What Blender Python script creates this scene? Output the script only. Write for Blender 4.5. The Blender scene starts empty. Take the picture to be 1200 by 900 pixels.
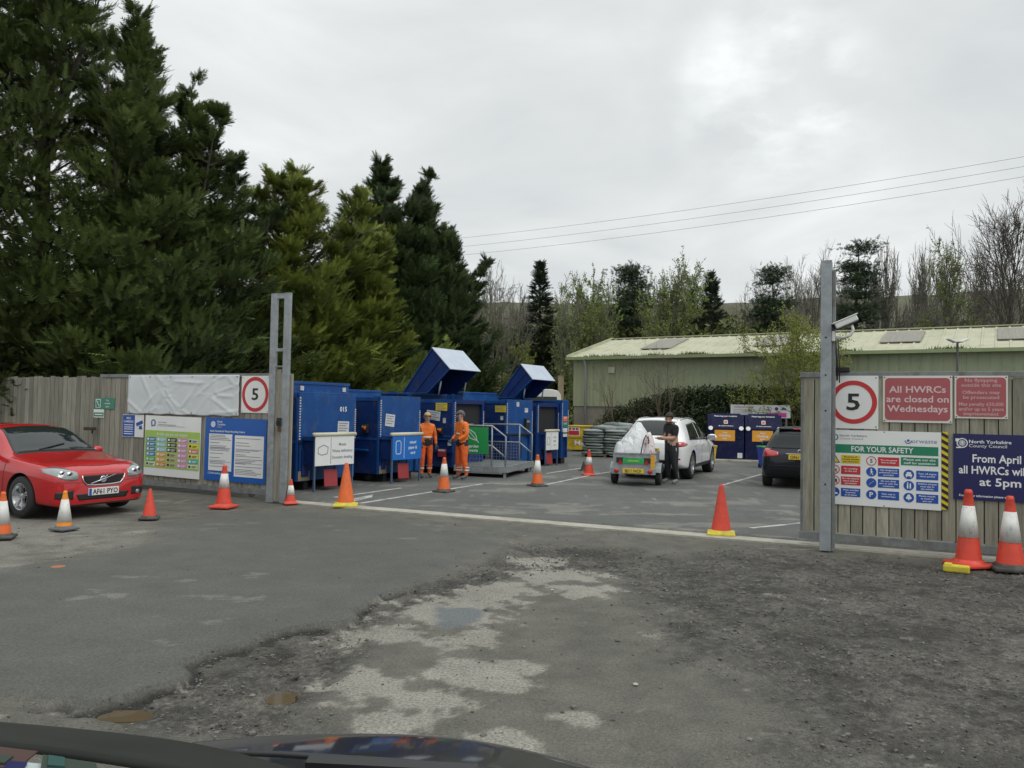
import bpy, bmesh, math, random
import numpy as np
from mathutils import Matrix, Vector
from mathutils.bvhtree import BVHTree

R = math.radians
rng = np.random.default_rng(7)
random.seed(7)
SC = bpy.context.scene
COL = SC.collection

# ------------------------------------------------------------------ camera
F = 924.0 / 1200.0            # focal length / sensor width
CAMH = 1.85
PITCH = math.atan(29 / 924)
ROLL = R(1.0)
_f = Vector((0, math.cos(PITCH), math.sin(PITCH)))
_u0 = Vector((0, -math.sin(PITCH), math.cos(PITCH)))
_r0 = Vector((1, 0, 0))
_r = _r0 * math.cos(ROLL) + _u0 * math.sin(ROLL)
_u = -_r0 * math.sin(ROLL) + _u0 * math.cos(ROLL)
CAM = Vector((0, 0, CAMH))
cd = bpy.data.cameras.new('camera')
cd.sensor_width = 36
cd.lens = 36 * F
cd.clip_start = 0.05
cd.clip_end = 5000
cam = bpy.data.objects.new('camera', cd)
COL.objects.link(cam)
m3 = Matrix((_r, _u, -_f)).transposed()
cam.matrix_world = Matrix.Translation(CAM) @ m3.to_4x4()
SC.camera = cam


def ray(px, py):
    return _f + _r * ((px - 600) / 924) + _u * ((450 - py) / 924)


def G(px, py, z=0.0):
    d = ray(px, py)
    return CAM + d * ((z - CAMH) / d.z)


def PT(px, py, Y):
    d = ray(px, py)
    return CAM + d * (Y / d.y)


def zat(px, py, Y):
    return PT(px, py, Y).z


# ------------------------------------------------------------------ world / light
w = bpy.data.worlds.new('World')
SC.world = w
w.use_nodes = True
nt = w.node_tree
nt.nodes.clear()
N = nt.nodes.new
L = nt.links.new
out = N('ShaderNodeOutputWorld')
bg = N('ShaderNodeBackground')
bg.inputs['Strength'].default_value = 0.096
sky = N('ShaderNodeTexSky')
sky.sky_type = 'NISHITA'
sky.sun_disc = False
SUN_EL, SUN_AZ = R(50), R(135)
sky.sun_elevation = SUN_EL
sky.sun_rotation = SUN_AZ
tc = N('ShaderNodeTexCoord')
sep = N('ShaderNodeSeparateXYZ')
L(tc.outputs['Generated'], sep.inputs[0])
# project the cloud pattern on a flat deck: xy / (z + .25)
ad = N('ShaderNodeMath'); ad.operation = 'ADD'; ad.inputs[1].default_value = 0.22
mx = N('ShaderNodeMath'); mx.operation = 'MAXIMUM'; mx.inputs[1].default_value = 0.0
L(sep.outputs['Z'], mx.inputs[0]); L(mx.outputs[0], ad.inputs[0])
dv = N('ShaderNodeVectorMath'); dv.operation = 'DIVIDE'
L(tc.outputs['Generated'], dv.inputs[0])
cb = N('ShaderNodeCombineXYZ')
for i in range(3):
    L(ad.outputs[0], cb.inputs[i])
L(cb.outputs[0], dv.inputs[1])
n1 = N('ShaderNodeTexNoise'); n1.inputs['Scale'].default_value = 1.5
n1.inputs['Detail'].default_value = 7; n1.inputs['Roughness'].default_value = .52
n1.inputs['Distortion'].default_value = .4
L(dv.outputs[0], n1.inputs['Vector'])
rp = N('ShaderNodeValToRGB')
rp.color_ramp.elements[0].position = .34; rp.color_ramp.elements[0].color = (6.1, 6.4, 6.5, 1)
rp.color_ramp.elements[1].position = .68; rp.color_ramp.elements[1].color = (8.3, 8.5, 8.45, 1)
e = rp.color_ramp.elements.new(.52); e.color = (7.1, 7.35, 7.35, 1)
L(n1.outputs['Fac'], rp.inputs['Fac'])
# overcast sky: brighter towards the zenith
gz = N('ShaderNodeMapRange')
gz.inputs['From Min'].default_value = .5; gz.inputs['From Max'].default_value = .9
gz.inputs['To Min'].default_value = 1.0; gz.inputs['To Max'].default_value = 1.9
L(sep.outputs['Z'], gz.inputs['Value'])
vm = N('ShaderNodeVectorMath'); vm.operation = 'SCALE'
# a thinner, brighter spot in the cloud deck
dt = N('ShaderNodeVectorMath'); dt.operation = 'DOT_PRODUCT'
nz = N('ShaderNodeVectorMath'); nz.operation = 'NORMALIZE'
L(tc.outputs['Generated'], nz.inputs[0]); L(nz.outputs[0], dt.inputs[0])
dt.inputs[1].default_value = ray(905, 105).normalized()
br = N('ShaderNodeMapRange'); br.interpolation_type = 'SMOOTHERSTEP'
br.inputs['From Min'].default_value = math.cos(R(8)); br.inputs['From Max'].default_value = 1.0
br.inputs['To Min'].default_value = 0; br.inputs['To Max'].default_value = .9
L(dt.outputs['Value'], br.inputs['Value'])
n2_ = N('ShaderNodeTexNoise'); n2_.inputs['Scale'].default_value = 5; n2_.inputs['Detail'].default_value = 6
L(dv.outputs[0], n2_.inputs['Vector'])
mb_ = N('ShaderNodeMath'); mb_.operation = 'MULTIPLY'
nr_ = N('ShaderNodeMapRange'); nr_.inputs['From Min'].default_value = .42; nr_.inputs['From Max'].default_value = .68; nr_.inputs['To Max'].default_value = .38
L(n2_.outputs['Fac'], nr_.inputs['Value'])
L(br.outputs['Result'], mb_.inputs[0]); L(nr_.outputs['Result'], mb_.inputs[1])
ab_ = N('ShaderNodeMath'); ab_.operation = 'ADD'
L(mb_.outputs[0], ab_.inputs[0]); L(gz.outputs['Result'], ab_.inputs[1])
L(rp.outputs['Color'], vm.inputs[0]); L(ab_.outputs[0], vm.inputs['Scale'])
mxc = N('ShaderNodeMix'); mxc.data_type = 'RGBA'
mxc.inputs['Factor'].default_value = .96
L(sky.outputs[0], mxc.inputs['A']); L(vm.outputs[0], mxc.inputs['B'])
L(mxc.outputs['Result'], bg.inputs['Color'])
L(bg.outputs[0], out.inputs[0])

sd = bpy.data.lights.new('sun', 'SUN')
sd.energy = 0.9
sd.angle = R(30)
sd.color = (1, .97, .92)
so = bpy.data.objects.new('sun', sd)
COL.objects.link(so)
_sdir = Vector((math.sin(SUN_AZ) * math.cos(SUN_EL), math.cos(SUN_AZ) * math.cos(SUN_EL), math.sin(SUN_EL)))
so.rotation_euler = _sdir.to_track_quat('Z', 'Y').to_euler()
so.location = (0, -20, 40)
SC.view_settings.view_transform = 'Standard'
SC.view_settings.look = 'None'
SC.view_settings.gamma = 1
SC.view_settings.exposure = 0.22
SC.view_settings.use_curve_mapping = False
SC.cycles.max_bounces = 6
SC.cycles.transparent_max_bounces = 8

# ------------------------------------------------------------------ materials
_mats = {}


def mat(name, col, rough=.6, metal=0.0, var=.12, vs=3.0, bump=0.0, bs=60.0, coat=0.0, island=0.0,
        streak=0.0, stretch=(1, 1, 1), spec=.5, col2=None, c2amt=.5, c2s=1.5, c2lo=.5, c2hi=.62, trans=0.0, col3=None, c3s=9.0, c3lo=.60, c3hi=.66, c3amt=.85):
    if name in _mats:
        return _mats[name]
    m = bpy.data.materials.new(name)
    m.use_nodes = True
    t = m.node_tree
    b = t.nodes['Principled BSDF']
    b.inputs['Roughness'].default_value = rough
    b.inputs['Metallic'].default_value = metal
    b.inputs['Specular IOR Level'].default_value = spec
    if coat:
        b.inputs['Coat Weight'].default_value = coat
        b.inputs['Coat Roughness'].default_value = .06
    tcn = t.nodes.new('ShaderNodeTexCoord')
    mp = t.nodes.new('ShaderNodeMapping')
    mp.inputs['Scale'].default_value = stretch
    t.links.new(tcn.outputs['Object'], mp.inputs['Vector'])
    oi = t.nodes.new('ShaderNodeObjectInfo')
    no = t.nodes.new('ShaderNodeTexNoise')
    no.noise_dimensions = '4D'
    no.inputs['Scale'].default_value = vs
    no.inputs['Detail'].default_value = 6
    no.inputs['Roughness'].default_value = .6
    mw = t.nodes.new('ShaderNodeMath'); mw.operation = 'MULTIPLY'; mw.inputs[1].default_value = 20
    t.links.new(oi.outputs['Random'], mw.inputs[0])
    t.links.new(mw.outputs[0], no.inputs['W'])
    t.links.new(mp.outputs[0], no.inputs['Vector'])
    mr = t.nodes.new('ShaderNodeMapRange')
    mr.inputs['From Min'].default_value = .25; mr.inputs['From Max'].default_value = .75
    mr.inputs['To Min'].default_value = 1 - var; mr.inputs['To Max'].default_value = 1 + var
    t.links.new(no.outputs['Fac'], mr.inputs['Value'])
    fac = mr.outputs['Result']
    if island:
        ge = t.nodes.new('ShaderNodeNewGeometry')
        mi = t.nodes.new('ShaderNodeMapRange')
        mi.inputs['To Min'].default_value = 1 - island; mi.inputs['To Max'].default_value = 1 + island
        t.links.new(ge.outputs['Random Per Island'], mi.inputs['Value'])
        mm = t.nodes.new('ShaderNodeMath'); mm.operation = 'MULTIPLY'
        t.links.new(fac, mm.inputs[0]); t.links.new(mi.outputs['Result'], mm.inputs[1])
        fac = mm.outputs[0]
    src = None
    if col2 is not None:
        n2 = t.nodes.new('ShaderNodeTexNoise')
        n2.inputs['Scale'].default_value = c2s; n2.inputs['Detail'].default_value = 8
        n2.inputs['Roughness'].default_value = .65
        t.links.new(mp.outputs[0], n2.inputs['Vector'])
        m2 = t.nodes.new('ShaderNodeMapRange')
        m2.inputs['From Min'].default_value = c2lo; m2.inputs['From Max'].default_value = c2hi
        m2.inputs['To Max'].default_value = c2amt
        t.links.new(n2.outputs['Fac'], m2.inputs['Value'])
        mc = t.nodes.new('ShaderNodeMix'); mc.data_type = 'RGBA'
        mc.inputs['A'].default_value = (*col, 1); mc.inputs['B'].default_value = (*col2, 1)
        t.links.new(m2.outputs['Result'], mc.inputs['Factor'])
        src = mc.outputs['Result']
    if col3 is not None:
        n3 = t.nodes.new('ShaderNodeTexNoise'); n3.inputs['Scale'].default_value = c3s; n3.inputs['Detail'].default_value = 10
        n3.inputs['Roughness'].default_value = .72
        mp3 = t.nodes.new('ShaderNodeMapping'); mp3.inputs['Location'].default_value = (3.1, 7.7, 1.3); mp3.inputs['Scale'].default_value = (1, 1, .6)
        t.links.new(tcn.outputs['Object'], mp3.inputs['Vector']); t.links.new(mp3.outputs[0], n3.inputs['Vector'])
        m3n = t.nodes.new('ShaderNodeMapRange'); m3n.inputs['From Min'].default_value = c3lo; m3n.inputs['From Max'].default_value = c3hi; m3n.inputs['To Max'].default_value = c3amt
        t.links.new(n3.outputs['Fac'], m3n.inputs['Value'])
        mc3 = t.nodes.new('ShaderNodeMix'); mc3.data_type = 'RGBA'
        if src is None: mc3.inputs['A'].default_value = (*col, 1)
        else: t.links.new(src, mc3.inputs['A'])
        mc3.inputs['B'].default_value = (*col3, 1)
        t.links.new(m3n.outputs['Result'], mc3.inputs['Factor'])
        src = mc3.outputs['Result']
    vmn = t.nodes.new('ShaderNodeVectorMath'); vmn.operation = 'SCALE'
    if src is None:
        vmn.inputs[0].default_value = col
    else:
        t.links.new(src, vmn.inputs[0])
    t.links.new(fac, vmn.inputs['Scale'])
    t.links.new(vmn.outputs[0], b.inputs['Base Color'])
    if bump:
        nb = t.nodes.new('ShaderNodeTexNoise'); nb.inputs['Scale'].default_value = bs
        nb.inputs['Detail'].default_value = 4
        t.links.new(mp.outputs[0], nb.inputs['Vector'])
        bp = t.nodes.new('ShaderNodeBump'); bp.inputs['Strength'].default_value = bump
        bp.inputs['Distance'].default_value = .02
        t.links.new(nb.outputs['Fac'], bp.inputs['Height'])
        t.links.new(bp.outputs[0], b.inputs['Normal'])
    _mats[name] = m
    return m


def foliage_mat(name, dark, light, clump=1.2, trans=.15, tipcol=None):
    """leaf colour from a per-leaf 'tint' value and a clump-sized noise"""
    if name in _mats:
        return _mats[name]
    m = bpy.data.materials.new(name)
    m.use_nodes = True
    t = m.node_tree
    t.nodes.clear()
    o = t.nodes.new('ShaderNodeOutputMaterial')
    at = t.nodes.new('ShaderNodeAttribute'); at.attribute_name = 'tint'
    tcn = t.nodes.new('ShaderNodeTexCoord')
    no = t.nodes.new('ShaderNodeTexNoise'); no.inputs['Scale'].default_value = clump
    no.inputs['Detail'].default_value = 3
    t.links.new(tcn.outputs['Object'], no.inputs['Vector'])
    mr = t.nodes.new('ShaderNodeMapRange')
    mr.inputs['From Min'].default_value = .3; mr.inputs['From Max'].default_value = .7
    t.links.new(no.outputs['Fac'], mr.inputs['Value'])
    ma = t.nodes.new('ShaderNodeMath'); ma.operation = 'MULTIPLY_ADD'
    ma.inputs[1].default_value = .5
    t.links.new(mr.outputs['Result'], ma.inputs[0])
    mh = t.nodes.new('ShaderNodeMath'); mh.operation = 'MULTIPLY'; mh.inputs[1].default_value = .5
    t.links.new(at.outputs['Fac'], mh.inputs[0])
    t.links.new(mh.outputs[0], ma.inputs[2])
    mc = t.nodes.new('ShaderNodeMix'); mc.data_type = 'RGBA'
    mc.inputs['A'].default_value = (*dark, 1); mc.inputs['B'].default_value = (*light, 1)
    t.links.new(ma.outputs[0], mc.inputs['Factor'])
    d = t.nodes.new('ShaderNodeBsdfPrincipled')
    d.inputs['Roughness'].default_value = .65
    d.inputs['Specular IOR Level'].default_value = .25
    t.links.new(mc.outputs['Result'], d.inputs['Base Color'])
    tr = t.nodes.new('ShaderNodeBsdfTranslucent')
    t.links.new(mc.outputs['Result'], tr.inputs['Color'])
    ms = t.nodes.new('ShaderNodeMixShader'); ms.inputs[0].default_value = trans
    t.links.new(d.outputs[0], ms.inputs[1]); t.links.new(tr.outputs[0], ms.inputs[2])
    t.links.new(ms.outputs[0], o.inputs[0])
    _mats[name] = m
    return m


# ------------------------------------------------------------------ objects
def tag(o, label=None, cat=None, group=None, kind=None):
    if label: o['label'] = label
    if cat: o['category'] = cat
    if group: o['group'] = group
    if kind: o['kind'] = kind
    return o


def empty(name, loc=(0, 0, 0), rz=0.0, label=None, cat=None, group=None):
    o = bpy.data.objects.new(name, None)
    COL.objects.link(o)
    o.empty_display_size = .2
    o.location = loc
    o.rotation_euler = (0, 0, rz)
    return tag(o, label, cat, group)


def copy_tree(o, parent=None):
    c = o.copy()
    COL.objects.link(c)
    if parent is not None:
        c.parent = parent
    for ch in list(o.children):
        copy_tree(ch, c)
    return c


class MB:
    """collects shapes and links them as one mesh object"""
    def __init__(s):
        s.v = []; s.f = []; s.mi = []; s.sm = []; s.mats = []
        s.M = Matrix.Identity(4)

    def _m(s, m):
        if m not in s.mats:
            s.mats.append(m)
        return s.mats.index(m)

    def add(s, vs, fs, m, smooth=False):
        b = len(s.v); k = s._m(m)
        for p in vs:
            s.v.append(tuple(s.M @ Vector(p)))
        for f in fs:
            s.f.append(tuple(b + i for i in f)); s.mi.append(k); s.sm.append(smooth)

    def box(s, c, d, m, rot=None):
        x, y, z = d[0] / 2, d[1] / 2, d[2] / 2
        vs = [Vector((sx * x, sy * y, sz * z)) for sz in (-1, 1) for sy in (-1, 1) for sx in (-1, 1)]
        if rot is not None:
            vs = [rot @ p for p in vs]
        c = Vector(c)
        s.add([p + c for p in vs], [(0, 2, 3, 1), (4, 5, 7, 6), (0, 1, 5, 4), (2, 6, 7, 3), (0, 4, 6, 2), (1, 3, 7, 5)], m)

    def bb(s, a, b, m):
        s.box([(a[i] + b[i]) / 2 for i in range(3)], [abs(b[i] - a[i]) for i in range(3)], m)

    def rbox(s, a, b, m, r=.02):
        """box from corner a to b with chamfered edges"""
        bm = bmesh.new()
        bmesh.ops.create_cube(bm, size=1)
        for v in bm.verts:
            v.co = Vector([(a[i] + b[i]) / 2 + v.co[i] * abs(b[i] - a[i]) for i in range(3)])
        bmesh.ops.bevel(bm, geom=bm.edges[:], offset=r, segments=2, affect='EDGES', profile=.5)
        s.bm(bm, m, False)

    def bm(s, bm, m, smooth=True):
        bm.verts.index_update()
        s.add([v.co for v in bm.verts], [[v.index for v in f.verts] for f in bm.faces], m, smooth)
        bm.free()

    def bar(s, p0, p1, wd, h, m, up=(0, 0, 1)):
        p0, p1 = Vector(p0), Vector(p1)
        d = (p1 - p0); ln = d.length
        if ln < 1e-6: return
        d.normalize()
        u = Vector(up)
        if abs(d.dot(u)) > .97: u = Vector((0, 1, 0))
        a = d.cross(u).normalized(); b = a.cross(d).normalized()
        rot = Matrix((d, a, b)).transposed()
        s.box((p0 + p1) / 2, (ln, wd, h), m, rot)

    def tube(s, pts, r, m, n=8, cap=True, smooth=True):
        pts = [Vector(p) for p in pts]
        rs = r if isinstance(r, (list, tuple)) else [r] * len(pts)
        vs = []; fs = []
        prev = None
        for i, p in enumerate(pts):
            if i == 0: d = pts[1] - p
            elif i == len(pts) - 1: d = p - pts[i - 1]
            else: d = pts[i + 1] - pts[i - 1]
            d.normalize()
            if prev is None:
                u = Vector((0, 0, 1)) if abs(d.z) < .9 else Vector((0, 1, 0))
                a = d.cross(u).normalized()
            else:
                a = (prev - d * prev.dot(d)).normalized()
            prev = a
            b = d.cross(a)
            for k in range(n):
                t = 2 * math.pi * k / n
                vs.append(p + (a * math.cos(t) + b * math.sin(t)) * rs[i])
        for i in range(len(pts) - 1):
            for k in range(n):
                fs.append((i * n + k, i * n + (k + 1) % n, (i + 1) * n + (k + 1) % n, (i + 1) * n + k))
        if cap:
            fs.append(tuple(range(n))[::-1]); fs.append(tuple((len(pts) - 1) * n + k for k in range(n)))
        s.add(vs, fs, m, smooth)

    def lathe(s, prof, m, n=24, c=(0, 0, 0), axis='z', smooth=True):
        vs = []; fs = []
        c = Vector(c)
        for (r, h) in prof:
            for k in range(n):
                t = 2 * math.pi * k / n
                a, b = r * math.cos(t), r * math.sin(t)
                p = {'z': (a, b, h), 'y': (a, h, b), 'x': (h, a, b)}[axis]
                vs.append(c + Vector(p))
        for i in range(len(prof) - 1):
            for k in range(n):
                q = (i * n + k, i * n + (k + 1) % n, (i + 1) * n + (k + 1) % n, (i + 1) * n + k)
                fs.append(q if axis != 'y' else q[::-1])
        s.add(vs, fs, m, smooth)

    def prism(s, poly, y0, y1, m, axis='y'):
        """polygon in (x,z) extruded along y (or in (y,z) along x, or (x,y) along z)"""
        n = len(poly)
        def P(a, b, t):
            return {'y': (a, t, b), 'x': (t, a, b), 'z': (a, b, t)}[axis]
        vs = [P(a, b, y0) for a, b in poly] + [P(a, b, y1) for a, b in poly]
        fs = [tuple(range(n)), tuple(range(2 * n - 1, n - 1, -1))]
        for i in range(n):
            j = (i + 1) % n
            fs.append((i, n + i, n + j, j))
        s.add(vs, fs, m)

    def rect(s, x0, z0, x1, z1, y, m, th=.003):
        """thin plate facing -y with its face at y"""
        s.bb((min(x0, x1), y, min(z0, z1)), (max(x0, x1), y + th, max(z0, z1)), m)

    def disc(s, cx, cz, r, y, m, r0=0.0, n=32, th=.003):
        if r0 <= 0:
            s.prism([(cx + r * math.cos(2 * math.pi * k / n), cz + r * math.sin(2 * math.pi * k / n)) for k in range(n)], y, y + th, m)
        else:
            for k in range(n):
                t0, t1 = 2 * math.pi * k / n, 2 * math.pi * (k + 1) / n
                s.prism([(cx + r0 * math.cos(t0), cz + r0 * math.sin(t0)), (cx + r * math.cos(t0), cz + r * math.sin(t0)),
                         (cx + r * math.cos(t1), cz + r * math.sin(t1)), (cx + r0 * math.cos(t1), cz + r0 * math.sin(t1))], y, y + th, m)

    def rrect(s, x0, z0, x1, z1, y, m, r=.04, th=.003):
        pts = []
        for cx, cz, a0 in ((x1 - r, z1 - r, 0), (x0 + r, z1 - r, 90), (x0 + r, z0 + r, 180), (x1 - r, z0 + r, 270)):
            for k in range(6):
                a = R(a0 + 90 * k / 5)
                pts.append((cx + r * math.cos(a), cz + r * math.sin(a)))
        s.prism(pts, y, y + th, m)

    def text(s, txt, x, z, h, y, m, align='c', bold=True, maxw=None, th=.002, sx=1.0):
        """lettering facing -y; h is the capital height, z the baseline"""
        vs, fs, wd = text_geo(txt, bold)
        k = h / CAPH
        kx = k * sx
        if maxw and wd * kx > maxw: kx = maxw / wd
        off = {'c': -wd * kx / 2, 'l': 0, 'r': -wd * kx}[align]
        s.add([(x + off + a * kx, y, z + b * k) for a, b in vs], fs, m)

    def build(s, name, parent=None, bevel=0.0):
        if not s.f: return None
        me = bpy.data.meshes.new(name)
        me.from_pydata(s.v, [], s.f)
        for m in s.mats: me.materials.append(m)
        me.polygons.foreach_set('material_index', s.mi)
        me.polygons.foreach_set('use_smooth', s.sm)
        me.update()
        o = bpy.data.objects.new(name, me)
        COL.objects.link(o)
        if parent is not None: o.parent = parent
        if bevel:
            bv = o.modifiers.new('bevel', 'BEVEL'); bv.width = bevel; bv.segments = 2
            bv.limit_method = 'ANGLE'; bv.angle_limit = R(40)
        return o


_tg = {}


def text_geo(txt, bold=True):
    key = (txt, bold)
    if key in _tg: return _tg[key]
    cu = bpy.data.curves.new('t', 'FONT')
    cu.body = txt; cu.size = 1.0; cu.resolution_u = 2
    if bold: cu.offset = .018
    ob = bpy.data.objects.new('t', cu)
    COL.objects.link(ob)
    dg = bpy.context.evaluated_depsgraph_get()
    dg.update()
    ev = ob.evaluated_get(dg)
    me = ev.to_mesh()
    vs = [(v.co.x, v.co.y) for v in me.vertices]
    fs = [tuple(p.vertices) for p in me.polygons]
    ev.to_mesh_clear()
    bpy.data.objects.remove(ob); bpy.data.curves.remove(cu)
    x0 = min(a for a, b in vs) if vs else 0
    vs = [(a - x0, b) for a, b in vs]
    wd = max(a for a, b in vs) if vs else 0
    _tg[key] = (vs, fs, wd)
    return _tg[key]


CAPH = 1.0
_hv = text_geo('H', False)[0]
CAPH = max(b for a, b in _hv)


def np_mesh(name, verts, faces, m, parent=None, tint=None, smooth=False):
    """verts (n,3), faces (k,c) numpy arrays"""
    me = bpy.data.meshes.new(name)
    n, (k, c) = len(verts), faces.shape
    me.vertices.add(n); me.vertices.foreach_set('co', np.ascontiguousarray(verts, np.float32).ravel())
    me.loops.add(k * c); me.loops.foreach_set('vertex_index', np.ascontiguousarray(faces, np.int32).ravel())
    me.polygons.add(k)
    me.polygons.foreach_set('loop_start', np.arange(0, k * c, c, dtype=np.int32))
    me.polygons.foreach_set('loop_total', np.full(k, c, np.int32))
    me.polygons.foreach_set('use_smooth', np.full(k, smooth))
    if tint is not None:
        a = me.attributes.new('tint', 'FLOAT', 'POINT')
        a.data.foreach_set('value', np.ascontiguousarray(tint, np.float32))
    me.materials.append(m)
    me.update(calc_edges=True)
    me.validate()
    o = bpy.data.objects.new(name, me)
    COL.objects.link(o)
    if parent is not None: o.parent = parent
    return o


# ------------------------------------------------------------------ value noise (numpy)
def _hash(ix, iy, seed):
    h = (ix.astype(np.int64) * 374761393 + iy.astype(np.int64) * 668265263 + seed * 1442695) & 0xffffffff
    h = ((h ^ (h >> 13)) * 1274126177) & 0xffffffff
    return ((h ^ (h >> 16)) & 0xffff) / 65535.0


def vnoise(x, y, seed=0):
    ix, iy = np.floor(x), np.floor(y)
    fx, fy = x - ix, y - iy
    fx = fx * fx * (3 - 2 * fx); fy = fy * fy * (3 - 2 * fy)
    a = _hash(ix, iy, seed); b = _hash(ix + 1, iy, seed); c = _hash(ix, iy + 1, seed); d = _hash(ix + 1, iy + 1, seed)
    return a + (b - a) * fx + (c - a) * fy + (a - b - c + d) * fx * fy


def fbm(x, y, sc, oct=5, seed=0, gain=.55):
    v = 0; a = 1; tot = 0
    for i in range(oct):
        v = v + a * vnoise(x * sc + i * 17.3, y * sc - i * 9.1, seed + i); tot += a
        a *= gain; sc *= 2.03
    return v / tot


def poly_sd(x, y, poly):
    """signed distance (positive inside) to a polygon of world points"""
    ins = np.zeros(x.shape, bool)
    dm = np.full(x.shape, 1e9)
    n = len(poly)
    for i in range(n):
        x0, y0 = poly[i]; x1, y1 = poly[(i + 1) % n]
        c = ((y0 > y) != (y1 > y)) & (x < (x1 - x0) * (y - y0) / ((y1 - y0) if y1 != y0 else 1e-9) + x0)
        ins ^= c
        ex, ey = x1 - x0, y1 - y0
        t = np.clip(((x - x0) * ex + (y - y0) * ey) / (ex * ex + ey * ey + 1e-12), 0, 1)
        dm = np.minimum(dm, np.hypot(x - x0 - t * ex, y - y0 - t * ey))
    return np.where(ins, dm, -dm)


def sstep(a, b, v):
    t = np.clip((v - a) / (b - a), 0, 1)
    return t * t * (3 - 2 * t)


def gp(pts):
    return [tuple(G(*p)[:2]) for p in pts]
# ================================================================== GROUND
def axis(dense0, dense1, step, far0, far1, g=1.09):
    a = list(np.arange(dense0, dense1, step))
    s = step; v = a[-1]
    while v < far1:
        s *= g; v += s; a.append(v)
    s = step; v = dense0
    pre = []
    while v > far0:
        s *= g; v -= s; pre.append(v)
    return np.array(pre[::-1] + a)


gx = axis(-9.5, 9.5, .035, -1500, 1500)
gy = axis(2.6, 13.5, .035, -60, 2500)
X, Y = np.meshgrid(gx, gy)
near = (np.abs(X) < 40) & (Y < 60)
warp = (fbm(X, Y, 1.3, 4, 11) - .5)
warp2 = (fbm(X, Y, 6, 3, 12) - .5)
poly_smooth = gp([(-500, 800), (-200, 806), (0, 812), (60, 824), (95, 824), (200, 797), (250, 768), (325, 742), (400, 725), (480, 687), (550, 660),
                  (600, 640), (560, 622), (480, 610), (345, 597), (250, 602), (190, 612), (180, 634), (60, 660), (-150, 690), (-600, 750)])
poly_pale = gp([(385, 850), (392, 790), (415, 725), (560, 668), (650, 657), (735, 686), (735, 705), (690, 712), (620, 700), (600, 735),
                (690, 775), (735, 830), (690, 862), (560, 885), (480, 872), (540, 800), (470, 830)])
poly_gravel = gp([(700, 668), (740, 730), (800, 770), (850, 812), (885, 920), (1700, 960), (1600, 700), (1215, 662), (1000, 652), (880, 640), (760, 648)])
poly_broken = gp([(95, 826), (200, 797), (250, 766), (400, 725), (550, 660), (600, 636), (760, 640), (745, 664), (640, 668), (540, 690), (440, 735),
                  (395, 800), (380, 860), (320, 880), (180, 862)])
poly_left = gp([(-300, 640), (0, 606), (40, 604), (150, 606), (185, 622), (176, 634), (90, 650), (0, 668), (-300, 690)])
poly_yard = gp([(345, 585), (940, 632), (1400, 668), (2600, 600), (1400, 505), (560, 515), (330, 560)])
poly_track = None
sdS = poly_sd(X, Y, poly_smooth) + warp * .5 + warp2 * .12
sdP = poly_sd(X, Y, poly_pale) + warp * .7
sdV = poly_sd(X, Y, poly_gravel) + warp * 1.2
sdB = poly_sd(X, Y, poly_broken) + warp * .5 + warp2 * .2
sdL = poly_sd(X, Y, poly_left) + warp * 1.0
sdY = poly_sd(X, Y, poly_yard)
swid = .012 + .30 * sstep(8.0, 10.5, Y)
S = sstep(-swid, swid * 1.6, sdS) * near
rimd = np.exp(-((sdS + .05) / .07) ** 2) * near * (1 - sstep(7.5, 9.5, Y)) * sstep(.30, .44, fbm(X, Y, 2.2, 4, 77)) * sstep(-.6, .1, sdB)
V = np.maximum(sstep(-.35, .5, sdV), sstep(-.2, .25, sdB)) * near * (1 - S)
f1 = fbm(X, Y, 1.7, 6, 21, .62); f2 = fbm(X, Y, 5.0, 4, 31, .6)
blob = np.zeros_like(X)
for (px, py, rx, ry, rot) in ((430, 800, 62, 26, 0), (452, 845, 52, 24, 0), (455, 738, 58, 14, 0), (520, 712, 70, 16, 0), (570, 690, 60, 12, 0), (650, 672, 62, 10, 0), (690, 690, 50, 9, 0), (628, 655, 40, 7, 0),
                              (545, 746, 44, 13, 0), (555, 782, 70, 16, 0), (500, 815, 60, 18, 0), (610, 866, 46, 16, 0), (590, 795, 40, 10, 0), (690, 838, 40, 10, 0), (500, 880, 60, 14, 0)):
    c = G(px, py); ex = (G(px + rx, py) - c).length; ey = (G(px, py - ry) - c).length
    blob = np.maximum(blob, 1 - np.hypot((X - c.x) / ex, (Y - c.y) / ey) * .62)
wisp = fbm(X * .8 + Y * .5, Y * .35 - X * .2, 6.5, 5, 33, .62)
f4 = fbm(X, Y, 14, 3, 36, .6)
P = sstep(.495, .56, f1 * .12 + f2 * .24 + wisp * .40 + f4 * .14 + blob * .34 - .086) * near * (1 - S)
P_old = sstep(.50, .54, f1 * .50 + f2 * .50 + np.clip(sdP, -.8, .30) * .30 - .040) * sstep(-.9, .1, sdP) * near * (1 - S)
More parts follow.
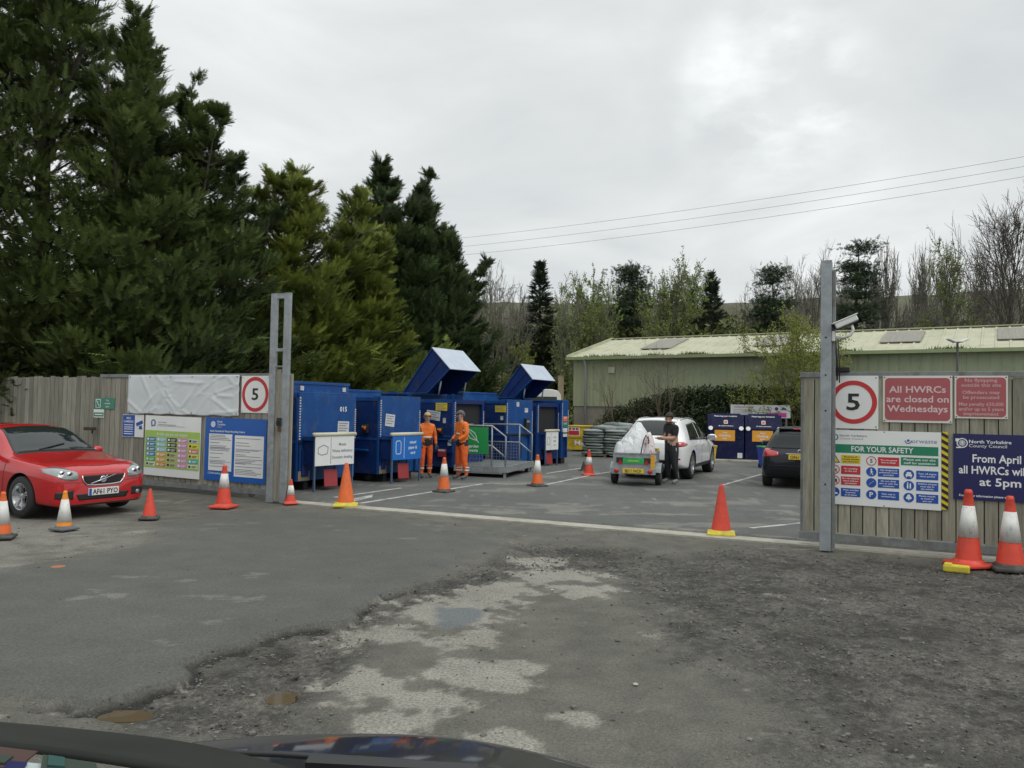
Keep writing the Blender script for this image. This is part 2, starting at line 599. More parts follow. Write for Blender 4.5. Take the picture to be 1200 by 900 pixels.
# old, paler ground where the cars park, and scattered thin spots elsewhere
f3 = fbm(X, Y, .55, 5, 41)
PL = sstep(-.4, .6, sdL) * sstep(.36, .6, f2 * .5 + f3 * .5) * .55 * near
spots = sstep(.715, .75, fbm(X, Y * 1.7, 1.5, 5, 51, .66)) * near * .8
Yd = sstep(0, .05, sdY) * near
yard_spots = sstep(.60, .66, fbm(X, Y * 2.2, .8, 5, 61, .6)) * Yd * .55
Pall = np.clip(np.maximum.reduce([P, PL, spots * (1 - V) * (1 - Yd) * (1 - .55 * S), yard_spots]), 0, 1)
pud = np.zeros_like(X)
puddle_px = [(147, 829, 27, 6.5), (331, 810, 15, 6.5)]
for (px, py, rx, ry) in puddle_px:
    c = G(px, py); ex = (G(px + rx, py) - c).length; ey = (G(px, py - ry) - c).length
    dd = np.hypot((X - c.x) / ex, (Y - c.y) / ey) + warp2 * .9
    pud = np.maximum(pud, 1 - sstep(.7, 1.5, dd))
c = G(537, 719)
patch = (1 - sstep(.7, 1.05, np.hypot((X - c.x) / .22, (Y - c.y) / .40) + warp2 * 1.1 + warp * .6)) * near
Z = np.zeros_like(X)
rough = (fbm(X, Y, 9, 4, 71) - .5)
fine = (fbm(X, Y, 28, 2, 81) - .5)
Z += near * (1 - S) * (1 - Yd) * (-.022 + rough * .018 * (.5 + V) + fine * .016 * (.25 + V * 1.3))
Z += near * S * (rough * .006)
Z += near * sstep(-.1, .25, sdB) * (1 - S) * (-.022 + rough * .03)
Z += near * S * .026
Z -= rimd * .03
Z -= pud * .035
Z *= (1 - Yd)
far = ~near
Z[far] = 0
nyy, nxx = X.shape
idx = np.arange(nyy * nxx).reshape(nyy, nxx)
faces = np.stack([idx[:-1, :-1], idx[:-1, 1:], idx[1:, 1:], idx[1:, :-1]], -1).reshape(-1, 4)
verts = np.stack([X, Y, Z], -1).reshape(-1, 3)

gm = bpy.data.materials.new('tarmac'); gm.use_nodes = True
t = gm.node_tree; b = t.nodes['Principled BSDF']


def _n(ty, **k):
    n = t.nodes.new(ty)
    for a, v in k.items():
        if a in n.inputs: n.inputs[a].default_value = v
        else: setattr(n, a, v)
    return n


def _l(a, b_): t.links.new(a, b_)


def _mixc(fac, A, B):
    n = _n('ShaderNodeMix', data_type='RGBA')
    if isinstance(fac, float): n.inputs['Factor'].default_value = fac
    else: _l(fac, n.inputs['Factor'])
    for nm, v in (('A', A), ('B', B)):
        if isinstance(v, tuple): n.inputs[nm].default_value = (*v, 1)
        else: _l(v, n.inputs[nm])
    return n.outputs['Result']


def _attr(nm): return _n('ShaderNodeAttribute', attribute_name=nm).outputs['Fac']


def _ns(sc, det=6, ro=.6, dim=None):
    n = _n('ShaderNodeTexNoise', Scale=sc, Detail=det, Roughness=ro)
    _l(tcg.outputs['Object'], n.inputs['Vector'])
    return n.outputs['Fac']


def _mr(v, a, b_, c=0.0, d=1.0):
    n = _n('ShaderNodeMapRange')
    n.inputs['From Min'].default_value = a; n.inputs['From Max'].default_value = b_
    n.inputs['To Min'].default_value = c; n.inputs['To Max'].default_value = d
    _l(v, n.inputs['Value'])
    return n.outputs['Result']


def _scale(cv, v):
    n = _n('ShaderNodeVectorMath', operation='SCALE'); _l(cv, n.inputs[0]); _l(v, n.inputs['Scale'])
    return n.outputs[0]


tcg = _n('ShaderNodeTexCoord')
big = _ns(.35, 5); mid = _ns(2.2, 7, .65); gr = _ns(45, 3, .7); gr2 = _ns(140, 2, .6)
vor = _n('ShaderNodeTexVoronoi', Scale=62.0); _l(tcg.outputs['Object'], vor.inputs['Vector'])
vor2 = _n('ShaderNodeTexVoronoi', Scale=26.0); _l(tcg.outputs['Object'], vor2.inputs['Vector'])
base = _mixc(_mr(mid, .35, .65), (.092, .090, .076), (.140, .136, .115))
smooth = _mixc(_mr(mid, .3, .7), (.078, .080, .073), (.098, .099, .089))
grav = _mixc(_mr(mid, .36, .60), (.038, .036, .032), (.112, .107, .091))
grav = _mixc(_mr(vor2.outputs['Color'], .6, .95, 0.0, .45), grav, (.17, .16, .14))
grav = _mixc(_mr(_ns(1.1, 8, .68), .51, .58, 0, .85), grav, (.033, .031, .028))
grav = _scale(grav, _mr(_ns(17, 8, .8), .36, .64, .5, 1.5))
pale = _mixc(_mr(mid, .3, .7), (.200, .192, .163), (.275, .265, .228))
yard = _mixc(_mr(mid, .3, .7), (.098, .101, .096), (.132, .134, .126))
cc = _mixc(_attr('gravel'), base, grav)
cc = _mixc(_attr('smooth'), cc, smooth)
cc = _mixc(_attr('yard'), cc, yard)
cc = _mixc(_mr(_attr('rim'), .2, .7, 0, .9), cc, (.028, .027, .025))
brk = _n('ShaderNodeMath', operation='MULTIPLY'); _l(_attr('pale'), brk.inputs[0]); _l(_mr(gr, .34, .54, .45, .95), brk.inputs[1])
cc = _mixc(brk.outputs[0], cc, pale)
cc = _mixc(_attr('patch'), cc, (.125, .135, .138))
cc = _mixc(_mr(_attr('wet'), .1, .5, 0, .8), cc, (.07, .052, .032))
# outside the site: dull grass
cc = _mixc(_attr('field'), cc, (.05, .06, .028))
cc = _scale(cc, _mr(big, .3, .7, .88, 1.12))
cc = _scale(cc, _mr(gr, .3, .7, .72, 1.28))
cc = _scale(cc, _mr(gr2, .3, .7, .8, 1.2))
_l(cc, b.inputs['Base Color'])
b.inputs['Roughness'].default_value = .85
b.inputs['Specular IOR Level'].default_value = .3
hs = _n('ShaderNodeMath', operation='ADD'); _l(gr, hs.inputs[0]); _l(vor.outputs['Distance'], hs.inputs[1])
bp = _n('ShaderNodeBump', Strength=.55, Distance=.012); _l(hs.outputs[0], bp.inputs['Height'])
sm2 = _n('ShaderNodeMath', operation='MAXIMUM'); _l(_attr('smooth'), sm2.inputs[0]); _l(_attr('pale'), sm2.inputs[1])
st = _mr(sm2.outputs[0], 0, 1, .8, .22); _l(st, bp.inputs['Strength'])
_l(bp.outputs[0], b.inputs['Normal'])

ground = np_mesh('ground', verts, faces, gm, smooth=True)
tag(ground, kind='structure')
field = (1 - sstep(0, 3, poly_sd(X, Y, [(-26, -50), (28, -50), (28, 34), (12, 44), (-6, 44), (-26, 24)])))
for nm, arr in (('rim', rimd * (1 - S)), ('smooth', S), ('gravel', V), ('pale', Pall), ('wet', pud), ('patch', patch), ('yard', Yd * (1 - S)), ('field', field)):
    a = ground.data.attributes.new(nm, 'FLOAT', 'POINT')
    a.data.foreach_set('value', np.ascontiguousarray(arr, np.float32).ravel())

# muddy water standing in the potholes
wm = bpy.data.materials.new('muddy_water'); wm.use_nodes = True
wb = wm.node_tree.nodes['Principled BSDF']
wb.inputs['Base Color'].default_value = (.10, .075, .045, 1); wb.inputs['Roughness'].default_value = .06
for (px, py, rx, ry) in puddle_px:
    c = G(px, py); ex = (G(px + rx, py) - c).length; ey = (G(px, py - ry) - c).length
    mb = MB()
    mb.prism([(c.x + ex * 1.15 * math.cos(a) * (1 + .16 * math.sin(3 * a + px) + .08 * math.sin(7 * a + px * 2)), c.y + ey * 1.1 * math.sin(a) * (1 + .15 * math.cos(2 * a))) for a in np.linspace(0, 2 * math.pi, 40, endpoint=False)],
             -.085, -.052, wm, 'z')
    tag(mb.build('puddle'), kind='structure')

# loose stones on the broken tarmac, far too many to count
ico = bmesh.new(); bmesh.ops.create_icosphere(ico, subdivisions=1, radius=1)
iv = np.array([v.co[:] for v in ico.verts]); ifc = np.array([[v.index for v in f.verts] for f in ico.faces]); ico.free()
prob = (V * (.25 + .75 * sstep(.45, .62, f2)) + rimd * 1.5 + .8 * sstep(-.1, .3, sdB) * sstep(.5, .6, f2) * (1 - S) + .035 * (1 - S) * near * (1 - Yd) + .006 * S) * near
inview = (np.abs(X) < Y * .68 + .3) & (Y > 2.6) & (Y < 13.6)
cand = np.flatnonzero((prob * inview).ravel() > 0)
pw = (prob * inview).ravel()[cand]; pw = pw / pw.sum()
ch = rng.choice(cand, 12000, p=pw)
sx = X.ravel()[ch] + rng.uniform(-.02, .02, len(ch)); sy = Y.ravel()[ch] + rng.uniform(-.02, .02, len(ch)); sz = Z.ravel()[ch]
ss = np.clip(rng.lognormal(math.log(.0050), .55, len(ch)), .002, .024)
sq = rng.uniform(.6, 1.4, (len(ch), 1, 3)); sq[:, :, 2] *= .6
ang = rng.uniform(0, 6.28, len(ch))
jit = 1 + rng.uniform(-.25, .25, (len(ch), len(iv), 1))
pv = iv[None] * sq * jit * ss[:, None, None]
ca, sa = np.cos(ang)[:, None], np.sin(ang)[:, None]
px_ = pv[..., 0] * ca - pv[..., 1] * sa; py_ = pv[..., 0] * sa + pv[..., 1] * ca
pv = np.stack([px_ + sx[:, None], py_ + sy[:, None], pv[..., 2] + sz[:, None] + ss[:, None] * .3], -1)
fv = (ifc[None] + (np.arange(len(ch)) * len(iv))[:, None, None]).reshape(-1, 3)
stone_m = mat('stone', (.105, .102, .092), .9, island=.6, var=.2)
tag(np_mesh('gravel', pv.reshape(-1, 3), fv, stone_m), 'loose grey stones scattered over the broken tarmac', 'gravel', kind='stuff')

# ------------------------------------------------------------------ materials shared by the setting
WOODBASE = (.245, .225, .17)
wood = mat('weathered_boards', (.290, .276, .215), .85, var=.32, vs=5, stretch=(6, 6, .55), island=.30, bump=.35, bs=14,
           col2=(.105, .10, .075), c2amt=.55, c2s=2.2, c2lo=.5, c2hi=.7)
wood_l = mat('grey_weathered_boards', (.255, .243, .198), .85, var=.3, vs=5, stretch=(6, 6, .5), island=.24, bump=.35, bs=14,
             col2=(.10, .093, .075), c2amt=.55, c2s=1.6, c2lo=.48, c2hi=.7)
galv = mat('galvanised_steel', (.30, .33, .345), .5, .35, var=.22, vs=9, col2=(.20, .20, .19), c2amt=.5, c2s=3)
galv_d = mat('dull_galvanised_steel', (.21, .225, .225), .55, .3, var=.25, vs=8, col2=(.13, .12, .10), c2amt=.6, c2s=2.5)
white_p = mat('white_sign_face', (.74, .755, .74), .35, var=.05)
black_p = mat('black_paint', (.012, .012, .013), .45)
red_p = mat('sign_red', (.50, .025, .03), .4, var=.05)
faded_red = mat('faded_sign_red', (.36, .085, .095), .5, var=.08)
faded_txt = mat('faded_lettering', (.66, .50, .50), .5, var=.05)
faded_txt2 = mat('washed_out_lettering', (.55, .36, .36), .5, var=.05)
green_p = mat('sign_green', (.012, .20, .105), .4, var=.06)
blue_p = mat('sign_blue', (.012, .075, .36), .4, var=.06)
royal_p = mat('board_blue', (.012, .105, .40), .4, var=.05)
navy_p = mat('navy_board', (.010, .013, .085), .35, var=.06)
yellow_p = mat('sign_yellow', (.66, .50, .02), .4, var=.05)
grey_txt = mat('grey_print', (.20, .22, .25), .5)
white_txt = mat('white_lettering', (.74, .75, .76), .45, var=.02)
steelblue_txt = mat('slate_blue_print', (.13, .17, .33), .5)
dark_hw = mat('dark_hardware', (.03, .03, .032), .5, .3)
concrete = mat('pale_concrete', (.36, .345, .29), .85, var=.2, vs=6, bump=.3, bs=60, col2=(.22, .21, .18), c2amt=.6, c2s=1.3)

DIRX = Vector((.894, -.447, 0)).normalized()
TH = math.atan2(DIRX.y, DIRX.x)
NRM = Vector((-.447, -.894, 0)).normalized()     # out of the gates, towards the forecourt

# the concrete strip carrying the gate rail
mb = MB()
a = G(318, 586); c = G(945, 637)
d = (c - a).normalized(); pnl = Vector((-d.y, d.x, 0)) * .17
a = a - d * .0; c = c + d * 6
mb.prism([(a - pnl)[:2], (c - pnl)[:2], (c + pnl)[:2], (a + pnl)[:2]], -.05, .006, concrete, 'z')
tag(mb.build('gate_track'), kind='structure')

# painted bay lines on the yard
paint = mat('worn_white_paint', (.42, .42, .39), .8, var=.25, vs=8, col2=(.14, .14, .135), c2amt=.75, c2s=3.5, c2lo=.48, c2hi=.6)


def line(p, q, wd=.10):
    p, q = G(*p), G(*q)
    d = (q - p).normalized(); s = Vector((-d.y, d.x, 0)) * wd / 2
    mb = MB()
    mb.prism([(p - s)[:2], (q - s)[:2], (q + s)[:2], (p + s)[:2]], .002, .005, paint, 'z')
    return mb


mk = MB(); mk.M = Matrix.Identity(4)
for p, q, wd in (((422, 590), (566, 567), .1), ((392, 583), (470, 572), .09), ((640, 568), (690, 557.5), .09), ((640, 555), (682, 548.5), .09),
                 ((845, 569), (892, 556), .1), ((566, 567), (640, 568), .08), ((880, 619), (940, 613), .1), ((690, 557), (722, 552), .08)):
    o = line(p, q, wd)
    mk.add(o.v, o.f, paint)
for poly in ([(411, 585), (428, 581.5), (437, 579.5), (436, 583), (430, 584), (414, 588)],):
    mk.prism(gp(poly), .002, .005, paint, 'z')
tag(mk.build('road_marking'), kind='structure')

# ================================================================== GATES AND FENCES
def wall_frame(org):
    """maps a pixel to (s along the wall, z) in the wall's own frame at org"""
    def W(px, py):
        dr = ray(px, py)
        k = ((org - CAM).dot(NRM)) / dr.dot(NRM)
        p = CAM + dr * k
        return ((p - org).dot(DIRX), p.z)
    return W


OL = G(312, 585.5) - NRM * .10
OL.z = 0
WL = wall_frame(OL)
OR_ = G(966, 641) - NRM * .10
OR_.z = 0
WR = wall_frame(OR_)


def boards(mb, s0, s1, z0, z1, m, pitch=.160, wd=.146, th=.022, y=0.0, jit=.012, seed=1):
    r = random.Random(seed)
    s = s0
    while s < s1 - .02:
        e = min(s + wd * (1 + r.uniform(-.06, .06)), s1)
        dz = r.uniform(-jit, jit)
        mb.bb((s, y + r.uniform(0, .006), z0 + r.uniform(-.01, .01)), (e, y + th, z1 + dz), m)
        s = e + (pitch - wd)


def gate(name, org, s0, s1, z0, z1, label, m, seed, brd_top):
    g = empty(name, org, TH, label, 'gate')
    mb = MB(); mb.bb((s0 + .06, .0225, z0 + .03), (s1 - .06, .0255, brd_top - .02), mat('dark_gap_shade', (.03, .028, .022), .9)); mb.build('gap_shade_sheet', g)  # dark sheet added as shade behind the gaps between boards
    mb = MB(); boards(mb, s0 + .05, s1 - .05, z0 + .02, brd_top, m, seed=seed); mb.build('board_panel', g)
    mb = MB()
    mb.bb((s0, -.012, z1 - .075), (s1, .075, z1), galv_d)
    mb.bb((s0, -.02, z0 - .09), (s1, .08, z0 + .015), galv_d)
    mb.bb((s0 + .01, .026, z0 + .015), (s0 + .08, .07, z1 - .075), galv_d)
    mb.bb((s1 - .07, -.008, z0 + .015), (s1, .07, z1 - .075), galv_d)
    for k in range(1, 4):
        x = s0 + (s1 - s0) * k / 4
        mb.bb((x - .03, .026, z0 + .015), (x + .03, .07, z1 - .075), galv_d)
    mb.build('gate_frame', g, bevel=.004)
    return g


# left sliding gate
sL0, zL1 = WL(118, 436.5); sL1 = WL(338, 437)[0]
zL0 = .16
zTop = WL(318, 437.5)[1]
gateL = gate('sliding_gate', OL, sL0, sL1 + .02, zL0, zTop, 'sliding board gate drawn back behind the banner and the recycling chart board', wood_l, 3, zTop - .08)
mb = MB()
for s in (sL0 + .8, sL1 - .9):
    mb.lathe([(.0, -.02), (.075, -.02), (.075, .02), (.0, .02)], galv_d, 16, (s, .03, .085), 'y')
mb.build('roller', gateL)
# fence running on to the left
fl = empty('board_fence', OL - NRM * .12, TH, 'grey weathered board fence behind the red hatchback', 'fence')
mb = MB(); r = random.Random(5)
boards(mb, -16, sL0 - .02, .05, zTop - .045, wood_l, seed=9, jit=.02)
mb.build('board_panel', fl)
mb = MB()
s = -15.8
while s < sL0:
    mb.bb((s - .05, .03, 0), (s + .05, .13, zTop - .15), wood_l); s += 2.4
for z in (.5, zTop - .5):
    mb.bb((-16, .024, z - .04), (sL0 - .02, .029 + .04, z + .04), wood_l)
mb.build('post_and_rail', fl)

# tall twin gate post on the left
pl = G(325.5, 588.5)
post = empty('gate_post', (pl.x, pl.y, 0), TH, 'tall twin galvanised gate post at the end of the banner gate', 'post')
hL = zat(328, 345, pl.y)
mb = MB()
for x0 in (-.22, .11):
    # two flat columns joined by cross plates
    mb.bb((x0, -.09, 0), (x0 + .15, -.076, hL), galv)
    mb.bb((x0, -.076, 0), (x0 + .014, -.035, hL), galv)
    mb.bb((x0 + .136, -.076, 0), (x0 + .15, -.035, hL), galv)
mb.bb((-.22, -.092, hL), (.26, -.03, hL + .012), galv)
mb.bb((-.07, -.088, hL - .09), (.11, -.04, hL), galv)
mb.bb((-.07, -.088, hL - 1.10), (.11, -.04, hL - 1.04), galv)
mb.bb((-.07, -.088, hL - 1.40), (.11, -.04, hL - 1.37), galv_d)
mb.build('channel', post, bevel=.004)
mb = MB(); mb.bb((.05, -.07, .02), (.108, -.03, zTop - .02), wood_l); mb.bb((-.068, -.06, .02), (.045, -.03, zTop + .06), wood_l); mb.build('timber_infill', post)
mb = MB(); mb.rbox((.03, -.13, zTop - 1.02), (.13, -.092, zTop - .86), dark_hw, .01)
mb.bb((.05, -.16, zTop - .98), (.10, -.13, zTop - .92), dark_hw)
rust = mat('rusty_steel', (.11, .06, .04), .8, .2, var=.3, vs=12)
mb.rbox((.04, -.11, zTop - 1.12), (.12, -.092, zTop - 1.03), rust, .008); mb.build('lock', post)
mb = MB(); mb.bb((.24, -.02, .02), (.31, .0, zTop - .03), mat('pale_board', (.36, .33, .25), .85, var=.2, vs=4, stretch=(5, 5, .5)))
mb.build('edge_board', post)

# right gate
sR0, zRt = WR(937.5, 437); sR1 = 7.5
zTR = WR(1000, 436)[1]
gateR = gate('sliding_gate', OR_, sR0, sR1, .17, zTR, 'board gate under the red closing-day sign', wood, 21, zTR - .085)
gateR.name = 'board_gate'
# right gate post
pr = G(968.5, 645)
hR = zat(969, 306.5, pr.y)
postR = empty('gate_post', (pr.x, pr.y, 0), TH, 'single grey steel gate post carrying the security camera', 'post')
mb = MB()
mb.bb((-.085, -.06, 0), (.055, -.045, hR), galv)
mb.bb((-.085, -.045, 0), (-.07, .09, hR), galv)
mb.bb((.04, -.045, 0), (.055, .09, hR), galv)
mb.bb((-.085, -.06, hR), (.055, .0, hR + .01), galv)
for z in (.9, 1.9, 2.9, zTR - .06):
    mb.lathe([(0, -.072), (.013, -.072), (.013, -.06)], dark_hw, 8, (-.015, 0, z), 'y')
mb.build('channel', postR, bevel=.004)
mb = MB(); mb.bb((.06, .01, 0), (.10, .09, hR - .12), galv_d); mb.build('rear_channel', postR)

# security camera on the post
zc = zat(985, 382, pr.y)
camr = empty('security_camera', pr + DIRX * .10 + Vector((0, 0, zc)), TH, 'white security camera on a curved arm near the post top', 'camera')
cream = mat('camera_white', (.62, .63, .60), .4, var=.05)
mb = MB(); mb.rbox((-.045, -.05, -.22), (.0, .03, -.08), cream, .012)
mb.tube([(-.01, -.01, -.16), (.10, -.01, -.165), (.19, -.01, -.14), (.225, -.01, -.07), (.205, -.01, .0)], .021, cream, 10); mb.build('bracket', camr)
mb = MB()
rot = Matrix.Rotation(R(-24), 4, 'Y')
mb.M = Matrix.Translation((.135, -.02, .045)) @ Matrix.Rotation(R(14), 4, 'Z') @ rot
mb.rbox((-.16, -.055, -.045), (.15, .055, .04), cream, .018)
mb.build('housing', camr)
mb2 = MB(); mb2.M = mb.M
mb2.rbox((-.18, -.064, .035), (.17, .064, .052), cream, .008); mb2.build('sun_shield', camr)
mb3 = MB(); mb3.M = mb.M
mb3.rbox((-.168, -.05, -.042), (-.158, .05, .034), black_p, .004); mb3.rbox((-.155, -.052, -.060), (.14, .052, -.046), black_p, .006); mb3.build('lens', camr)
mb = MB(); mb.tube([(.0, .04, -.2), (.02, .06, -.5), (.02, .07, -.75)], .012, black_p, 6); mb.tube([(.03, .04, -.2), (.05, .05, -.5), (.05, .05, -.78)], .008, black_p, 6); mb.build('cable', camr)
# dark drive box on the gate's top rail
mb = MB(); mb.rbox((WR(974, 430)[0], -.06, zTR + .004), (WR(996, 430)[0], .10, zTR + .07), dark_hw, .01); mb.bb((WR(974, 430)[0], -.04, zTR - .14), (WR(978, 430)[0], -.026, zTR), dark_hw)
o = mb.build('gate_guide'); o.location = OR_; o.rotation_euler = (0, 0, TH)
tag(o, 'black guide box on the gate top rail beside the steel post', 'guide box')

# a wooden weather-lamp pole sticking up behind the right gate
q = G(1122, 520); bp_ = PT(1122, 437, 15.5)
lp = empty('lamp_pole', (bp_.x, bp_.y, 0), 0, 'thin dark lamp pole with two small white heads rising behind the board gate', 'lamp pole')
z1 = zat(1122, 401, 15.5)
mb = MB(); mb.tube([(0, 0, 0), (0, 0, z1)], .022, dark_hw, 8); mb.tube([(-.10, 0, z1), (.10, 0, z1)], .012, dark_hw, 6); mb.build('pole', lp)
for sx in (-1, 1):
    mb = MB(); mb.M = Matrix.Translation((sx * .12, 0, z1 + .03)) @ Matrix.Rotation(R(-sx * 22), 4, 'Y'); mb.rbox((-.085, -.06, -.015), (.085, .06, .02), cream, .01); mb.build('lamp_head', lp)

# ================================================================== SIGNS
def sign(name, W, org, px, label, cat='sign', off=.008, th=.006, face=None, rot=0.0):
    """an empty at the sign's lower left corner; returns (root, MB, width, height)"""
    (x0, y0, x1, y1) = px
    s0, z1 = W(x0, y0); s1 = W(x1, y0)[0]; z0 = W(x0, y1)[1]
    root = empty(name, org + DIRX * s0 + NRM * off + Vector((0, 0, z0)), TH, label, cat)
    root.rotation_euler = (0, rot, TH)
    return root, s1 - s0, z1 - z0


def panel(root, wd, h, m, th=.005, name='panel', border=None):
    mb = MB(); mb.bb((0, -th, 0), (wd, 0, h), m)
    o = mb.build(name, root)
    return o


def fixings(root, pts, m=None):
    mb = MB()
    for x, z in pts: mb.lathe([(0, -.009), (.008, -.009), (.009, -.005)], m or dark_hw, 8, (x, 0, z), 'y')
    mb.build('fixing', root)


def speed_sign(W, org, px, label):
    root, wd, h = sign('speed_limit_sign', W, org, px, label)
    panel(root, wd, h, white_p)
    mb = MB(); mb.disc(wd / 2, h / 2, wd * .475, -.008, red_p, wd * .375, 48); mb.build('ring', root)
    mb = MB(); mb.text('5', wd / 2, h * .355, h * .30, -.009, black_p, sx=1.25); mb.build('lettering', root)
    fixings(root, [(.03, .03), (wd - .03, .03), (.03, h - .03), (wd - .03, h - .03)])
    return root


ex = (W5 := WL)(317, 441)[0]
hh = WL(284, 440.5)[1] - WL(284, 484)[1]
s0 = WL(284.2, 440)[0]
root = speed_sign(WL, OL, (284.2, 440.5, 316.5, 483.5), 'round five speed limit sign beside the plain banner')
root = speed_sign(WR, OR_, (971.5, 440.5, 1029.5, 501.5), 'round five speed limit sign beside the camera post')

# plain white banner on the left gate: a sheet with creases
root, wd, h = sign('banner', WL, OL, (152, 440, 282, 484), 'plain creased white banner sheet on the gate', 'banner', off=.012)
nx_, nz_ = 90, 34
gxx, gzz = np.meshgrid(np.linspace(0, wd, nx_), np.linspace(0, h, nz_))
cre = np.zeros_like(gxx)
for k in range(26):
    a0, b0 = rng.uniform(0, wd), rng.uniform(0, h); an = rng.choice([.6, -.6, 2.4, 1.3, .2]) + rng.uniform(-.3, .3)
    dd = (gxx - a0) * math.sin(an) - (gzz - b0) * math.cos(an); al = (gxx - a0) * math.cos(an) + (gzz - b0) * math.sin(an)
    cre += .014 * np.exp(-(dd / .03) ** 2) * np.exp(-(al / .5) ** 2) * rng.choice([-1, 1])
cre += .02 * (fbm(gxx, gzz, 1.8, 3, 5) - .5)
sag = .03 * np.sin(gxx / wd * math.pi * 5) ** 2 * (1 - gzz / h) * .6
vv = np.stack([gxx, -.016 - np.abs(cre), gzz - sag * (gzz < h * .3)], -1).reshape(-1, 3)
ii = np.arange(nx_ * nz_).reshape(nz_, nx_)
ff = np.stack([ii[:-1, :-1], ii[:-1, 1:], ii[1:, 1:], ii[1:, :-1]], -1).reshape(-1, 4)
cloth = mat('white_vinyl_sheet', (.60, .645, .655), .4, var=.06)
o = np_mesh('sheet', vv, ff, cloth, root, smooth=True)
sdm = o.modifiers.new('thick', 'SOLIDIFY'); sdm.thickness = .003
mb = MB()
for k in range(6):
    mb.lathe([(.012, -.026), (.016, -.022), (.012, -.018)], dark_hw, 10, (.06 + (wd - .12) * k / 5, 0, h - .035), 'y')
    mb.lathe([(.012, -.026), (.016, -.022), (.012, -.018)], dark_hw, 10, (.06 + (wd - .12) * k / 5, 0, .035), 'y')
mb.build('eyelet', root)

# two small green signs
fo = OL
Wf = WL
root, wd, h = sign('fire_point_sign', Wf, fo, (112, 466, 135, 479), 'green assembly point sign above the small green one', off=.008)
panel(root, wd, h, mat('faded_sign_green', (.05, .22, .15), .5, var=.1))
mb = MB(); mb.rect(.03, .03, wd * .3, h - .03, -.007, white_txt); mb.rect(.045, .045, wd * .3 - .015, h - .045, -.009, green_p)
mb.bar((.06, -.010, .06), (wd * .3 - .03, -.010, h - .06), .004, .02, white_txt, (0, 1, 0)); mb.bar((.06, -.010, h - .06), (wd * .3 - .03, -.010, .06), .004, .02, white_txt, (0, 1, 0))
mb.text('Fire', wd * .65, h * .70, h * .14, -.007, white_txt); mb.text('assembly', wd * .65, h * .44, h * .14, -.007, white_txt); mb.text('point', wd * .65, h * .16, h * .14, -.007, white_txt)
mb.build('lettering', root)
root, wd, h = sign('notice', Wf, fo, (110.5, 479.5, 122.5, 489), 'small white notice with a green band below another green sign', off=.008)
panel(root, wd, h, white_p)
mb = MB(); mb.rect(.01, h * .12, wd - .01, h * .62, -.007, green_p); mb.rect(.04, h * .3, wd - .04, h * .44, -.009, white_txt); mb.build('lettering', root)
# small ledge nailed on the fence
mb = MB(); s_, z_ = Wf(109, 502); mb.rbox((s_ - .14, -.14, z_ - .04), (s_ + .12, 0, z_ + .03), mat('dark_wet_wood', (.05, .04, .028), .9, var=.3), .01)
mb.bar((s_ - .01, -.01, z_ - .03), (s_ - .01, -.01, z_ - .12), .03, .02, dark_hw)
o = mb.build('shelf_bracket'); o.location = fo; o.rotation_euler = (0, 0, TH)
tag(o, 'small dark wooden ledge nailed to the fence behind the red car', 'ledge')

# blue camera poster
root, wd, h = sign('camera_poster', WL, OL, (144.8, 485.5, 169.5, 511.5), 'small blue and white camera warning poster', 'poster', off=.010)
panel(root, wd, h, white_p)
mb = MB(); mb.rect(.008, .01, wd * .58, h - .01, -.007, blue_p); mb.build('blue_half', root)
mb = MB()
mb.text('SMILE', wd * .29, h * .80, h * .085, -.010, white_txt, maxw=wd * .48); mb.text('CAMERAS', wd * .29, h * .64, h * .10, -.010, white_txt, maxw=wd * .5)
for z in (.52, .42, .33, .22, .12): mb.rect(wd * .08, h * z, wd * .5, h * (z + .035), -.009, white_txt)
mb.build('lettering', root)
mb = MB()
mb.prism([(wd * .64, h * .62), (wd * .93, h * .76), (wd * .97, h * .62), (wd * .68, h * .48)], -.009, -.006, blue_p)
mb.prism([(wd * .80, h * .50), (wd * .90, h * .54), (wd * .95, h * .36), (wd * .78, h * .36)], -.0095, -.0065, blue_p)
mb.build('camera_symbol', root)

# recycling chart board
root, wd, h = sign('recycling_chart', WL, OL, (171.5, 486.5, 236.5, 556), 'white board with rows of coloured waste labels', 'sign', off=.014, rot=R(.6))
panel(root, wd, h, white_p, .012)
lime = mat('lime_green', (.34, .52, .10), .45, var=.05)
mb = MB(); mb.rect(0.012, h * .13, wd - .012, h * .755, -.015, lime); mb.build('lime_field', root)
cols = {'b': mat('label_blue', (.01, .16, .42), .45), 'l': mat('label_light_blue', (.25, .50, .62), .45), 'k': black_p, 'm': mat('label_pink', (.62, .22, .52), .45),
        'o': mat('label_orange', (.72, .30, .08), .45), 'g': mat('label_green', (.02, .36, .12), .45), 'y': mat('label_yellow', (.75, .65, .04), .45),
        'r': mat('label_coral', (.60, .14, .13), .45), 't': mat('label_teal', (.02, .36, .38), .45), 'w': mat('label_white', (.62, .66, .55), .45),
        'n': mat('label_khaki', (.42, .42, .24), .45), 'd': mat('label_deep_orange', (.62, .17, .04), .45), 's': mat('label_silver', (.55, .58, .56), .45), 'u': mat('label_straw', (.66, .58, .20), .45)}
table = ['bbbbgw', 'lllood', 'kkknnn', 'mmmmmm', 'syruty'[:6]]
table[4] = 'syrutw'
mb = MB(); lt = MB()
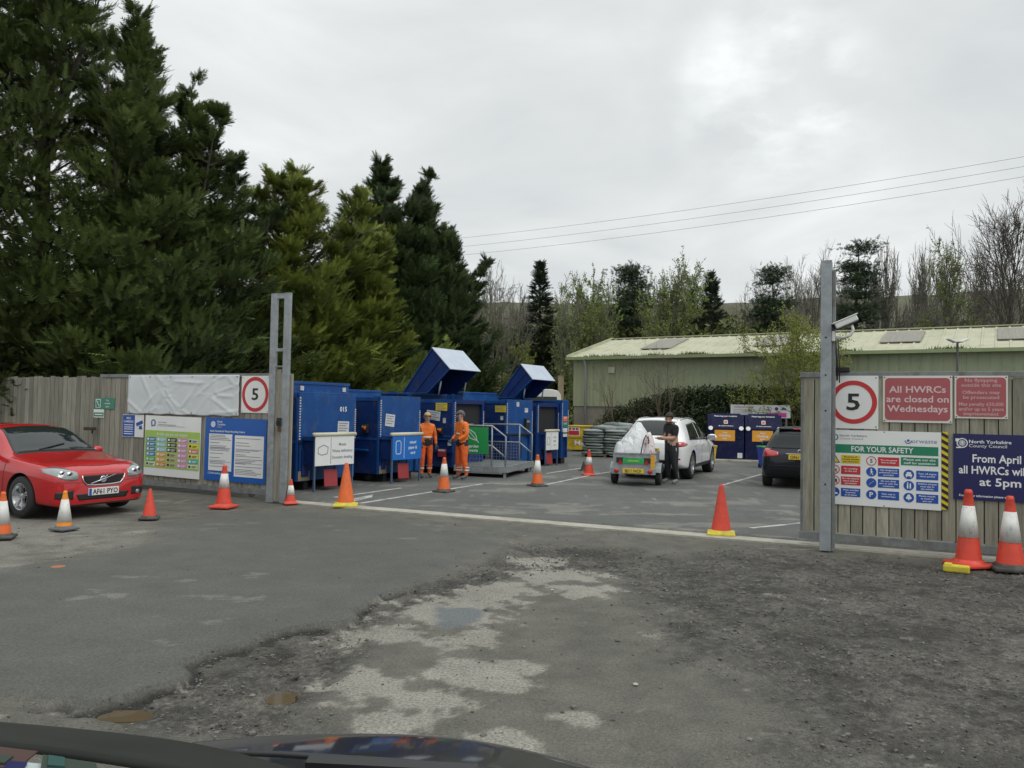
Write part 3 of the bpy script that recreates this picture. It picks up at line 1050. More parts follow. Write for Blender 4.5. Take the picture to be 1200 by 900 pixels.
for ci, colm in enumerate(table):
    for ri, ch_ in enumerate(colm):
        x0 = wd * (.035 + ci * .191); z1 = h * (.64 - ri * .083)
        mb.rect(x0, z1 - h * .064, x0 + wd * .172, z1, -.018, cols[ch_])
        tm = black_p if ch_ in 'ynsuw' else white_txt
        lt.rect(x0 + wd * .015, z1 - h * .05, x0 + wd * .05, z1 - h * .014, -.020, tm)
        lt.rect(x0 + wd * .07, z1 - h * .032, x0 + wd * .155, z1 - h * .022, -.020, tm)
        lt.rect(x0 + wd * .07, z1 - h * .05, x0 + wd * .135, z1 - h * .042, -.020, tm)
mb.build('label_grid', root)
lt.text('At this site you can recycle', wd * .5, h * .675, h * .045, -.018, white_txt, maxw=wd * .72)
lt.text('North Yorkshire', wd * .24, h * .885, h * .02, -.015, grey_txt, 'l')
lt.text('Household Waste Recycling Centre', wd * .24, h * .845, h * .02, -.015, grey_txt, 'l', maxw=wd * .5)
lt.rect(wd * .22, h * .83, wd * .72, h * .835, -.015, grey_txt)
lt.build('lettering', root)
mb = MB()
mb.disc(wd * .15, h * .88, wd * .045, -.015, steelblue_txt, wd * .028, 20); mb.prism([(wd * .105, h * .90), (wd * .125, h * .92), (wd * .135, h * .81), (wd * .115, h * .82)], -.0152, -.012, steelblue_txt)
mb.prism([(wd * .17, h * .91), (wd * .192, h * .91), (wd * .19, h * .83), (wd * .172, h * .83)], -.0152, -.012, steelblue_txt); mb.build('emblem', root)
fixings(root, [(wd * f, h * .945) for f in (.15, .5, .8)] + [(wd * f, h * .045) for f in (.15, .5, .8)])

# blue information board
root, wd, h = sign('information_board', WL, OL, (242, 489, 313.5, 562), 'blue site information board with two white text columns', 'sign', off=.014, rot=R(.4))
panel(root, wd, h, royal_p, .010)
mb = MB(); mb.rect(wd * .07, h * .16, wd * .455, h * .745, -.013, white_p); mb.rect(wd * .50, h * .09, wd * .965, h * .735, -.013, white_p); mb.build('text_panel', root)
mb = MB(); r = random.Random(3)
for x0, x1, z0, z1 in ((.09, .44, .19, .72), (.52, .95, .12, .71)):
    z = z1
    while z > z0:
        if r.random() < .82:
            mb.rect(wd * x0, h * z, wd * (x0 + (x1 - x0) * r.uniform(.35, 1)), h * (z + .008), -.016, grey_txt)
        z -= .024 if r.random() < .8 else .045
    for zz in (.3, .52):
        mb.rect(wd * x0, h * zz, wd * x1, h * (zz + .004), -.0165, steelblue_txt)
mb.build('small_print', root)
mb = MB()
mb.text('North', wd * .20, h * .925, h * .03, -.013, white_txt, 'l'); mb.text('Yorkshire', wd * .20, h * .88, h * .03, -.013, white_txt, 'l'); mb.text('Council', wd * .20, h * .845, h * .022, -.013, white_txt, 'l', bold=False)
mb.text('Settle Household Waste Recycling Centre', wd * .08, h * .775, h * .03, -.013, white_txt, 'l', maxw=wd * .66)
mb.text('[ Check before you travel', wd * .07, h * .105, h * .03, -.013, white_txt, 'l', maxw=wd * .38)
mb.build('lettering', root)
mb = MB(); 
for k in range(10):
    a = k * math.pi / 5; mb.disc(wd * .13 + wd * .028 * math.cos(a), h * .895 + wd * .028 * math.sin(a), wd * .010, -.013, white_txt, 0, 10)
mb.disc(wd * .13, h * .895, wd * .014, -.013, white_txt, 0, 14); mb.build('emblem', root)
fixings(root, [(.03, .03), (wd - .03, .03), (.03, h - .03), (wd - .03, h - .03)])

# ---- right gate signs
root, wd, h = sign('closing_day_sign', WR, OR_, (1034.8, 440.5, 1116, 494.5), 'faded red sign saying All HWRCs are closed on Wednesdays')
panel(root, wd, h, mat('cream_sign_face', (.66, .64, .58), .4, var=.05))
mb = MB(); mb.rrect(.025, .03, wd - .025, h - .03, -.008, faded_red, .05); mb.build('red_field', root)
mb = MB()
for i, s_ in enumerate(('All HWRCs', 'are closed on', 'Wednesdays')): mb.text(s_, wd / 2, h * (.64 - .205 * i), h * .135, -.010, faded_txt, maxw=wd * .9, sx=1.12)
mb.build('lettering', root)
fixings(root, [(.02, .02), (wd - .02, .02), (.02, h - .02), (wd - .02, h - .02)])
root, wd, h = sign('flytipping_sign', WR, OR_, (1118.6, 440.5, 1181, 490), 'smaller faded red sign about flytipping')
panel(root, wd, h, mat('cream_sign_face', (.66, .64, .58)))
mb = MB(); mb.rrect(.02, .022, wd - .02, h - .022, -.008, faded_red, .05); mb.build('red_field', root)
mb = MB()
for s_, z in (('No flytipping', .86), ('outside this site', .745), ('Offenders may', .575), ('be prosecuted', .46), ('Max penalty £50,000', .30), ('and/or up to 5 years', .185), ('imprisonment', .075)):
    mb.text(s_, wd / 2, h * z, h * .075, -.010, faded_txt2, maxw=wd * .84, sx=1.15)
mb.build('lettering', root)
fixings(root, [(.02, .02), (wd - .02, .02), (.02, h - .02), (wd - .02, h - .02)])

# FOR YOUR SAFETY board
root, wd, h = sign('safety_board', WR, OR_, (973, 503.5, 1103, 590), 'white safety rules board headed FOR YOUR SAFETY', off=.008)
panel(root, wd, h, white_p, .008)
u = lambda a: wd * a
v = lambda a: h * a
PX0, PX1, PYT, PYB = 110, 1075, 118, 770       # the board in the enlarged photograph


def bx(x): return (x - 100) / (1075 - 100) * wd


def bz(y): return h * (1 - (y - 105) / (760 - 105))


mb = MB(); mb.rect(u(.012), v(.695), u(.975), v(.81), -.011, green_p); mb.build('green_band', root)
lt = MB(); lt.text('FOR YOUR SAFETY', u(.48), v(.718), v(.068), -.014, white_txt, maxw=u(.56), sx=1.3)
lt.text('North Yorkshire', u(.09), v(.915), v(.026), -.010, grey_txt, 'l', sx=1.3); lt.text('County Council', u(.09), v(.875), v(.024), -.010, grey_txt, 'l', bold=False, sx=1.3)
lt.text('orwaste', u(.745), v(.855), v(.052), -.010, steelblue_txt, 'l', bold=False, sx=1.55, maxw=u(.22))
mb = MB(); mb.disc(u(.045), v(.905), v(.045), -.011, steelblue_txt, v(.030), 24); mb.rect(u(.012), v(.91), u(.04), v(.955), -.0112, steelblue_txt)
cx_, cz_ = u(.715), v(.885)
for k in range(10):
    t0, t1 = math.pi + k * math.pi / 10, math.pi + (k + 1) * math.pi / 10
    mb.prism([(cx_ + rr * math.cos(tt), cz_ + rr * math.sin(tt)) for rr, tt in ((v(.030), t0), (v(.044), t0), (v(.044), t1), (v(.030), t1))], -.011, -.008, steelblue_txt)
mb.disc(cx_, cz_, v(.016), -.011, blue_p, 0, 16); mb.build('emblem', root)
# grid of pictograms and rules
pics = MB()
colx = [(.045, .105, .285), (.385, .445, .635), (.72, .785, .975)]
rowz = [.60, .455, .31, .155]
rules = [[('tri', 'y', ('Be aware of', 'moving vehicles', 'and machinery')), ('ban', 'r', ('No smoking', 'on this site')), ('ban2', 'r', ('Do not remove', 'items without', 'permission')), ('boot', 'b', ('Wear sensible', 'footwear', 'at all times'))],
         [('five', 'r', ('The site speed', 'limit is 5mph')), ('walk', 'b', ('Use designated', 'pedestrian routes', 'provided')), ('bar', 'b', ('Do not climb', 'into or over the', 'containers')), ('P', 'b', ('Park only in', 'marked bays'))],
         [None, ('car', 'b', ('Turn off engine', 'when parked')), ('kid', 'b', ('Children and pets', 'must stay in', 'the vehicle')), ('tree', 'b', ('Please recycle', 'as much as', 'you can'))]]
cm = {'y': yellow_p, 'r': red_p, 'b': blue_p}
for ci in range(3):
    cx, lx0, lx1 = colx[ci]
    for ri in range(4):
        it = rules[ci][ri]
        if it is None: continue
        z = rowz[ri] - ci * .012 + .012
        k, c_, tx = it
        lab = MB(); lab.rect(u(lx0), v(z - .058), u(lx1), v(z + .055), -.011, cm[c_]); lab.build('rule_label', root); pics = MB()
        n_ = len(tx)
        for i, s_ in enumerate(tx):
            lt.text(s_, u((lx0 + lx1) / 2), v(z + (.022 if n_ == 3 else .008) - i * .032), v(.019), -.0135, black_p if c_ == 'y' else white_txt, maxw=u((lx1 - lx0) * .86), sx=1.2)
        X_, Z_, r_ = u(cx), v(z), v(.062)
        if k == 'tri':
            pics.prism([(X_ - r_ * 1.05, Z_ - r_ * .85), (X_ + r_ * 1.05, Z_ - r_ * .85), (X_, Z_ + r_)], -.011, -.008, black_p)
            pics.prism([(X_ - r_ * .8, Z_ - r_ * .7), (X_ + r_ * .8, Z_ - r_ * .7), (X_, Z_ + r_ * .7)], -.013, -.010, yellow_p)
            pics.rect(X_ - r_ * .1, Z_ - r_ * .3, X_ + r_ * .1, Z_ + r_ * .35, -.015, black_p); pics.rect(X_ - r_ * .1, Z_ - r_ * .58, X_ + r_ * .1, Z_ - r_ * .42, -.015, black_p)
        elif k in ('ban', 'ban2', 'five'):
            pics.disc(X_, Z_, r_, -.011, red_p, r_ * .84, 28)
            if k == 'five': pics.text('5', X_, Z_ - r_ * .4, r_ * .8, -.011, black_p)
            else:
                pics.rect(X_ - r_ * .45, Z_ - r_ * (.12 if k == 'ban' else .4), X_ + r_ * .45, Z_ + r_ * (.12 if k == 'ban' else .3), -.011, black_p)
                pics.bar((X_ - r_ * .6, -.0125, Z_ + r_ * .6), (X_ + r_ * .6, -.0125, Z_ - r_ * .6), .003, r_ * .13, red_p, (1, 0, 1))
        else:
            pics.disc(X_, Z_, r_, -.011, blue_p, 0, 28)
            if k == 'P': pics.text('P', X_, Z_ - r_ * .5, r_, -.0135, white_txt)
            elif k == 'walk':
                pics.disc(X_, Z_ + r_ * .52, r_ * .16, -.013, white_txt, 0, 12)
                pics.prism([(X_ - r_ * .15, Z_ + r_ * .3), (X_ + r_ * .15, Z_ + r_ * .3), (X_ + r_ * .1, Z_ - r_ * .15), (X_ - r_ * .15, Z_ - r_ * .15)], -.013, -.010, white_txt)
                pics.bar((X_, -.012, Z_ - r_ * .12), (X_ + r_ * .3, -.012, Z_ - r_ * .65), .003, r_ * .15, white_txt, (1, 0, 1)); pics.bar((X_ - r_ * .05, -.012, Z_ - r_ * .12), (X_ - r_ * .3, -.012, Z_ - r_ * .65), .003, r_ * .15, white_txt, (1, 0, 1))
                pics.bar((X_, -.012, Z_ + r_ * .2), (X_ + r_ * .35, -.012, Z_ - r_ * .1), .003, r_ * .12, white_txt, (1, 0, 1))
            elif k == 'bar': pics.bar((X_ - r_ * .5, -.012, Z_ - r_ * .45), (X_ + r_ * .5, -.012, Z_ + r_ * .45), .003, r_ * .2, white_txt, (1, 0, 1))
            elif k == 'boot': pics.prism([(X_ - r_ * .55, Z_ + r_ * .45), (X_ - r_ * .15, Z_ + r_ * .45), (X_ - r_ * .05, Z_ - r_ * .02), (X_ + r_ * .6, Z_ - r_ * .2), (X_ + r_ * .6, Z_ - r_ * .5), (X_ - r_ * .6, Z_ - r_ * .5)], -.013, -.010, white_txt)
            elif k == 'car':
                pics.rrect(X_ - r_ * .6, Z_ - r_ * .35, X_ + r_ * .6, Z_ + r_ * .1, -.013, white_txt, r_ * .1); pics.rrect(X_ - r_ * .42, Z_ + r_ * .12, X_ + r_ * .42, Z_ + r_ * .5, -.013, white_txt, r_ * .1)
                for q_ in (-1, 1): pics.rect(X_ + q_ * r_ * .42 - r_ * .1, Z_ - r_ * .58, X_ + q_ * r_ * .42 + r_ * .1, Z_ - r_ * .35, -.013, white_txt)
            elif k == 'kid':
                for q_, s2 in ((-.22, 1.0), (.28, .7)):
                    pics.disc(X_ + q_ * r_, Z_ + r_ * (.55 * s2), r_ * .14, -.013, white_txt, 0, 12); pics.rect(X_ + q_ * r_ - r_ * .13, Z_ - r_ * .6, X_ + q_ * r_ + r_ * .13, Z_ + r_ * .36 * s2, -.013, white_txt)
            elif k == 'tree':
                for a in (90, 210, 330): pics.disc(X_ + r_ * .28 * math.cos(R(a)), Z_ + r_ * .28 * math.sin(R(a)) + r_ * .1, r_ * .3, -.013, white_txt, 0, 14)
                pics.rect(X_ - r_ * .08, Z_ - r_ * .6, X_ + r_ * .08, Z_, -.0132, white_txt)
        pics.build('pictogram', root)
lab = MB(); lab.rect(u(.65), v(.562), u(.975), v(.665), -.011, green_p)
lt.text('Please ask our site', u(.8125), v(.625), v(.026), -.0135, white_txt, maxw=u(.29), sx=1.3); lt.text('staff for assistance', u(.8125), v(.58), v(.026), -.0135, white_txt, maxw=u(.29), sx=1.3)
lab.build('rule_label', root); lt.build('lettering', root)
fixings(root, [(u(.5), v(.985)), (u(.5), v(.015))])
# hazard strip at the board's edge
root, wd, h = sign('hazard_strip', WR, OR_, (1103.3, 506, 1111, 597), 'yellow and black striped hazard strip down the side of the safety board', 'hazard strip', off=.010)
panel(root, wd, h, yellow_p, .006)
mb = MB(); k = 0; n_ = 11
for i in range(n_):
    z0 = h * i / n_
    zz = [z0 + h * .0, z0 + h / n_ * .5]
    pts = [(0, zz[0] + wd * .6), (0, min(h, zz[1] + wd * .6)), (wd, zz[1]), (wd, zz[0])]
    mb.prism([(a_, min(h, b_)) for a_, b_ in pts], -.009, -.006, black_p)
mb.build('stripe', root)

# navy notice board
root, wd, h = sign('closing_time_board', WR, OR_, (1117, 508, 1262, 584.5), 'navy notice board about April closing hours behind the striped cones', off=.008)
panel(root, wd, h, navy_p, .008)
mb = MB()
k = wd / (1262 - 1117)
nx = lambda p: WR(p, 540)[0] - WR(1117, 540)[0]
mb.text('From April', nx(1196.5), h * .575, h * .115, -.010, white_txt, 'r', maxw=nx(1197) - nx(1140), sx=1.15)
_wf = text_geo('all HWRCs will close')[2] / text_geo('all HWRCs wil')[2] * (nx(1200.5) - nx(1123.5))
mb.text('all HWRCs will close', nx(1123.5), h * .40, h * .115, -.010, white_txt, 'l', sx=2.0, maxw=_wf)
mb.text('at 5pm', nx(1196.5), h * .225, h * .115, -.010, white_txt, 'r', sx=1.15)
mb.text('For further information please visit', nx(1124), h * .05, h * .032, -.010, white_txt, 'l', maxw=nx(1254) - nx(1124))
mb.text('North Yorkshire', nx(1135.5), h * .862, h * .048, -.010, white_txt, 'l', sx=1.15); mb.text('County Council', nx(1135.5), h * .80, h * .046, -.010, white_txt, 'l', bold=False, sx=1.15)
mb.build('lettering', root)
mb = MB(); ex_ = nx(1127.5); ez_ = h * .86; rr = h * .075
mb.disc(ex_, ez_, rr, -.010, white_txt, rr * .80, 28); mb.disc(ex_, ez_, rr * .62, -.010, mat('crest_grey', (.35, .36, .42), .5), 0, 24)
for a in range(0, 180, 45):
    mb.bar((ex_ - rr * .55 * math.cos(R(a)), -.0115, ez_ - rr * .55 * math.sin(R(a))), (ex_ + rr * .55 * math.cos(R(a)), -.0115, ez_ + rr * .55 * math.sin(R(a))), .002 + a * 2e-6, rr * .10, white_txt, (1, 0, .3))
mb.rect(ex_ - rr * 1.2, ez_ + rr * .3, ex_ - rr * .6, ez_ + rr * .9, -.0102, white_txt); mb.rect(ex_ - rr * 1.1, ez_ - rr * 1.05, ex_ - rr * .2, ez_ - rr * .82, -.0102, white_txt)
mb.build('crest', root)
fixings(root, [(.03, h - .03), (.03, .03)])
# ================================================================== TRAFFIC CONES
c_red = mat('cone_red', (.66, .065, .035), .5, col3=(.16, .07, .05), c3s=14, c3lo=.58, c3hi=.66, c3amt=.7, var=.12, vs=9, col2=(.30, .06, .05), c2amt=.35, c2s=5)
c_org = mat('cone_orange', (.72, .14, .028), .5, col3=(.20, .10, .06), c3s=14, c3lo=.58, c3hi=.66, c3amt=.7, var=.10, vs=9, col2=(.35, .10, .05), c2amt=.4, c2s=5)
c_amb = mat('cone_amber', (.80, .27, .02), .5, var=.1, vs=9)
c_whi = mat('cone_sleeve', (.68, .68, .65), .5, col3=(.25, .22, .19), c3s=16, c3lo=.58, c3hi=.64, c3amt=.7, var=.10, vs=8, col2=(.42, .40, .37), c2amt=.3, c2s=5)
c_blk = mat('cone_base_rubber', (.05, .048, .045), .85, var=.3, vs=9, col2=(.12, .11, .095), c2amt=.6, c2s=4)
c_yel = mat('cone_base_yellow', (.60, .50, .04), .6, var=.12, vs=9, col2=(.25, .21, .07), c2amt=.4, c2s=4)
c_gry = mat('cone_base_grey', (.12, .125, .135), .8, var=.2)


def cone(px, py, h, label, kind='std', body=None, basem=None, sleeve=(.42, .80), rz=0.0, tilt=0.0, bw=None, tipm=None, lowm=None):
    body = body or c_red; basem = basem or body
    bwid = (bw or .50) * h
    p = G(px, py); p = p + Vector((p.x, p.y, 0)).normalized() * bwid * .45
    root = empty('traffic_cone', (p.x, p.y, -.004), rz, label, 'traffic cone', 'traffic cones around the yard gates')
    root.rotation_euler = (tilt, 0, rz)
    mb = MB(); hb = .045 * h + .012
    b2 = bwid / 2
    mb.rbox((-b2, -b2, 0), (b2, b2, hb), basem, min(.02, hb * .4))
    mb.lathe([(bwid * .44, hb), (bwid * .40, hb * 1.5), (bwid * .36, hb * 1.7)], basem, 24)
    mb.build('base', root)
    r0, r1 = bwid * .36, h * .042
    z0, z1 = hb * 1.4, h
    rad = lambda z: r0 + (r1 - r0) * (z - z0) / (z1 - z0)
    mb = MB()
    prof = [(rad(z0), z0), (rad(z0 + .02), z0 + .02)]
    s0, s1 = z0 + (z1 - z0) * sleeve[0], z0 + (z1 - z0) * sleeve[1]
    if kind == 'plain':
        prof += [(rad(z), z) for z in np.linspace(z0 + .05, z1 - .03, 6)] + [(r1, z1 - .01), (r1 * .8, z1), (r1 * .5, z1), (r1 * .45, z1 - .04)]
        mb.lathe(prof, body, 28)
    else:
        mb.lathe([(rad(z0), z0), (rad(s0), s0)], lowm or body, 28)
        mb.lathe([(rad(s0) * .985, s0 - .002), (rad(s1) * .985, s1 + .002)], body, 28)
        tp = tipm or body
        mb.lathe([(rad(s1), s1), (rad(z1 - h * .06), z1 - h * .06), (r1 * 1.25, z1 - h * .055), (r1 * 1.2, z1 - h * .035), (r1, z1 - .008), (r1 * .75, z1), (r1 * .45, z1), (r1 * .4, z1 - .05)], tp, 28)
    mb.build('cone_body', root)
    if kind != 'plain':
        mb = MB(); mb.lathe([(rad(s0), s0), (rad(s0) + .004, s0), (rad(s1) + .004, s1), (rad(s1), s1)], c_whi, 28); mb.build('reflective_sleeve', root)
    return root


cone(2, 632, .62, 'white sleeved cone cut off by the frame in front of the red car', sleeve=(.24, .78), body=c_org, basem=c_blk, rz=.3)
cone(75, 622, .56, 'small white cone with amber tip in front of the red hatchback', sleeve=(.13, .76), body=c_org, basem=c_gry, tipm=c_amb, lowm=c_amb, rz=-.4, bw=.52)
cone(175, 609, .48, 'small plain orange cone on a black base near the recycling chart', 'plain', body=c_red, basem=c_blk, rz=.25, bw=.6)
cone(262, 596, .76, 'red and white cone in front of the blue information board', basem=c_red, sleeve=(.42, .78), rz=-.2)
cone(340.5, 591, .46, 'short red and white cone tucked beside the twin gate post', sleeve=(.30, .72), rz=.4, bw=.55)
cone(405, 594.5, .80, 'plain orange cone on a yellow base by the first blue container', 'plain', body=c_org, basem=c_yel, rz=.15, bw=.55)
cone(520, 577.5, .76, 'orange and white cone in front of the two workers', body=c_org, basem=c_blk, sleeve=(.40, .80), rz=-.5)
cone(629.5, 570.5, .76, 'orange and white cone at the foot of the steel platform', body=c_org, basem=c_blk, sleeve=(.36, .80), rz=.6)
cone(690, 557.5, .73, 'red and white cone left of the loaded trailer', body=c_red, basem=c_red, sleeve=(.36, .68), rz=.1)
cone(684, 552, .30, 'low black cone foot behind the cone beside the trailer', 'plain', body=c_blk, basem=c_blk, rz=.4, bw=.9)
cone(845, 628.5, .76, 'plain red cone on a yellow base standing on the gate track', 'plain', body=c_red, basem=c_yel, rz=-.25, bw=.54)
cone(1135, 666, .95, 'tall striped cone with a yellow foot block by the navy board', body=c_red, basem=c_red, sleeve=(.33, .77), rz=.2, bw=.44)
cone(1184, 671, .90, 'striped cone on a dark base at the frame edge by the navy board', body=c_red, basem=c_blk, sleeve=(.33, .77), rz=-.3, bw=.48)
# yellow plastic block at the foot of the tall cone
p = G(1123, 669); mb = MB()
mb.rbox((-.16, -.055, 0), (.12, .055, .09), c_yel, .02); mb.rbox((-.15, -.05, .07), (-.06, .05, .105), c_yel, .015)
o = mb.build('yellow_block'); o.location = (p.x, p.y, -.02); o.rotation_euler = (0, 0, -.55)
tag(o, 'yellow plastic block lying against the foot of a tall cone', 'block')
# crushed cone tip on the forecourt
p = G(68, 666.5); mb = MB()
mb.lathe([(.0, 0), (.11, .0), (.09, .022), (.05, .03), (.0, .034)], mat('dirty_orange', (.38, .13, .05), .7, var=.3, vs=14), 14); mb.rbox((-.17, -.05, 0), (-.05, .05, .022), c_whi, .008)
o = mb.build('cone_stump'); o.location = (p.x, p.y, 0)
tag(o, 'flattened orange and white cone stump lying on the smooth tarmac', 'cone stump')
# a few separate larger bits of rubble
for i, (px, py, s_, lb) in enumerate(((647, 690, .020, 'pale flat stone lying on the dark gravel near the centre'), (745, 800, .018, 'white chip of stone on the gravel edge'), )):
    p = G(px, py); bmx = bmesh.new(); bmesh.ops.create_icosphere(bmx, subdivisions=2, radius=s_)
    for vv_ in bmx.verts: vv_.co *= 1 + random.uniform(-.2, .2); vv_.co.z *= .5
    mb = MB(); mb.bm(bmx, mat('pale_stone', (.38, .37, .34), .9, var=.15), False); o = mb.build('stone'); o.location = (p.x, p.y, -.01); tag(o, lb, 'stone')

# ================================================================== VEHICLES
def pchip(xs, ys, x):
    xs = np.asarray(xs, float); ys = np.asarray(ys, float)
    h = np.diff(xs); d = np.diff(ys) / h
    m = np.zeros_like(ys)
    for i in range(1, len(xs) - 1):
        if d[i - 1] * d[i] > 0:
            w1, w2 = 2 * h[i] + h[i - 1], h[i] + 2 * h[i - 1]
            m[i] = (w1 + w2) / (w1 / d[i - 1] + w2 / d[i])
    m[0], m[-1] = d[0], d[-1]
    i = np.clip(np.searchsorted(xs, x) - 1, 0, len(h) - 1)
    t = (x - xs[i]) / h[i]
    return ((2 * t ** 3 - 3 * t ** 2 + 1) * ys[i] + (t ** 3 - 2 * t ** 2 + t) * h[i] * m[i] + (-2 * t ** 3 + 3 * t ** 2) * ys[i + 1] + (t ** 3 - t ** 2) * h[i] * m[i + 1])


glass = bpy.data.materials.new('car_glass'); glass.use_nodes = True
_b = glass.node_tree.nodes['Principled BSDF']
_b.inputs['Base Color'].default_value = (.016, .022, .022, 1); _b.inputs['Roughness'].default_value = .04
_b.inputs['Specular IOR Level'].default_value = .4
tyre_m = mat('tyre_rubber', (.022, .022, .022), .85, var=.2, vs=8)
alloy = mat('alloy_rim', (.45, .46, .47), .3, .75, var=.08)
trim_m = mat('black_trim', (.016, .016, .017), .5, var=.15)
chrome = mat('bright_trim', (.62, .63, .64), .18, .9, var=.03)
lamp_clear = mat('clear_lamp', (.26, .275, .28), .15, .2, var=.15, vs=12, coat=1)
lamp_red = mat('red_lamp', (.42, .010, .012), .15, 0, var=.1, coat=1)
plate_w = mat('white_plate', (.68, .69, .67), .35, var=.03)
plate_y = mat('yellow_plate', (.70, .50, .03), .35, var=.03)
dark_in = mat('dark_interior', (.012, .012, .013), .8)


class Car:
    def __init__(s, name, loc, heading, label, st, paint, wheels, cat='car', body_name='body'):
        s.root = empty(name, loc, heading, label, cat)
        keys = ('zb', 'w', 'zw', 'zs', 'ws', 'zt', 'wt', 'ze')
        xs = [a[0] for a in st]
        x = np.unique(np.concatenate([np.linspace(xs[0], xs[-1], 90), xs[0] + (xs[1] - xs[0]) * np.linspace(0, 1, 6), xs[-1] - (xs[-1] - xs[-2]) * np.linspace(0, 1, 6)]))
        P = {k: pchip(xs, [a[i + 1] for a in st], x) for i, k in enumerate(keys)}
        secs = []
        for i in range(len(x)):
            q = {k: P[k][i] for k in keys}
            c = [(0, q['zb']), (.6 * q['w'], q['zb']), (.90 * q['w'], q['zb'] + .015), (.975 * q['w'], q['zb'] + .09), (q['w'], q['zw']), (.992 * q['w'], (q['zw'] + q['zs']) / 2 + .03), (q['ws'], q['zs']),
                 ((q['ws'] + q['wt']) / 2 + .018, (q['zs'] + q['ze']) / 2), (q['wt'], q['ze']), (q['wt'] * .72, q['ze'] + (q['zt'] - q['ze']) * .62), (q['wt'] * .35, q['zt'] - (q['zt'] - q['ze']) * .07), (0, q['zt'])]
            c = np.array(c)
            pts = []
            for j in range(len(c) - 1):
                p0, p1, p2, p3 = c[max(j - 1, 0)], c[j], c[j + 1], c[min(j + 2, len(c) - 1)]
                for t in (0, .25, .5, .75):
                    # centripetal-ish: damped tangents keep creases readable
                    m1, m2 = (p2 - p0) * .38, (p3 - p1) * .38
                    pts.append((2 * t ** 3 - 3 * t ** 2 + 1) * p1 + (t ** 3 - 2 * t ** 2 + t) * m1 + (-2 * t ** 3 + 3 * t ** 2) * p2 + (t ** 3 - t ** 2) * m2)
            pts.append(c[-1])
            secs.append(pts)
        n = len(secs[0])
        vs = []; ring = 2 * n - 2
        for i, pts in enumerate(secs):
            for p in pts: vs.append((x[i], p[0], p[1]))
            for p in pts[-2:0:-1]: vs.append((x[i], -p[0], p[1]))
        fs = []
        for i in range(len(secs) - 1):
            for k in range(ring):
                fs.append((i * ring + k, i * ring + (k + 1) % ring, (i + 1) * ring + (k + 1) % ring, (i + 1) * ring + k))
        fs.append(tuple(range(ring))[::-1]); fs.append(tuple((len(secs) - 1) * ring + k for k in range(ring)))
        s.bvh = BVHTree.FromPolygons(vs, fs)
        me = bpy.data.meshes.new(body_name); me.from_pydata(vs, [], fs)
        me.materials.append(paint); me.materials.append(dark_in)
        me.polygons.foreach_set('use_smooth', [True] * len(fs))
        bm_ = bmesh.new(); bm_.from_mesh(me); bmesh.ops.recalc_face_normals(bm_, faces=bm_.faces); bm_.to_mesh(me); bm_.free()
        ob = bpy.data.objects.new(body_name, me); COL.objects.link(ob)
        # wheel wells
        cut = MB()
        for wx, wy, r in wheels:
            sgn = 1 if wy > 0 else -1
            nn = 40
            for y0, y1 in ((abs(wy) - .24, abs(wy) + .4),):
                vs2 = []
                for yy in (y0, y1):
                    for k in range(nn):
                        a = 2 * math.pi * k / nn
                        vs2.append((wx + (r + .055) * math.cos(a), sgn * yy, r + (r + .055) * math.sin(a)))
                f2 = [tuple(range(nn)), tuple(range(2 * nn - 1, nn - 1, -1))] + [(k, nn + k, nn + (k + 1) % nn, (k + 1) % nn) for k in range(nn)]
                cut.add(vs2, f2, dark_in)
        co = cut.build('cutter')
        bm_ = bmesh.new(); bm_.from_mesh(co.data); bmesh.ops.recalc_face_normals(bm_, faces=bm_.faces); bm_.to_mesh(co.data); bm_.free()
        md = ob.modifiers.new('b', 'BOOLEAN'); md.object = co; md.operation = 'DIFFERENCE'; md.solver = 'EXACT'
        try: md.material_mode = 'TRANSFER'
        except Exception: pass
        dg = bpy.context.evaluated_depsgraph_get(); dg.update()
        nm = bpy.data.meshes.new_from_object(ob.evaluated_get(dg))
        ob.modifiers.clear()
        ob.data = nm
        nm.name = body_name
        try:
            nm.set_sharp_from_angle(angle=R(48))
        except Exception: pass
        bpy.data.objects.remove(co)
        ob.parent = s.root
        s.body = ob

    def hit(s, o, d):
        h = s.bvh.ray_cast(Vector(o), Vector(d).normalized())
        return h[0]

    def patch(s, name, fn, m, nu=24, nv=10, off=.006, dirv=(0, 1, 0), parent=None, th=None):
        """fn(u,v) -> start point; cast along dirv on the body, lay a sheet 'off' proud of it"""
        d = Vector(dirv).normalized()
        vs = []; ok = {}
        for j in range(nv + 1):
            for i in range(nu + 1):
                p = fn(i / nu, j / nv)
                h = s.hit(p, d)
                if h is not None:
                    ok[(i, j)] = len(vs); vs.append(h - d * off)
        fs = []
        for j in range(nv):
            for i in range(nu):
                q = [ok.get(k) for k in ((i, j), (i + 1, j), (i + 1, j + 1), (i, j + 1))]
                if None not in q: fs.append(tuple(q))
        # rim going back into the body so the piece has an edge
        mb = MB(); mb.add(vs, fs, m, True)
        o = mb.build(name, parent or s.root)
        if o:
            bm_ = bmesh.new(); bm_.from_mesh(o.data)
            bmesh.ops.recalc_face_normals(bm_, faces=bm_.faces)
            nsum = Vector()
            for f in bm_.faces: nsum += f.normal
            if nsum.dot(d) > 0: bmesh.ops.reverse_faces(bm_, faces=bm_.faces[:])
            bm_.to_mesh(o.data); bm_.free()
            sm = o.modifiers.new('t', 'SOLIDIFY'); sm.thickness = off + .004; sm.offset = -1
        return o

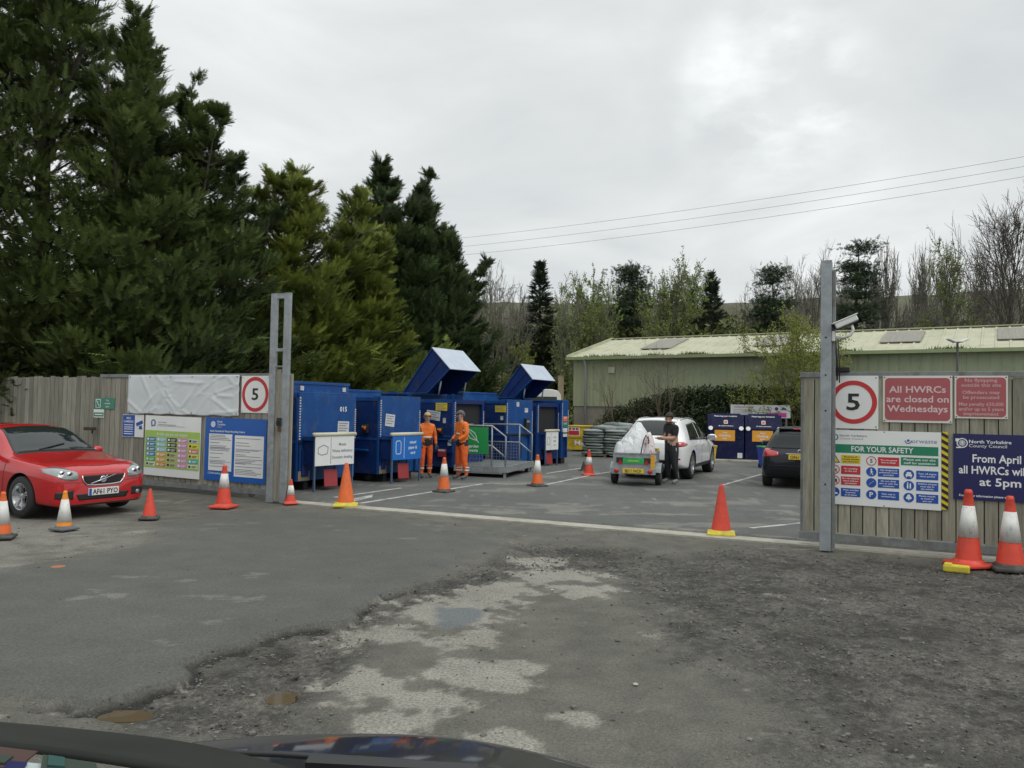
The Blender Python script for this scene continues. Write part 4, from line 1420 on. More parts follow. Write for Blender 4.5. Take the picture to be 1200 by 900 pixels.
    def side(s, name, pts_lo, pts_hi, sgn, m, off=.006, nu=28, nv=8, parent=None):
        """patch on the flank between two (x,z) polylines; sgn +1 left, -1 right"""
        def pl(pts, u):
            xs = [p[0] for p in pts]
            t = np.linspace(0, 1, len(pts))
            return np.interp(u, t, xs), np.interp(u, t, [p[1] for p in pts])
        def fn(u, v_):
            a = pl(pts_lo, u); b_ = pl(pts_hi, u)
            return (a[0] + (b_[0] - a[0]) * v_, sgn * 3, a[1] + (b_[1] - a[1]) * v_)
        return s.patch(name, fn, m, nu, nv, off, (0, -sgn, 0), parent)

    def wheel(s, wx, wy, r, wdt=.21, spokes=5, rim=None):
        sgn = 1 if wy > 0 else -1
        rim = rim or alloy
        e = empty('wheel', (wx, wy, r)); e.parent = s.root
        mb = MB(); h = wdt / 2
        mb.lathe([(r * .66, -h), (r * .93, -h), (r * .985, -h * .8), (r, -h * .5), (r, h * .5), (r * .985, h * .8), (r * .93, h), (r * .66, h), (r * .66, -h)], tyre_m, 40, axis='y'); mb.build('tyre', e)
        mb = MB(); y = sgn * h
        mb.lathe([(r * .67, y * .95), (r * .64, y * 1.0), (r * .60, y * .9), (r * .59, y * .2), (r * .3, y * .1), (0, y * .1)], rim, 40, axis='y')
        for k in range(spokes):
            a = 2 * math.pi * k / spokes + .3
            for da in (-.10, .10):
                mb.bar((r * .10 * math.cos(a), y * .62, r * .10 * math.sin(a)), (r * .62 * math.cos(a + da), y * .9, r * .62 * math.sin(a + da)), .022, r * .13, rim, (math.cos(a), 0, math.sin(a)) if False else (0, 1, 0))
        mb.lathe([(r * .17, y * .3), (r * .17, y * .75), (r * .1, y * .82), (0, y * .82)], rim, 18, axis='y')
        mb.build('rim', e)
        mb = MB(); mb.lathe([(r * .585, y * .15), (0, y * .14)], dark_in, 30, axis='y'); mb.build('brake', e)
        return e

    def plate(s, p, dirv, txt, m, wdt=.52, h=.115, tilt=0):
        """number plate; p its centre start point, dirv the direction towards the body (+-x)"""
        hp = s.hit(p, dirv)
        x = hp.x if hp else p[0]
        e = empty('number_plate', (x - dirv[0] * .02, p[1], p[2]), R(90) if dirv[0] < 0 else R(-90)); e.parent = s.root
        mb = MB(); mb.rbox((-wdt / 2, -.008, -h / 2), (wdt / 2, .03, h / 2), m, .004); mb.build('plate_panel', e)
        mb = MB(); mb.text(txt, .02 if m is plate_w else 0, -h * .33, h * .66, -.011, black_p, maxw=wdt * .84, sx=1.0); mb.build('lettering', e)
        if m is plate_w:
            mb = MB(); mb.rect(-wdt / 2 + .004, -h / 2 + .004, -wdt / 2 + .045, h / 2 - .004, -.011, blue_p); mb.build('blue_band', e)
        return e


def carpaint(name, col, coat=1.0, rough=.35, metal=0.0, dirt=(.10, .09, .075), amt=.25):
    return mat(name, col, rough, metal, var=.04, vs=2, coat=coat, spec=.3, col2=dirt, c2amt=amt, c2s=2.2, c2lo=.55, c2hi=.8)


# ---- red hatchback on the left
h_ = Vector((.875, -.485, 0)).normalized()
nose = Vector((-6.63, 12.9, 0))
ctr = nose - h_ * 2.13
red_paint = carpaint('red_car_paint', (.43, .006, .010), amt=.10)
st = [(-2.12, .42, .62, .6, .82, .60, .92, .46, .90), (-2.02, .30, .76, .6, .90, .73, 1.08, .50, 1.04), (-1.8, .24, .84, .58, .96, .79, 1.24, .50, 1.20), (-1.4, .2, .885, .56, .96, .83, 1.37, .53, 1.31), (-.7, .18, .895, .55, .94, .845, 1.445, .56, 1.385),
      (-.1, .18, .895, .55, .92, .845, 1.432, .58, 1.37), (.25, .18, .895, .55, .915, .845, 1.355, .60, 1.30), (.62, .18, .895, .55, .905, .845, 1.15, .655, 1.105), (.86, .18, .893, .55, .895, .84, 1.005, .71, .975), (1.0, .18, .893, .55, .885, .835, .975, .715, .945),
      (1.4, .19, .885, .55, .845, .81, .915, .69, .885), (1.75, .20, .865, .54, .81, .79, .875, .665, .85), (1.95, .19, .82, .52, .765, .745, .82, .62, .80), (2.07, .18, .76, .48, .71, .68, .755, .56, .74), (2.13, .20, .66, .46, .64, .58, .685, .47, .675)]
wl = [(1.34, .78, .325), (1.34, -.78, .325), (-1.36, .78, .325), (-1.36, -.78, .325)]
C = Car('red_hatchback', ctr, math.atan2(h_.y, h_.x), 'glossy red hatchback parked by the board fence with a white front plate', st, red_paint, wl)
for q in wl: C.wheel(*q, spokes=5)
def wind(x_lo, x_hi, wl_, wh):
    def fn(u, v_):
        x = x_lo + (x_hi - x_lo) * v_
        wd_ = wl_ + (wh - wl_) * v_
        return (x, (u - .5) * 2 * wd_, 3)
    return fn
C.patch('windscreen', wind(.845, .10, .715, .545), glass, 24, 16, .006, (0, 0, -1))
# white sheets and visors behind the screen show through as pale shapes: the dashboard paper
for sgn in (-1, 1):
    C.side('side_window', [(-.95, .955), (.62, .945)], [(-.72, 1.335), (.02, 1.335)], sgn, glass)
    C.side('quarter_window', [(-1.65, 1.0), (-1.02, .96)], [(-1.32, 1.28), (-.80, 1.325)], sgn, glass)
    C.side('door_seam', [(.84, .36), (.90, .90)], [(.852, .36), (.912, .90)], sgn, dark_in, .002, 14, 1)
    C.side('sill_trim', [(-.95, .24), (.90, .24)], [(-.95, .275), (.90, .275)], sgn, trim_m, .004)
    # headlamps sweeping back over the wing
    def fh(u, v_, sgn=sgn):
        y = .43 + .40 * u
        zc_ = .665 + .09 * u; hh_ = .055 + .040 * math.sin(math.pi * min(1, u * 1.05)) - .035 * max(0, u - .7) * 2
        return (4, sgn * y, zc_ + (v_ - .5) * 2 * hh_)
    o = C.patch('headlight', fh, lamp_clear, 18, 8, .008, (-1, 0, 0))
    for yy, rr in ((.56, .046), (.66, .040)):
        hp = C.hit((4, sgn * yy, .665 + .09 * (yy - .43) / .40), (-1, 0, 0))
        if hp:
            mb = MB(); mb.lathe([(0, hp.x + .016), (rr * .55, hp.x + .018), (rr * .6, hp.x + .012), (rr, hp.x + .014), (rr, hp.x - .02)], chrome, 18, (0, hp.y, hp.z), 'x'); mb.lathe([(0, hp.x + .019), (rr * .5, hp.x + .019)], black_p, 14, (0, hp.y, hp.z), 'x'); mb.build('lamp_reflector', o)
    def fg(u, v_, sgn=sgn): return (4, sgn * (.50 + .26 * u), .30 + .15 * v_ * (1 - .35 * u) + .02 * u)
    C.patch('fog_recess', fg, trim_m, 12, 6, .004, (-1, 0, 0))
    hp = C.hit((4, sgn * .62, .345), (-1, 0, 0))
    mb = MB(); mb.lathe([(0, .006), (.035, .006), (.04, -.01)], lamp_clear, 14, (hp.x, hp.y, hp.z), 'x'); mb.build('fog_light', C.root)
    # mirrors
    mb = MB(); mb.M = Matrix.Translation((.55, sgn * (.98 if sgn < 0 else .90), 1.0 if sgn < 0 else .97))
    bmx = bmesh.new(); bmesh.ops.create_uvsphere(bmx, u_segments=18, v_segments=10, radius=1)
    for vv_ in bmx.verts: vv_.co = Vector((vv_.co.x * .085, vv_.co.y * .12, vv_.co.z * .075))
    mb.bm(bmx, red_paint); mb.bar((.02, -sgn * .18, -.05), (.0, -sgn * .05, -.03), .05, .04, trim_m); mm_ = mb.build('wing_mirror', C.root)
    mb = MB(); mb.M = Matrix.Translation((.55, sgn * (.98 if sgn < 0 else .90), 1.0 if sgn < 0 else .97)); mb.rbox((-.092, -.09, -.05), (-.06, .09, .05), alloy, .01); mb.build('mirror_glass', mm_)
def fgr(u, v_):
    yy = (u - .5) * 2; wd_ = .36 - .07 * (1 - v_)
    return (4, yy * wd_, .52 + .145 * v_)
C.patch('grille', fgr, trim_m, 20, 6, .006, (-1, 0, 0))
mb = MB()
pts = []
for (yy, zz) in [(-.37, .665), (-.35, .585), (-.29, .52), (-.15, .507), (.0, .505), (.15, .507), (.29, .52), (.35, .585), (.37, .665)]:
    hp = C.hit((4, yy, zz), (-1, 0, 0)); pts.append(hp + Vector((.010, 0, 0)))
mb.tube(pts, .011, chrome, 8)
p0 = C.hit((4, -.22, .53), (-1, 0, 0)); p1 = C.hit((4, .20, .655), (-1, 0, 0))
mb.tube([p0 + Vector((.012, 0, 0)), p1 + Vector((.012, 0, 0))], .010, chrome, 6)
mb.build('grille_surround', C.root)
hp = C.hit((4, -.01, .592), (-1, 0, 0)); mb = MB()
mb.lathe([(.034, hp.x + .016), (.052, hp.x + .022), (.056, hp.x + .010)], chrome, 24, (0, -.01, .592), 'x'); mb.lathe([(0, hp.x + .018), (.034, hp.x + .018)], steelblue_txt, 20, (0, -.01, .592), 'x')
mb.tube([(hp.x + .018, .03, .63), (hp.x + .018, .058, .655)], .007, chrome, 6); mb.build('badge', C.root)
def fin(u, v_): return (4, (u - .5) * .92 * (1 - .12 * (1 - v_)), .275 + .10 * v_)
C.patch('lower_intake', fin, trim_m, 20, 5, .004, (-1, 0, 0))
C.plate((4, -.0, .40), (-1, 0, 0), 'AF61 PYO', plate_w)
def fbs1(u, v_): return (1.985 + .012 * v_ - .16 * (2 * u - 1) ** 2, (u - .5) * 1.22, 3)
C.patch('bonnet_seam', fbs1, dark_in, 30, 1, .002, (0, 0, -1))
for sgn in (-1, 1):
    def fbs2(u, v_, sgn=sgn): return (.93 + .92 * u, sgn * (.745 - .13 * u ** 2 + .008 * v_), 3)
    C.patch('bonnet_seam', fbs2, dark_in, 24, 1, .002, (0, 0, -1))
    def fbs3(u, v_, sgn=sgn): return (4, sgn * (.40 + .42 * u), .552 + .006 * v_ + .03 * u)
    C.patch('bumper_seam', fbs3, dark_in, 16, 1, .002, (-1, 0, 0))
def fsc(u, v_): return (.86 + .07 * v_, (u - .5) * 1.40, 3)
C.patch('scuttle_panel', fsc, trim_m, 20, 2, .006, (0, 0, -1))
def fsp(u, v_): return (4, (u - .5) * 1.3, .205 + .018 * v_)
C.patch('splitter', fsp, trim_m, 24, 2, .012, (-1, 0, 0))
mb = MB()
for yy, ang_ in ((-.30, .20), (.25, .25)):
    a = C.hit((.83, yy, 3), (0, 0, -1)); b_ = C.hit((.70, yy + .50, 3), (0, 0, -1))
    mb.tube([a + Vector((0, 0, .02)), b_ + Vector((0, 0, .02))], .010, trim_m, 6)
mb.build('wiper', C.root)
# seats and steering wheel region, parcel of pale paper on the dash seen through the screen, built as a dash-top sheet just under the glass
paper_m = mat('pale_reflection', (.42, .48, .48), .5, var=.15, vs=8)
def fpap(u, v_): 
    x = .80 - .42 * v_; return (x, -.60 + .26 * u + .10 * v_ * (1 - u), 3)
C.patch('screen_reflection', fpap, paper_m, 8, 8, .0075, (0, 0, -1)) if False else None

# ---- white SUV
hs_ = Vector((.42, .91, 0)).normalized()
perp = Vector((hs_.y, -hs_.x, 0))          # to the right of the car
rw = Vector((207 / 924 * 21.9, 21.9, 0))
axle = rw - perp * .82
ctr = axle + hs_ * 1.45
white_paint = carpaint('white_car_paint', (.80, .81, .81), amt=.12, dirt=(.4, .39, .37))
st = [(-2.42, .50, .70, .72, .90, .66, .99, .56, .97), (-2.36, .40, .84, .72, .99, .78, 1.07, .62, 1.05), (-2.25, .34, .91, .72, 1.05, .84, 1.18, .62, 1.15), (-2.0, .30, .955, .70, 1.08, .88, 1.43, .60, 1.38), (-1.75, .28, .97, .70, 1.08, .895, 1.60, .59, 1.54), (-1.45, .27, .975, .70, 1.07, .90, 1.655, .60, 1.59),
      (-.6, .26, .975, .70, 1.04, .91, 1.695, .62, 1.63), (.1, .26, .97, .70, 1.02, .91, 1.67, .63, 1.60), (.5, .26, .97, .70, 1.01, .905, 1.55, .65, 1.49), (.95, .26, .97, .70, 1.0, .90, 1.27, .70, 1.22), (1.2, .26, .97, .69, .99, .90, 1.13, .74, 1.10), (1.7, .27, .95, .68, .94, .87, 1.05, .72, 1.02),
      (2.1, .28, .89, .64, .86, .81, .95, .66, .93), (2.3, .30, .80, .58, .76, .70, .82, .56, .80), (2.40, .34, .66, .52, .62, .55, .66, .44, .65)]
wl = [(1.45, .82, .375), (1.45, -.82, .375), (-1.45, .82, .375), (-1.45, -.82, .375)]
C = Car('white_suv', ctr, math.atan2(hs_.y, hs_.x), 'white family car parked ahead of the loaded trailer', st, white_paint, wl)
for q in wl: C.wheel(*q, wdt=.27, spokes=5)
C.patch('rear_window', wind(-2.24, -1.80, .66, .53), glass, 20, 14, .006, (0, 0, -1))
C.patch('windscreen', wind(1.10, .42, .70, .58), glass, 20, 12, .006, (0, 0, -1))
def frs(u, v_): return (-1.80 + .22 * v_, (u - .5) * 2 * (.58 - .02 * v_), 3)
C.patch('roof_spoiler', frs, white_paint, 20, 4, .035, (0, 0, -1))
for sgn in (-1, 1):
    C.side('rear_window_pane', [(-1.55, 1.10), (-.32, 1.07)], [(-1.18, 1.50), (-.30, 1.575)], sgn, glass)
    C.side('front_window_pane', [(-.22, 1.07), (.92, 1.045)], [(-.20, 1.575), (.38, 1.47)], sgn, glass)
    C.side('window_surround', [(-1.66, 1.075), (.98, 1.03)], [(-1.60, 1.105), (.94, 1.055)], sgn, trim_m, .004)
    C.side('sill_cladding', [(-1.0, .28), (1.0, .28)], [(-1.0, .40), (1.0, .40)], sgn, trim_m, .006)
    C.side('door_seam', [(-.27, .42), (-.26, 1.06)], [(-.258, .42), (-.248, 1.06)], sgn, dark_in, .002, 14, 1)
    C.side('door_seam', [(.93, .42), (.90, 1.04)], [(.942, .42), (.912, 1.04)], sgn, dark_in, .002, 14, 1)
    C.side('rear_door_seam', [(-1.02, .78), (-1.35, 1.06)], [(-1.008, .78), (-1.338, 1.06)], sgn, dark_in, .002, 14, 1)
    for hx in (-.05, -1.05):
        pq = C.hit((hx, sgn * 3, .93), (0, -sgn, 0)); mb = MB(); mb.rbox((hx - .10, pq.y - .02, .915), (hx + .10, pq.y + .02, .95), white_paint, .01); mb.build('door_handle', C.root)
    def ftl(u, v_, sgn=sgn): return (-4, sgn * (.52 + .38 * u), .90 + .13 * v_ * (1 - .25 * (1 - u)) + .02 * u)
    C.patch('tail_light', ftl, lamp_red, 14, 6, .008, (1, 0, 0))
    C.side('tail_light', [(-2.40, .90), (-2.02, .96)], [(-2.40, 1.05), (-2.06, 1.00)], sgn, lamp_red, .008, 12, 5)
    def frf(u, v_, sgn=sgn): return (-4, sgn * (.56 + .26 * u), .56 + .045 * v_)
    C.patch('reflector', frf, lamp_red, 8, 2, .005, (1, 0, 0))
    mb = MB(); mb.M = Matrix.Translation((.80, sgn * 1.06, 1.10))
    bmx = bmesh.new(); bmesh.ops.create_uvsphere(bmx, u_segments=18, v_segments=10, radius=1)
    for vv_ in bmx.verts: vv_.co = Vector((vv_.co.x * .10, vv_.co.y * .15, vv_.co.z * .095))
    mb.bm(bmx, white_paint); mb.bar((.02, -sgn * .2, -.06), (0, -sgn * .05, -.05), .06, .04, trim_m); mm_ = mb.build('wing_mirror', C.root)
    mb = MB(); mb.M = Matrix.Translation((.80, sgn * 1.06, 1.10)); mb.rbox((-.108, -.11, -.065), (-.075, .11, .065), alloy, .012); mb.build('mirror_glass', mm_)
    mb = MB(); pp = [C.hit((x_, sgn * .60, 3), (0, 0, -1)) for x_ in (-1.4, -.9, -.4, .1)]
    mb.tube([p_ + Vector((0, 0, .03)) for p_ in pp], .016, alloy, 8); mb.build('roof_rail', C.root)
def fdif(u, v_): return (-4, (u - .5) * 1.5, .44 + .11 * v_)
C.patch('rear_diffuser', fdif, trim_m, 16, 4, .008, (1, 0, 0))
C.plate((-4, 0, .80), (1, 0, 0), 'PY14 KXD', plate_y)

# ---- dark people carrier on the right
hd = Vector((math.sin(R(22)), math.cos(R(22)), 0)); perp = Vector((hd.y, -hd.x, 0))
rear = Vector(((938 - 600) / 924 * 19.3, 19.3, 0))
ctr = rear + hd * 2.05
dark_paint = carpaint('dark_car_paint', (.006, .007, .012), amt=.03, coat=.45)
st = [(-2.10, .46, .68, .62, .78, .66, .86, .56, .84), (-2.04, .34, .80, .62, .86, .76, .95, .62, .92), (-1.96, .28, .865, .62, .92, .81, 1.08, .62, 1.05), (-1.82, .24, .885, .62, .96, .83, 1.36, .58, 1.32), (-1.68, .22, .895, .62, .97, .84, 1.465, .57, 1.40), (-1.3, .2, .90, .6, .97, .85, 1.505, .58, 1.44),
      (-.4, .2, .905, .6, .95, .855, 1.525, .60, 1.46), (.2, .2, .90, .6, .94, .855, 1.49, .61, 1.42), (.9, .2, .90, .6, .92, .85, 1.2, .68, 1.15), (1.2, .2, .895, .6, .90, .84, 1.05, .72, 1.02), (1.8, .22, .84, .56, .8, .76, .86, .62, .84), (2.05, .24, .72, .5, .68, .6, .72, .5, .71), (2.12, .3, .55, .45, .58, .45, .6, .36, .6)]
wl = [(1.3, .80, .315), (1.3, -.80, .315), (-1.3, .80, .315), (-1.3, -.80, .315)]
C = Car('dark_hatchback', ctr, math.atan2(hd.y, hd.x), 'dark blue black hatchback seen from behind beside the board gate', st, dark_paint, wl)
for q in wl: C.wheel(*q, wdt=.22)
def frw(u, v_): return (-4, (u - .5) * 2 * (.66 - .10 * v_), .99 + .36 * v_)
C.patch('rear_window', frw, glass, 18, 12, .006, (1, 0, 0))
C.patch('windscreen', wind(1.05, .35, .66, .56), glass, 16, 10, .006, (0, 0, -1))
for sgn in (-1, 1):
    C.side('side_window', [(-1.55, 1.0), (.75, .97)], [(-1.35, 1.37), (.25, 1.37)], sgn, glass)
    def ftl(u, v_, sgn=sgn): return (-4, sgn * (.50 + .36 * u), .80 + .20 * v_ * (.55 + .45 * u) - .02 * u)
    C.patch('tail_light', ftl, lamp_red, 14, 8, .012, (1, 0, 0))
    C.side('tail_light', [(-2.04, .80), (-1.74, .90)], [(-2.04, .99), (-1.70, .96)], sgn, lamp_red, .010, 10, 5)
    mb = MB(); mb.M = Matrix.Translation((.70, sgn * .98, 1.02)); mb.rbox((-.06, -.11, -.07), (.06, .11, .07), dark_paint, .04); mb.build('wing_mirror', C.root)
def fbl(u, v_): return (-2.0 + .18 * v_ + .15, (u - .5) * .5, 3)
mb = MB(); hp = C.hit((-1.66, 0, 3), (0, 0, -1)); mb.rbox((hp.x - .12, -.52, hp.z - .02), (hp.x + .1, .52, hp.z + .02), dark_paint, .015); mb.build('roof_spoiler', C.root)
mb = MB(); mb.rbox((hp.x - .13, -.17, hp.z - .016), (hp.x - .115, .17, hp.z + .012), lamp_red, .004); mb.build('brake_light', C.root)
hp = C.hit((-4, 0, .865), (1, 0, 0)); mb = MB(); mb.rbox((hp.x - .018, -.32, .85), (hp.x + .02, .32, .878), chrome, .006); mb.build('plate_bar', C.root)
hp = C.hit((-4, 0, .92), (1, 0, 0)); mb = MB(); mb.lathe([(.034, hp.x - .012), (.05, hp.x - .016), (.052, hp.x)], chrome, 20, (0, 0, .925), 'x'); mb.bar((hp.x - .012, -.04, .925), (hp.x - .012, .04, .925), .012, .008, chrome); mb.build('badge', C.root)
C.plate((-4, 0, .785), (1, 0, 0), 'OF61 LHK', plate_y)
def fbs(u, v_): return (-4, (u - .5) * 1.6, .555 + .02 * v_)
C.patch('bumper_seam', fbs, dark_in, 18, 1, .003, (1, 0, 0))

# ---- the bonnet of the car the picture is taken from
bon = carpaint('black_bonnet_paint', (.005, .006, .010), amt=.02, rough=.3, coat=.8)
root = empty('own_car', (0, 1.2, 0), 0, 'dark car at the very bottom edge with its bonnet edge and wiper showing', 'car')


def skin_px(rows, Ys, name, m, parent):
    """surface through rows of outline pixels; every row stands at its own distance in metres"""
    vs = []
    n = len(rows[0])
    for row, Yd_ in zip(rows, Ys):
        for px, py in row:
            q = PT(px, py, Yd_); vs.append(q - parent.location)
    fs = [(r_ * n + i, r_ * n + i + 1, (r_ + 1) * n + i + 1, (r_ + 1) * n + i) for r_ in range(len(rows) - 1) for i in range(n - 1)]
    mb = MB(); mb.add(vs, fs, m, True)
    o = mb.build(name, parent)
    sb = o.modifiers.new('s', 'SUBSURF'); sb.levels = sb.render_levels = 2
    sl = o.modifiers.new('t', 'SOLIDIFY'); sl.thickness = .012; sl.offset = -1
    return o


# bonnet: its far edge, crown and the part running back under the screen
e0 = [(225, 874), (300, 866), (370, 862.5), (440, 861), (510, 863), (570, 869), (640, 884), (720, 906), (800, 935)]
e1 = [(225, 876), (300, 870), (370, 868), (440, 868), (510, 872), (570, 880), (640, 897), (720, 922), (800, 955)]
e2 = [(225, 888), (300, 886), (370, 888), (440, 892), (510, 898), (570, 908), (640, 926), (720, 952), (800, 985)]
e3 = [(225, 930), (300, 930), (370, 932), (440, 938), (510, 946), (570, 957), (640, 976), (720, 1002), (800, 1035)]
em = [(225, 900), (300, 892), (370, 889), (440, 888), (510, 890), (570, 897), (640, 912), (720, 935), (800, 965)]
skin_px([em, e0, e1, e2, e3], [2.02, 2.0, 1.92, 1.72, 1.5], 'bonnet', bon, root)
grey_s = mat('scuttle_grey', (.028, .031, .027), .85, spec=.12, var=.2, vs=6)
s0_ = [(-160, 838), (-60, 846), (30, 853), (110, 860), (190, 869), (250, 879), (330, 900), (420, 930)]
s1_ = [(-160, 850), (-60, 857), (30, 864), (110, 871), (190, 880), (250, 890), (330, 911), (420, 941)]
s2_ = [(-160, 866), (-60, 874), (30, 882), (110, 893), (190, 906), (250, 918), (330, 942), (420, 975)]
sm_ = [(-160, 852), (-60, 860), (30, 867), (110, 875), (190, 886), (250, 898), (330, 922), (420, 955)]
skin_px([sm_, s0_, s1_, s2_], [1.42, 1.40, 1.34, 1.15], 'scuttle', grey_s, root)
mb = MB()
mb.tube([PT(225, 881, 1.5) - root.location, PT(330, 884, 1.5) - root.location, PT(470, 893, 1.5) - root.location, PT(620, 908, 1.5) - root.location], [.004, .006, .007, .007], trim_m, 8)
mb.bar(PT(360, 893, 1.45) - root.location, PT(560, 903, 1.45) - root.location, .03, .012, trim_m); mb.build('wiper', root)

# coloured sheets standing in for papers reflected in the windscreen, lower left corner
def sheet_px(pts, Ys, m, label, marks=()):
    vs = [PT(px, py, y) for (px, py), y in zip(pts, Ys)]
    c_ = sum(vs, Vector()) / len(vs)
    mb = MB(); mb.add([v_ - c_ for v_ in vs], [(0, 1, 2, 3)], m)
    n_ = (vs[1] - vs[0]).cross(vs[3] - vs[0]).normalized()
    if n_.z < 0: n_ = -n_
    for (u0, v0, u1, v1, mm) in marks:
        P_ = lambda u_, v_: (vs[0] * (1 - u_) + vs[1] * u_) * (1 - v_) + (vs[3] * (1 - u_) + vs[2] * u_) * v_ + n_ * .003 - c_
        mb.add([P_(u0, v0), P_(u1, v0), P_(u1, v1), P_(u0, v1)], [(0, 1, 2, 3)], mm)
    o = mb.build('leaflet'); o.location = c_
    sl = o.modifiers.new('t', 'SOLIDIFY'); sl.thickness = .002
    return tag(o, label, 'leaflet')


pap_o = mat('salmon_reflection', (.055, .024, .018), .6); pap_g = mat('green_reflection', (.016, .034, .02), .6); pap_w = mat('pale_reflection', (.05, .058, .056), .6)
sheet_px([(-40, 872), (44, 882), (20, 902), (-70, 896)], [1.06, 1.06, .99, .99], pap_o, 'salmon leaflet at the very corner of the windscreen ledge', [(.2, .5, .8, .9, pap_g)])
sheet_px([(4, 893), (62, 898), (50, 925), (-14, 920)], [1.02, 1.02, .94, .94], pap_w, 'white and blue leaflet on the windscreen ledge', [(.1, .1, .5, .45, navy_p)])
sheet_px([(50, 886), (112, 896), (118, 915), (46, 910)], [1.03, 1.03, .96, .96], pap_g, 'green leaflet next to the scuttle edge', [(.1, .1, .4, .6, mat('teal_reflection', (.01, .06, .055), .5))])
# ================================================================== RECYCLING CONTAINERS
blue = mat('container_blue', (.007, .060, .225), .45, col3=(.085, .07, .065), c3s=5.5, c3lo=.565, c3hi=.65, c3amt=.8, spec=.35, var=.14, vs=3, col2=(.022, .115, .30), c2amt=.55, c2s=2.5, bump=.05, bs=20)
blue_d = mat('container_dark_shaded_blue', (.007, .028, .130), .5, col3=(.07, .055, .05), c3s=5.5, c3lo=.57, c3hi=.66, c3amt=.75, spec=.25, var=.15, vs=3, col2=(.03, .045, .11), c2amt=.5, c2s=2.5)  # darker container blue; also carries the painted shade of the left flanks
pale_lid = mat('pale_blue_lid_top', (.42, .48, .56), .35, .1, var=.12, vs=4)  # light blue-grey, used on the lid top plates only
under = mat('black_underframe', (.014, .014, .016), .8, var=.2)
red_flap = mat('red_flap', (.30, .035, .04), .5, var=.12)
haz_w = mat('worn_white_tape', (.5, .5, .5), .5, var=.2)
cream_roll = mat('cream_roll', (.55, .53, .40), .55, var=.1)
notice_w = mat('paper_notice', (.56, .58, .58), .5, var=.1)
ROW0 = Vector((-4.57, 17.0, 0))
THR = R(58)
RX = Vector((math.cos(THR), math.sin(THR), 0))
RU = Vector((math.sin(THR), -math.cos(THR), 0))


def edge_tape(mb, x, y, z0, z1, n=16):
    for i in range(n):
        a = z0 + (z1 - z0) * i / n; b = z0 + (z1 - z0) * (i + .55) / n
        mb.bb((x - .022, y - .004, a), (x + .022, y, b), haz_w)


def container(s, wd, label, zt=2.1, ridge=.26, body_len=4.0, body_top=2.35, front='panel', depth=1.5, shift=0.0, dark=False):
    o = ROW0 + RX * s + RU * shift
    root = empty('waste_compactor', o, THR, label, 'waste container', 'blue waste containers along the yard edge')
    mb = MB()
    z0 = .20
    mb.bb((.0, .10, z0), (wd, depth, zt), blue_d if dark else blue)
    # left flank: framed plate, its shade painted as darker blue
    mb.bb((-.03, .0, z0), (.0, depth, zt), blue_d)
    mb.bb((-.045, .05, zt - .10), (-.03, depth, zt), blue); mb.bb((-.045, .05, 1.02), (-.03, depth, 1.08), blue)
    mb.bb((-.045, .0, z0), (-.03, .06, zt - .10), blue)
    if ridge:
        mb.bb((.02, .22, zt), (wd - .02, depth, zt + ridge), blue); mb.bb((.0, .20, zt + ridge - .05), (wd, depth, zt + ridge + .012), blue)
        for x in (.25, wd - .2): mb.bb((x - .05, .19, zt + .07), (x + .05, .22, zt + .17), haz_w)
    if front == 'panel':
        mb.bb((.0, .0, 1.08), (wd, .10, zt), blue)
        mb.bb((.0, .0, zt), (wd, .22, zt + .03), blue)
        mb.bb((.05, .02, z0), (wd * .20, .10, 1.05), blue)
        mb.bb((wd * .92, .02, z0), (wd, .10, 1.05), blue)
        mb.bb((.0, -.01, 1.03), (wd, .10, 1.075), dark_hw)
    elif front == 'recess':
        mb.bb((.0, .0, z0), (.09, .10, zt), blue_d); mb.bb((wd - .09, .0, z0), (wd, .10, zt), blue_d); mb.bb((.09, .0, zt - .12), (wd - .09, .10, zt), blue_d)
        mb.bb((.09, .0, z0), (wd - .09, .10, .95), blue_d); mb.bb((.09, .095, .95), (wd - .09, .099, zt - .12), under)  # black sheet painted in as the shade of the open hopper
    mb.build('press_head', root, bevel=.006)
    mb = MB()
    bx0, bx1 = (-.18, wd + .18) if wd > 1 else (0, wd)
    if bx1 - bx0 > 2.3: bx1 = bx0 + 2.3
    mb.bb((bx0, depth + .02, .22), (bx1, depth + body_len, body_top), blue_d if dark else blue)
    y = depth + .4
    while y < depth + body_len:
        for x in (bx0, bx1): mb.bb((x - .04, y - .05, .22), (x + .04, y + .05, body_top - .02), blue_d if dark else blue)
        y += .62
    mb.bb((bx0 - .03, depth + .01, body_top), (bx1 + .03, depth + body_len, body_top + .06), blue)
    mb.build('body', root, bevel=.008)
    mb = MB()
    for x in (.25, wd - .35): mb.bb((x, .08, .0), (x + .12, depth + body_len - .1, .198), under)
    mb.lathe([(0, -.12), (.11, -.12), (.11, .12), (0, .12)], under, 16, (.2, .5, .11), 'x'); mb.lathe([(0, -.12), (.11, -.12), (.11, .12), (0, .12)], under, 16, (wd - .2, .5, .11), 'x')
    mb.build('skid', root)
    mb = MB()
    edge_tape(mb, .022, -.001, 1.10, zt - .05); mb.build('hazard_tape', root)
    mb = MB(); edge_tape(mb, wd - .022, -.001, 1.10, zt - .3); mb.build('hazard_tape', root)
    return root


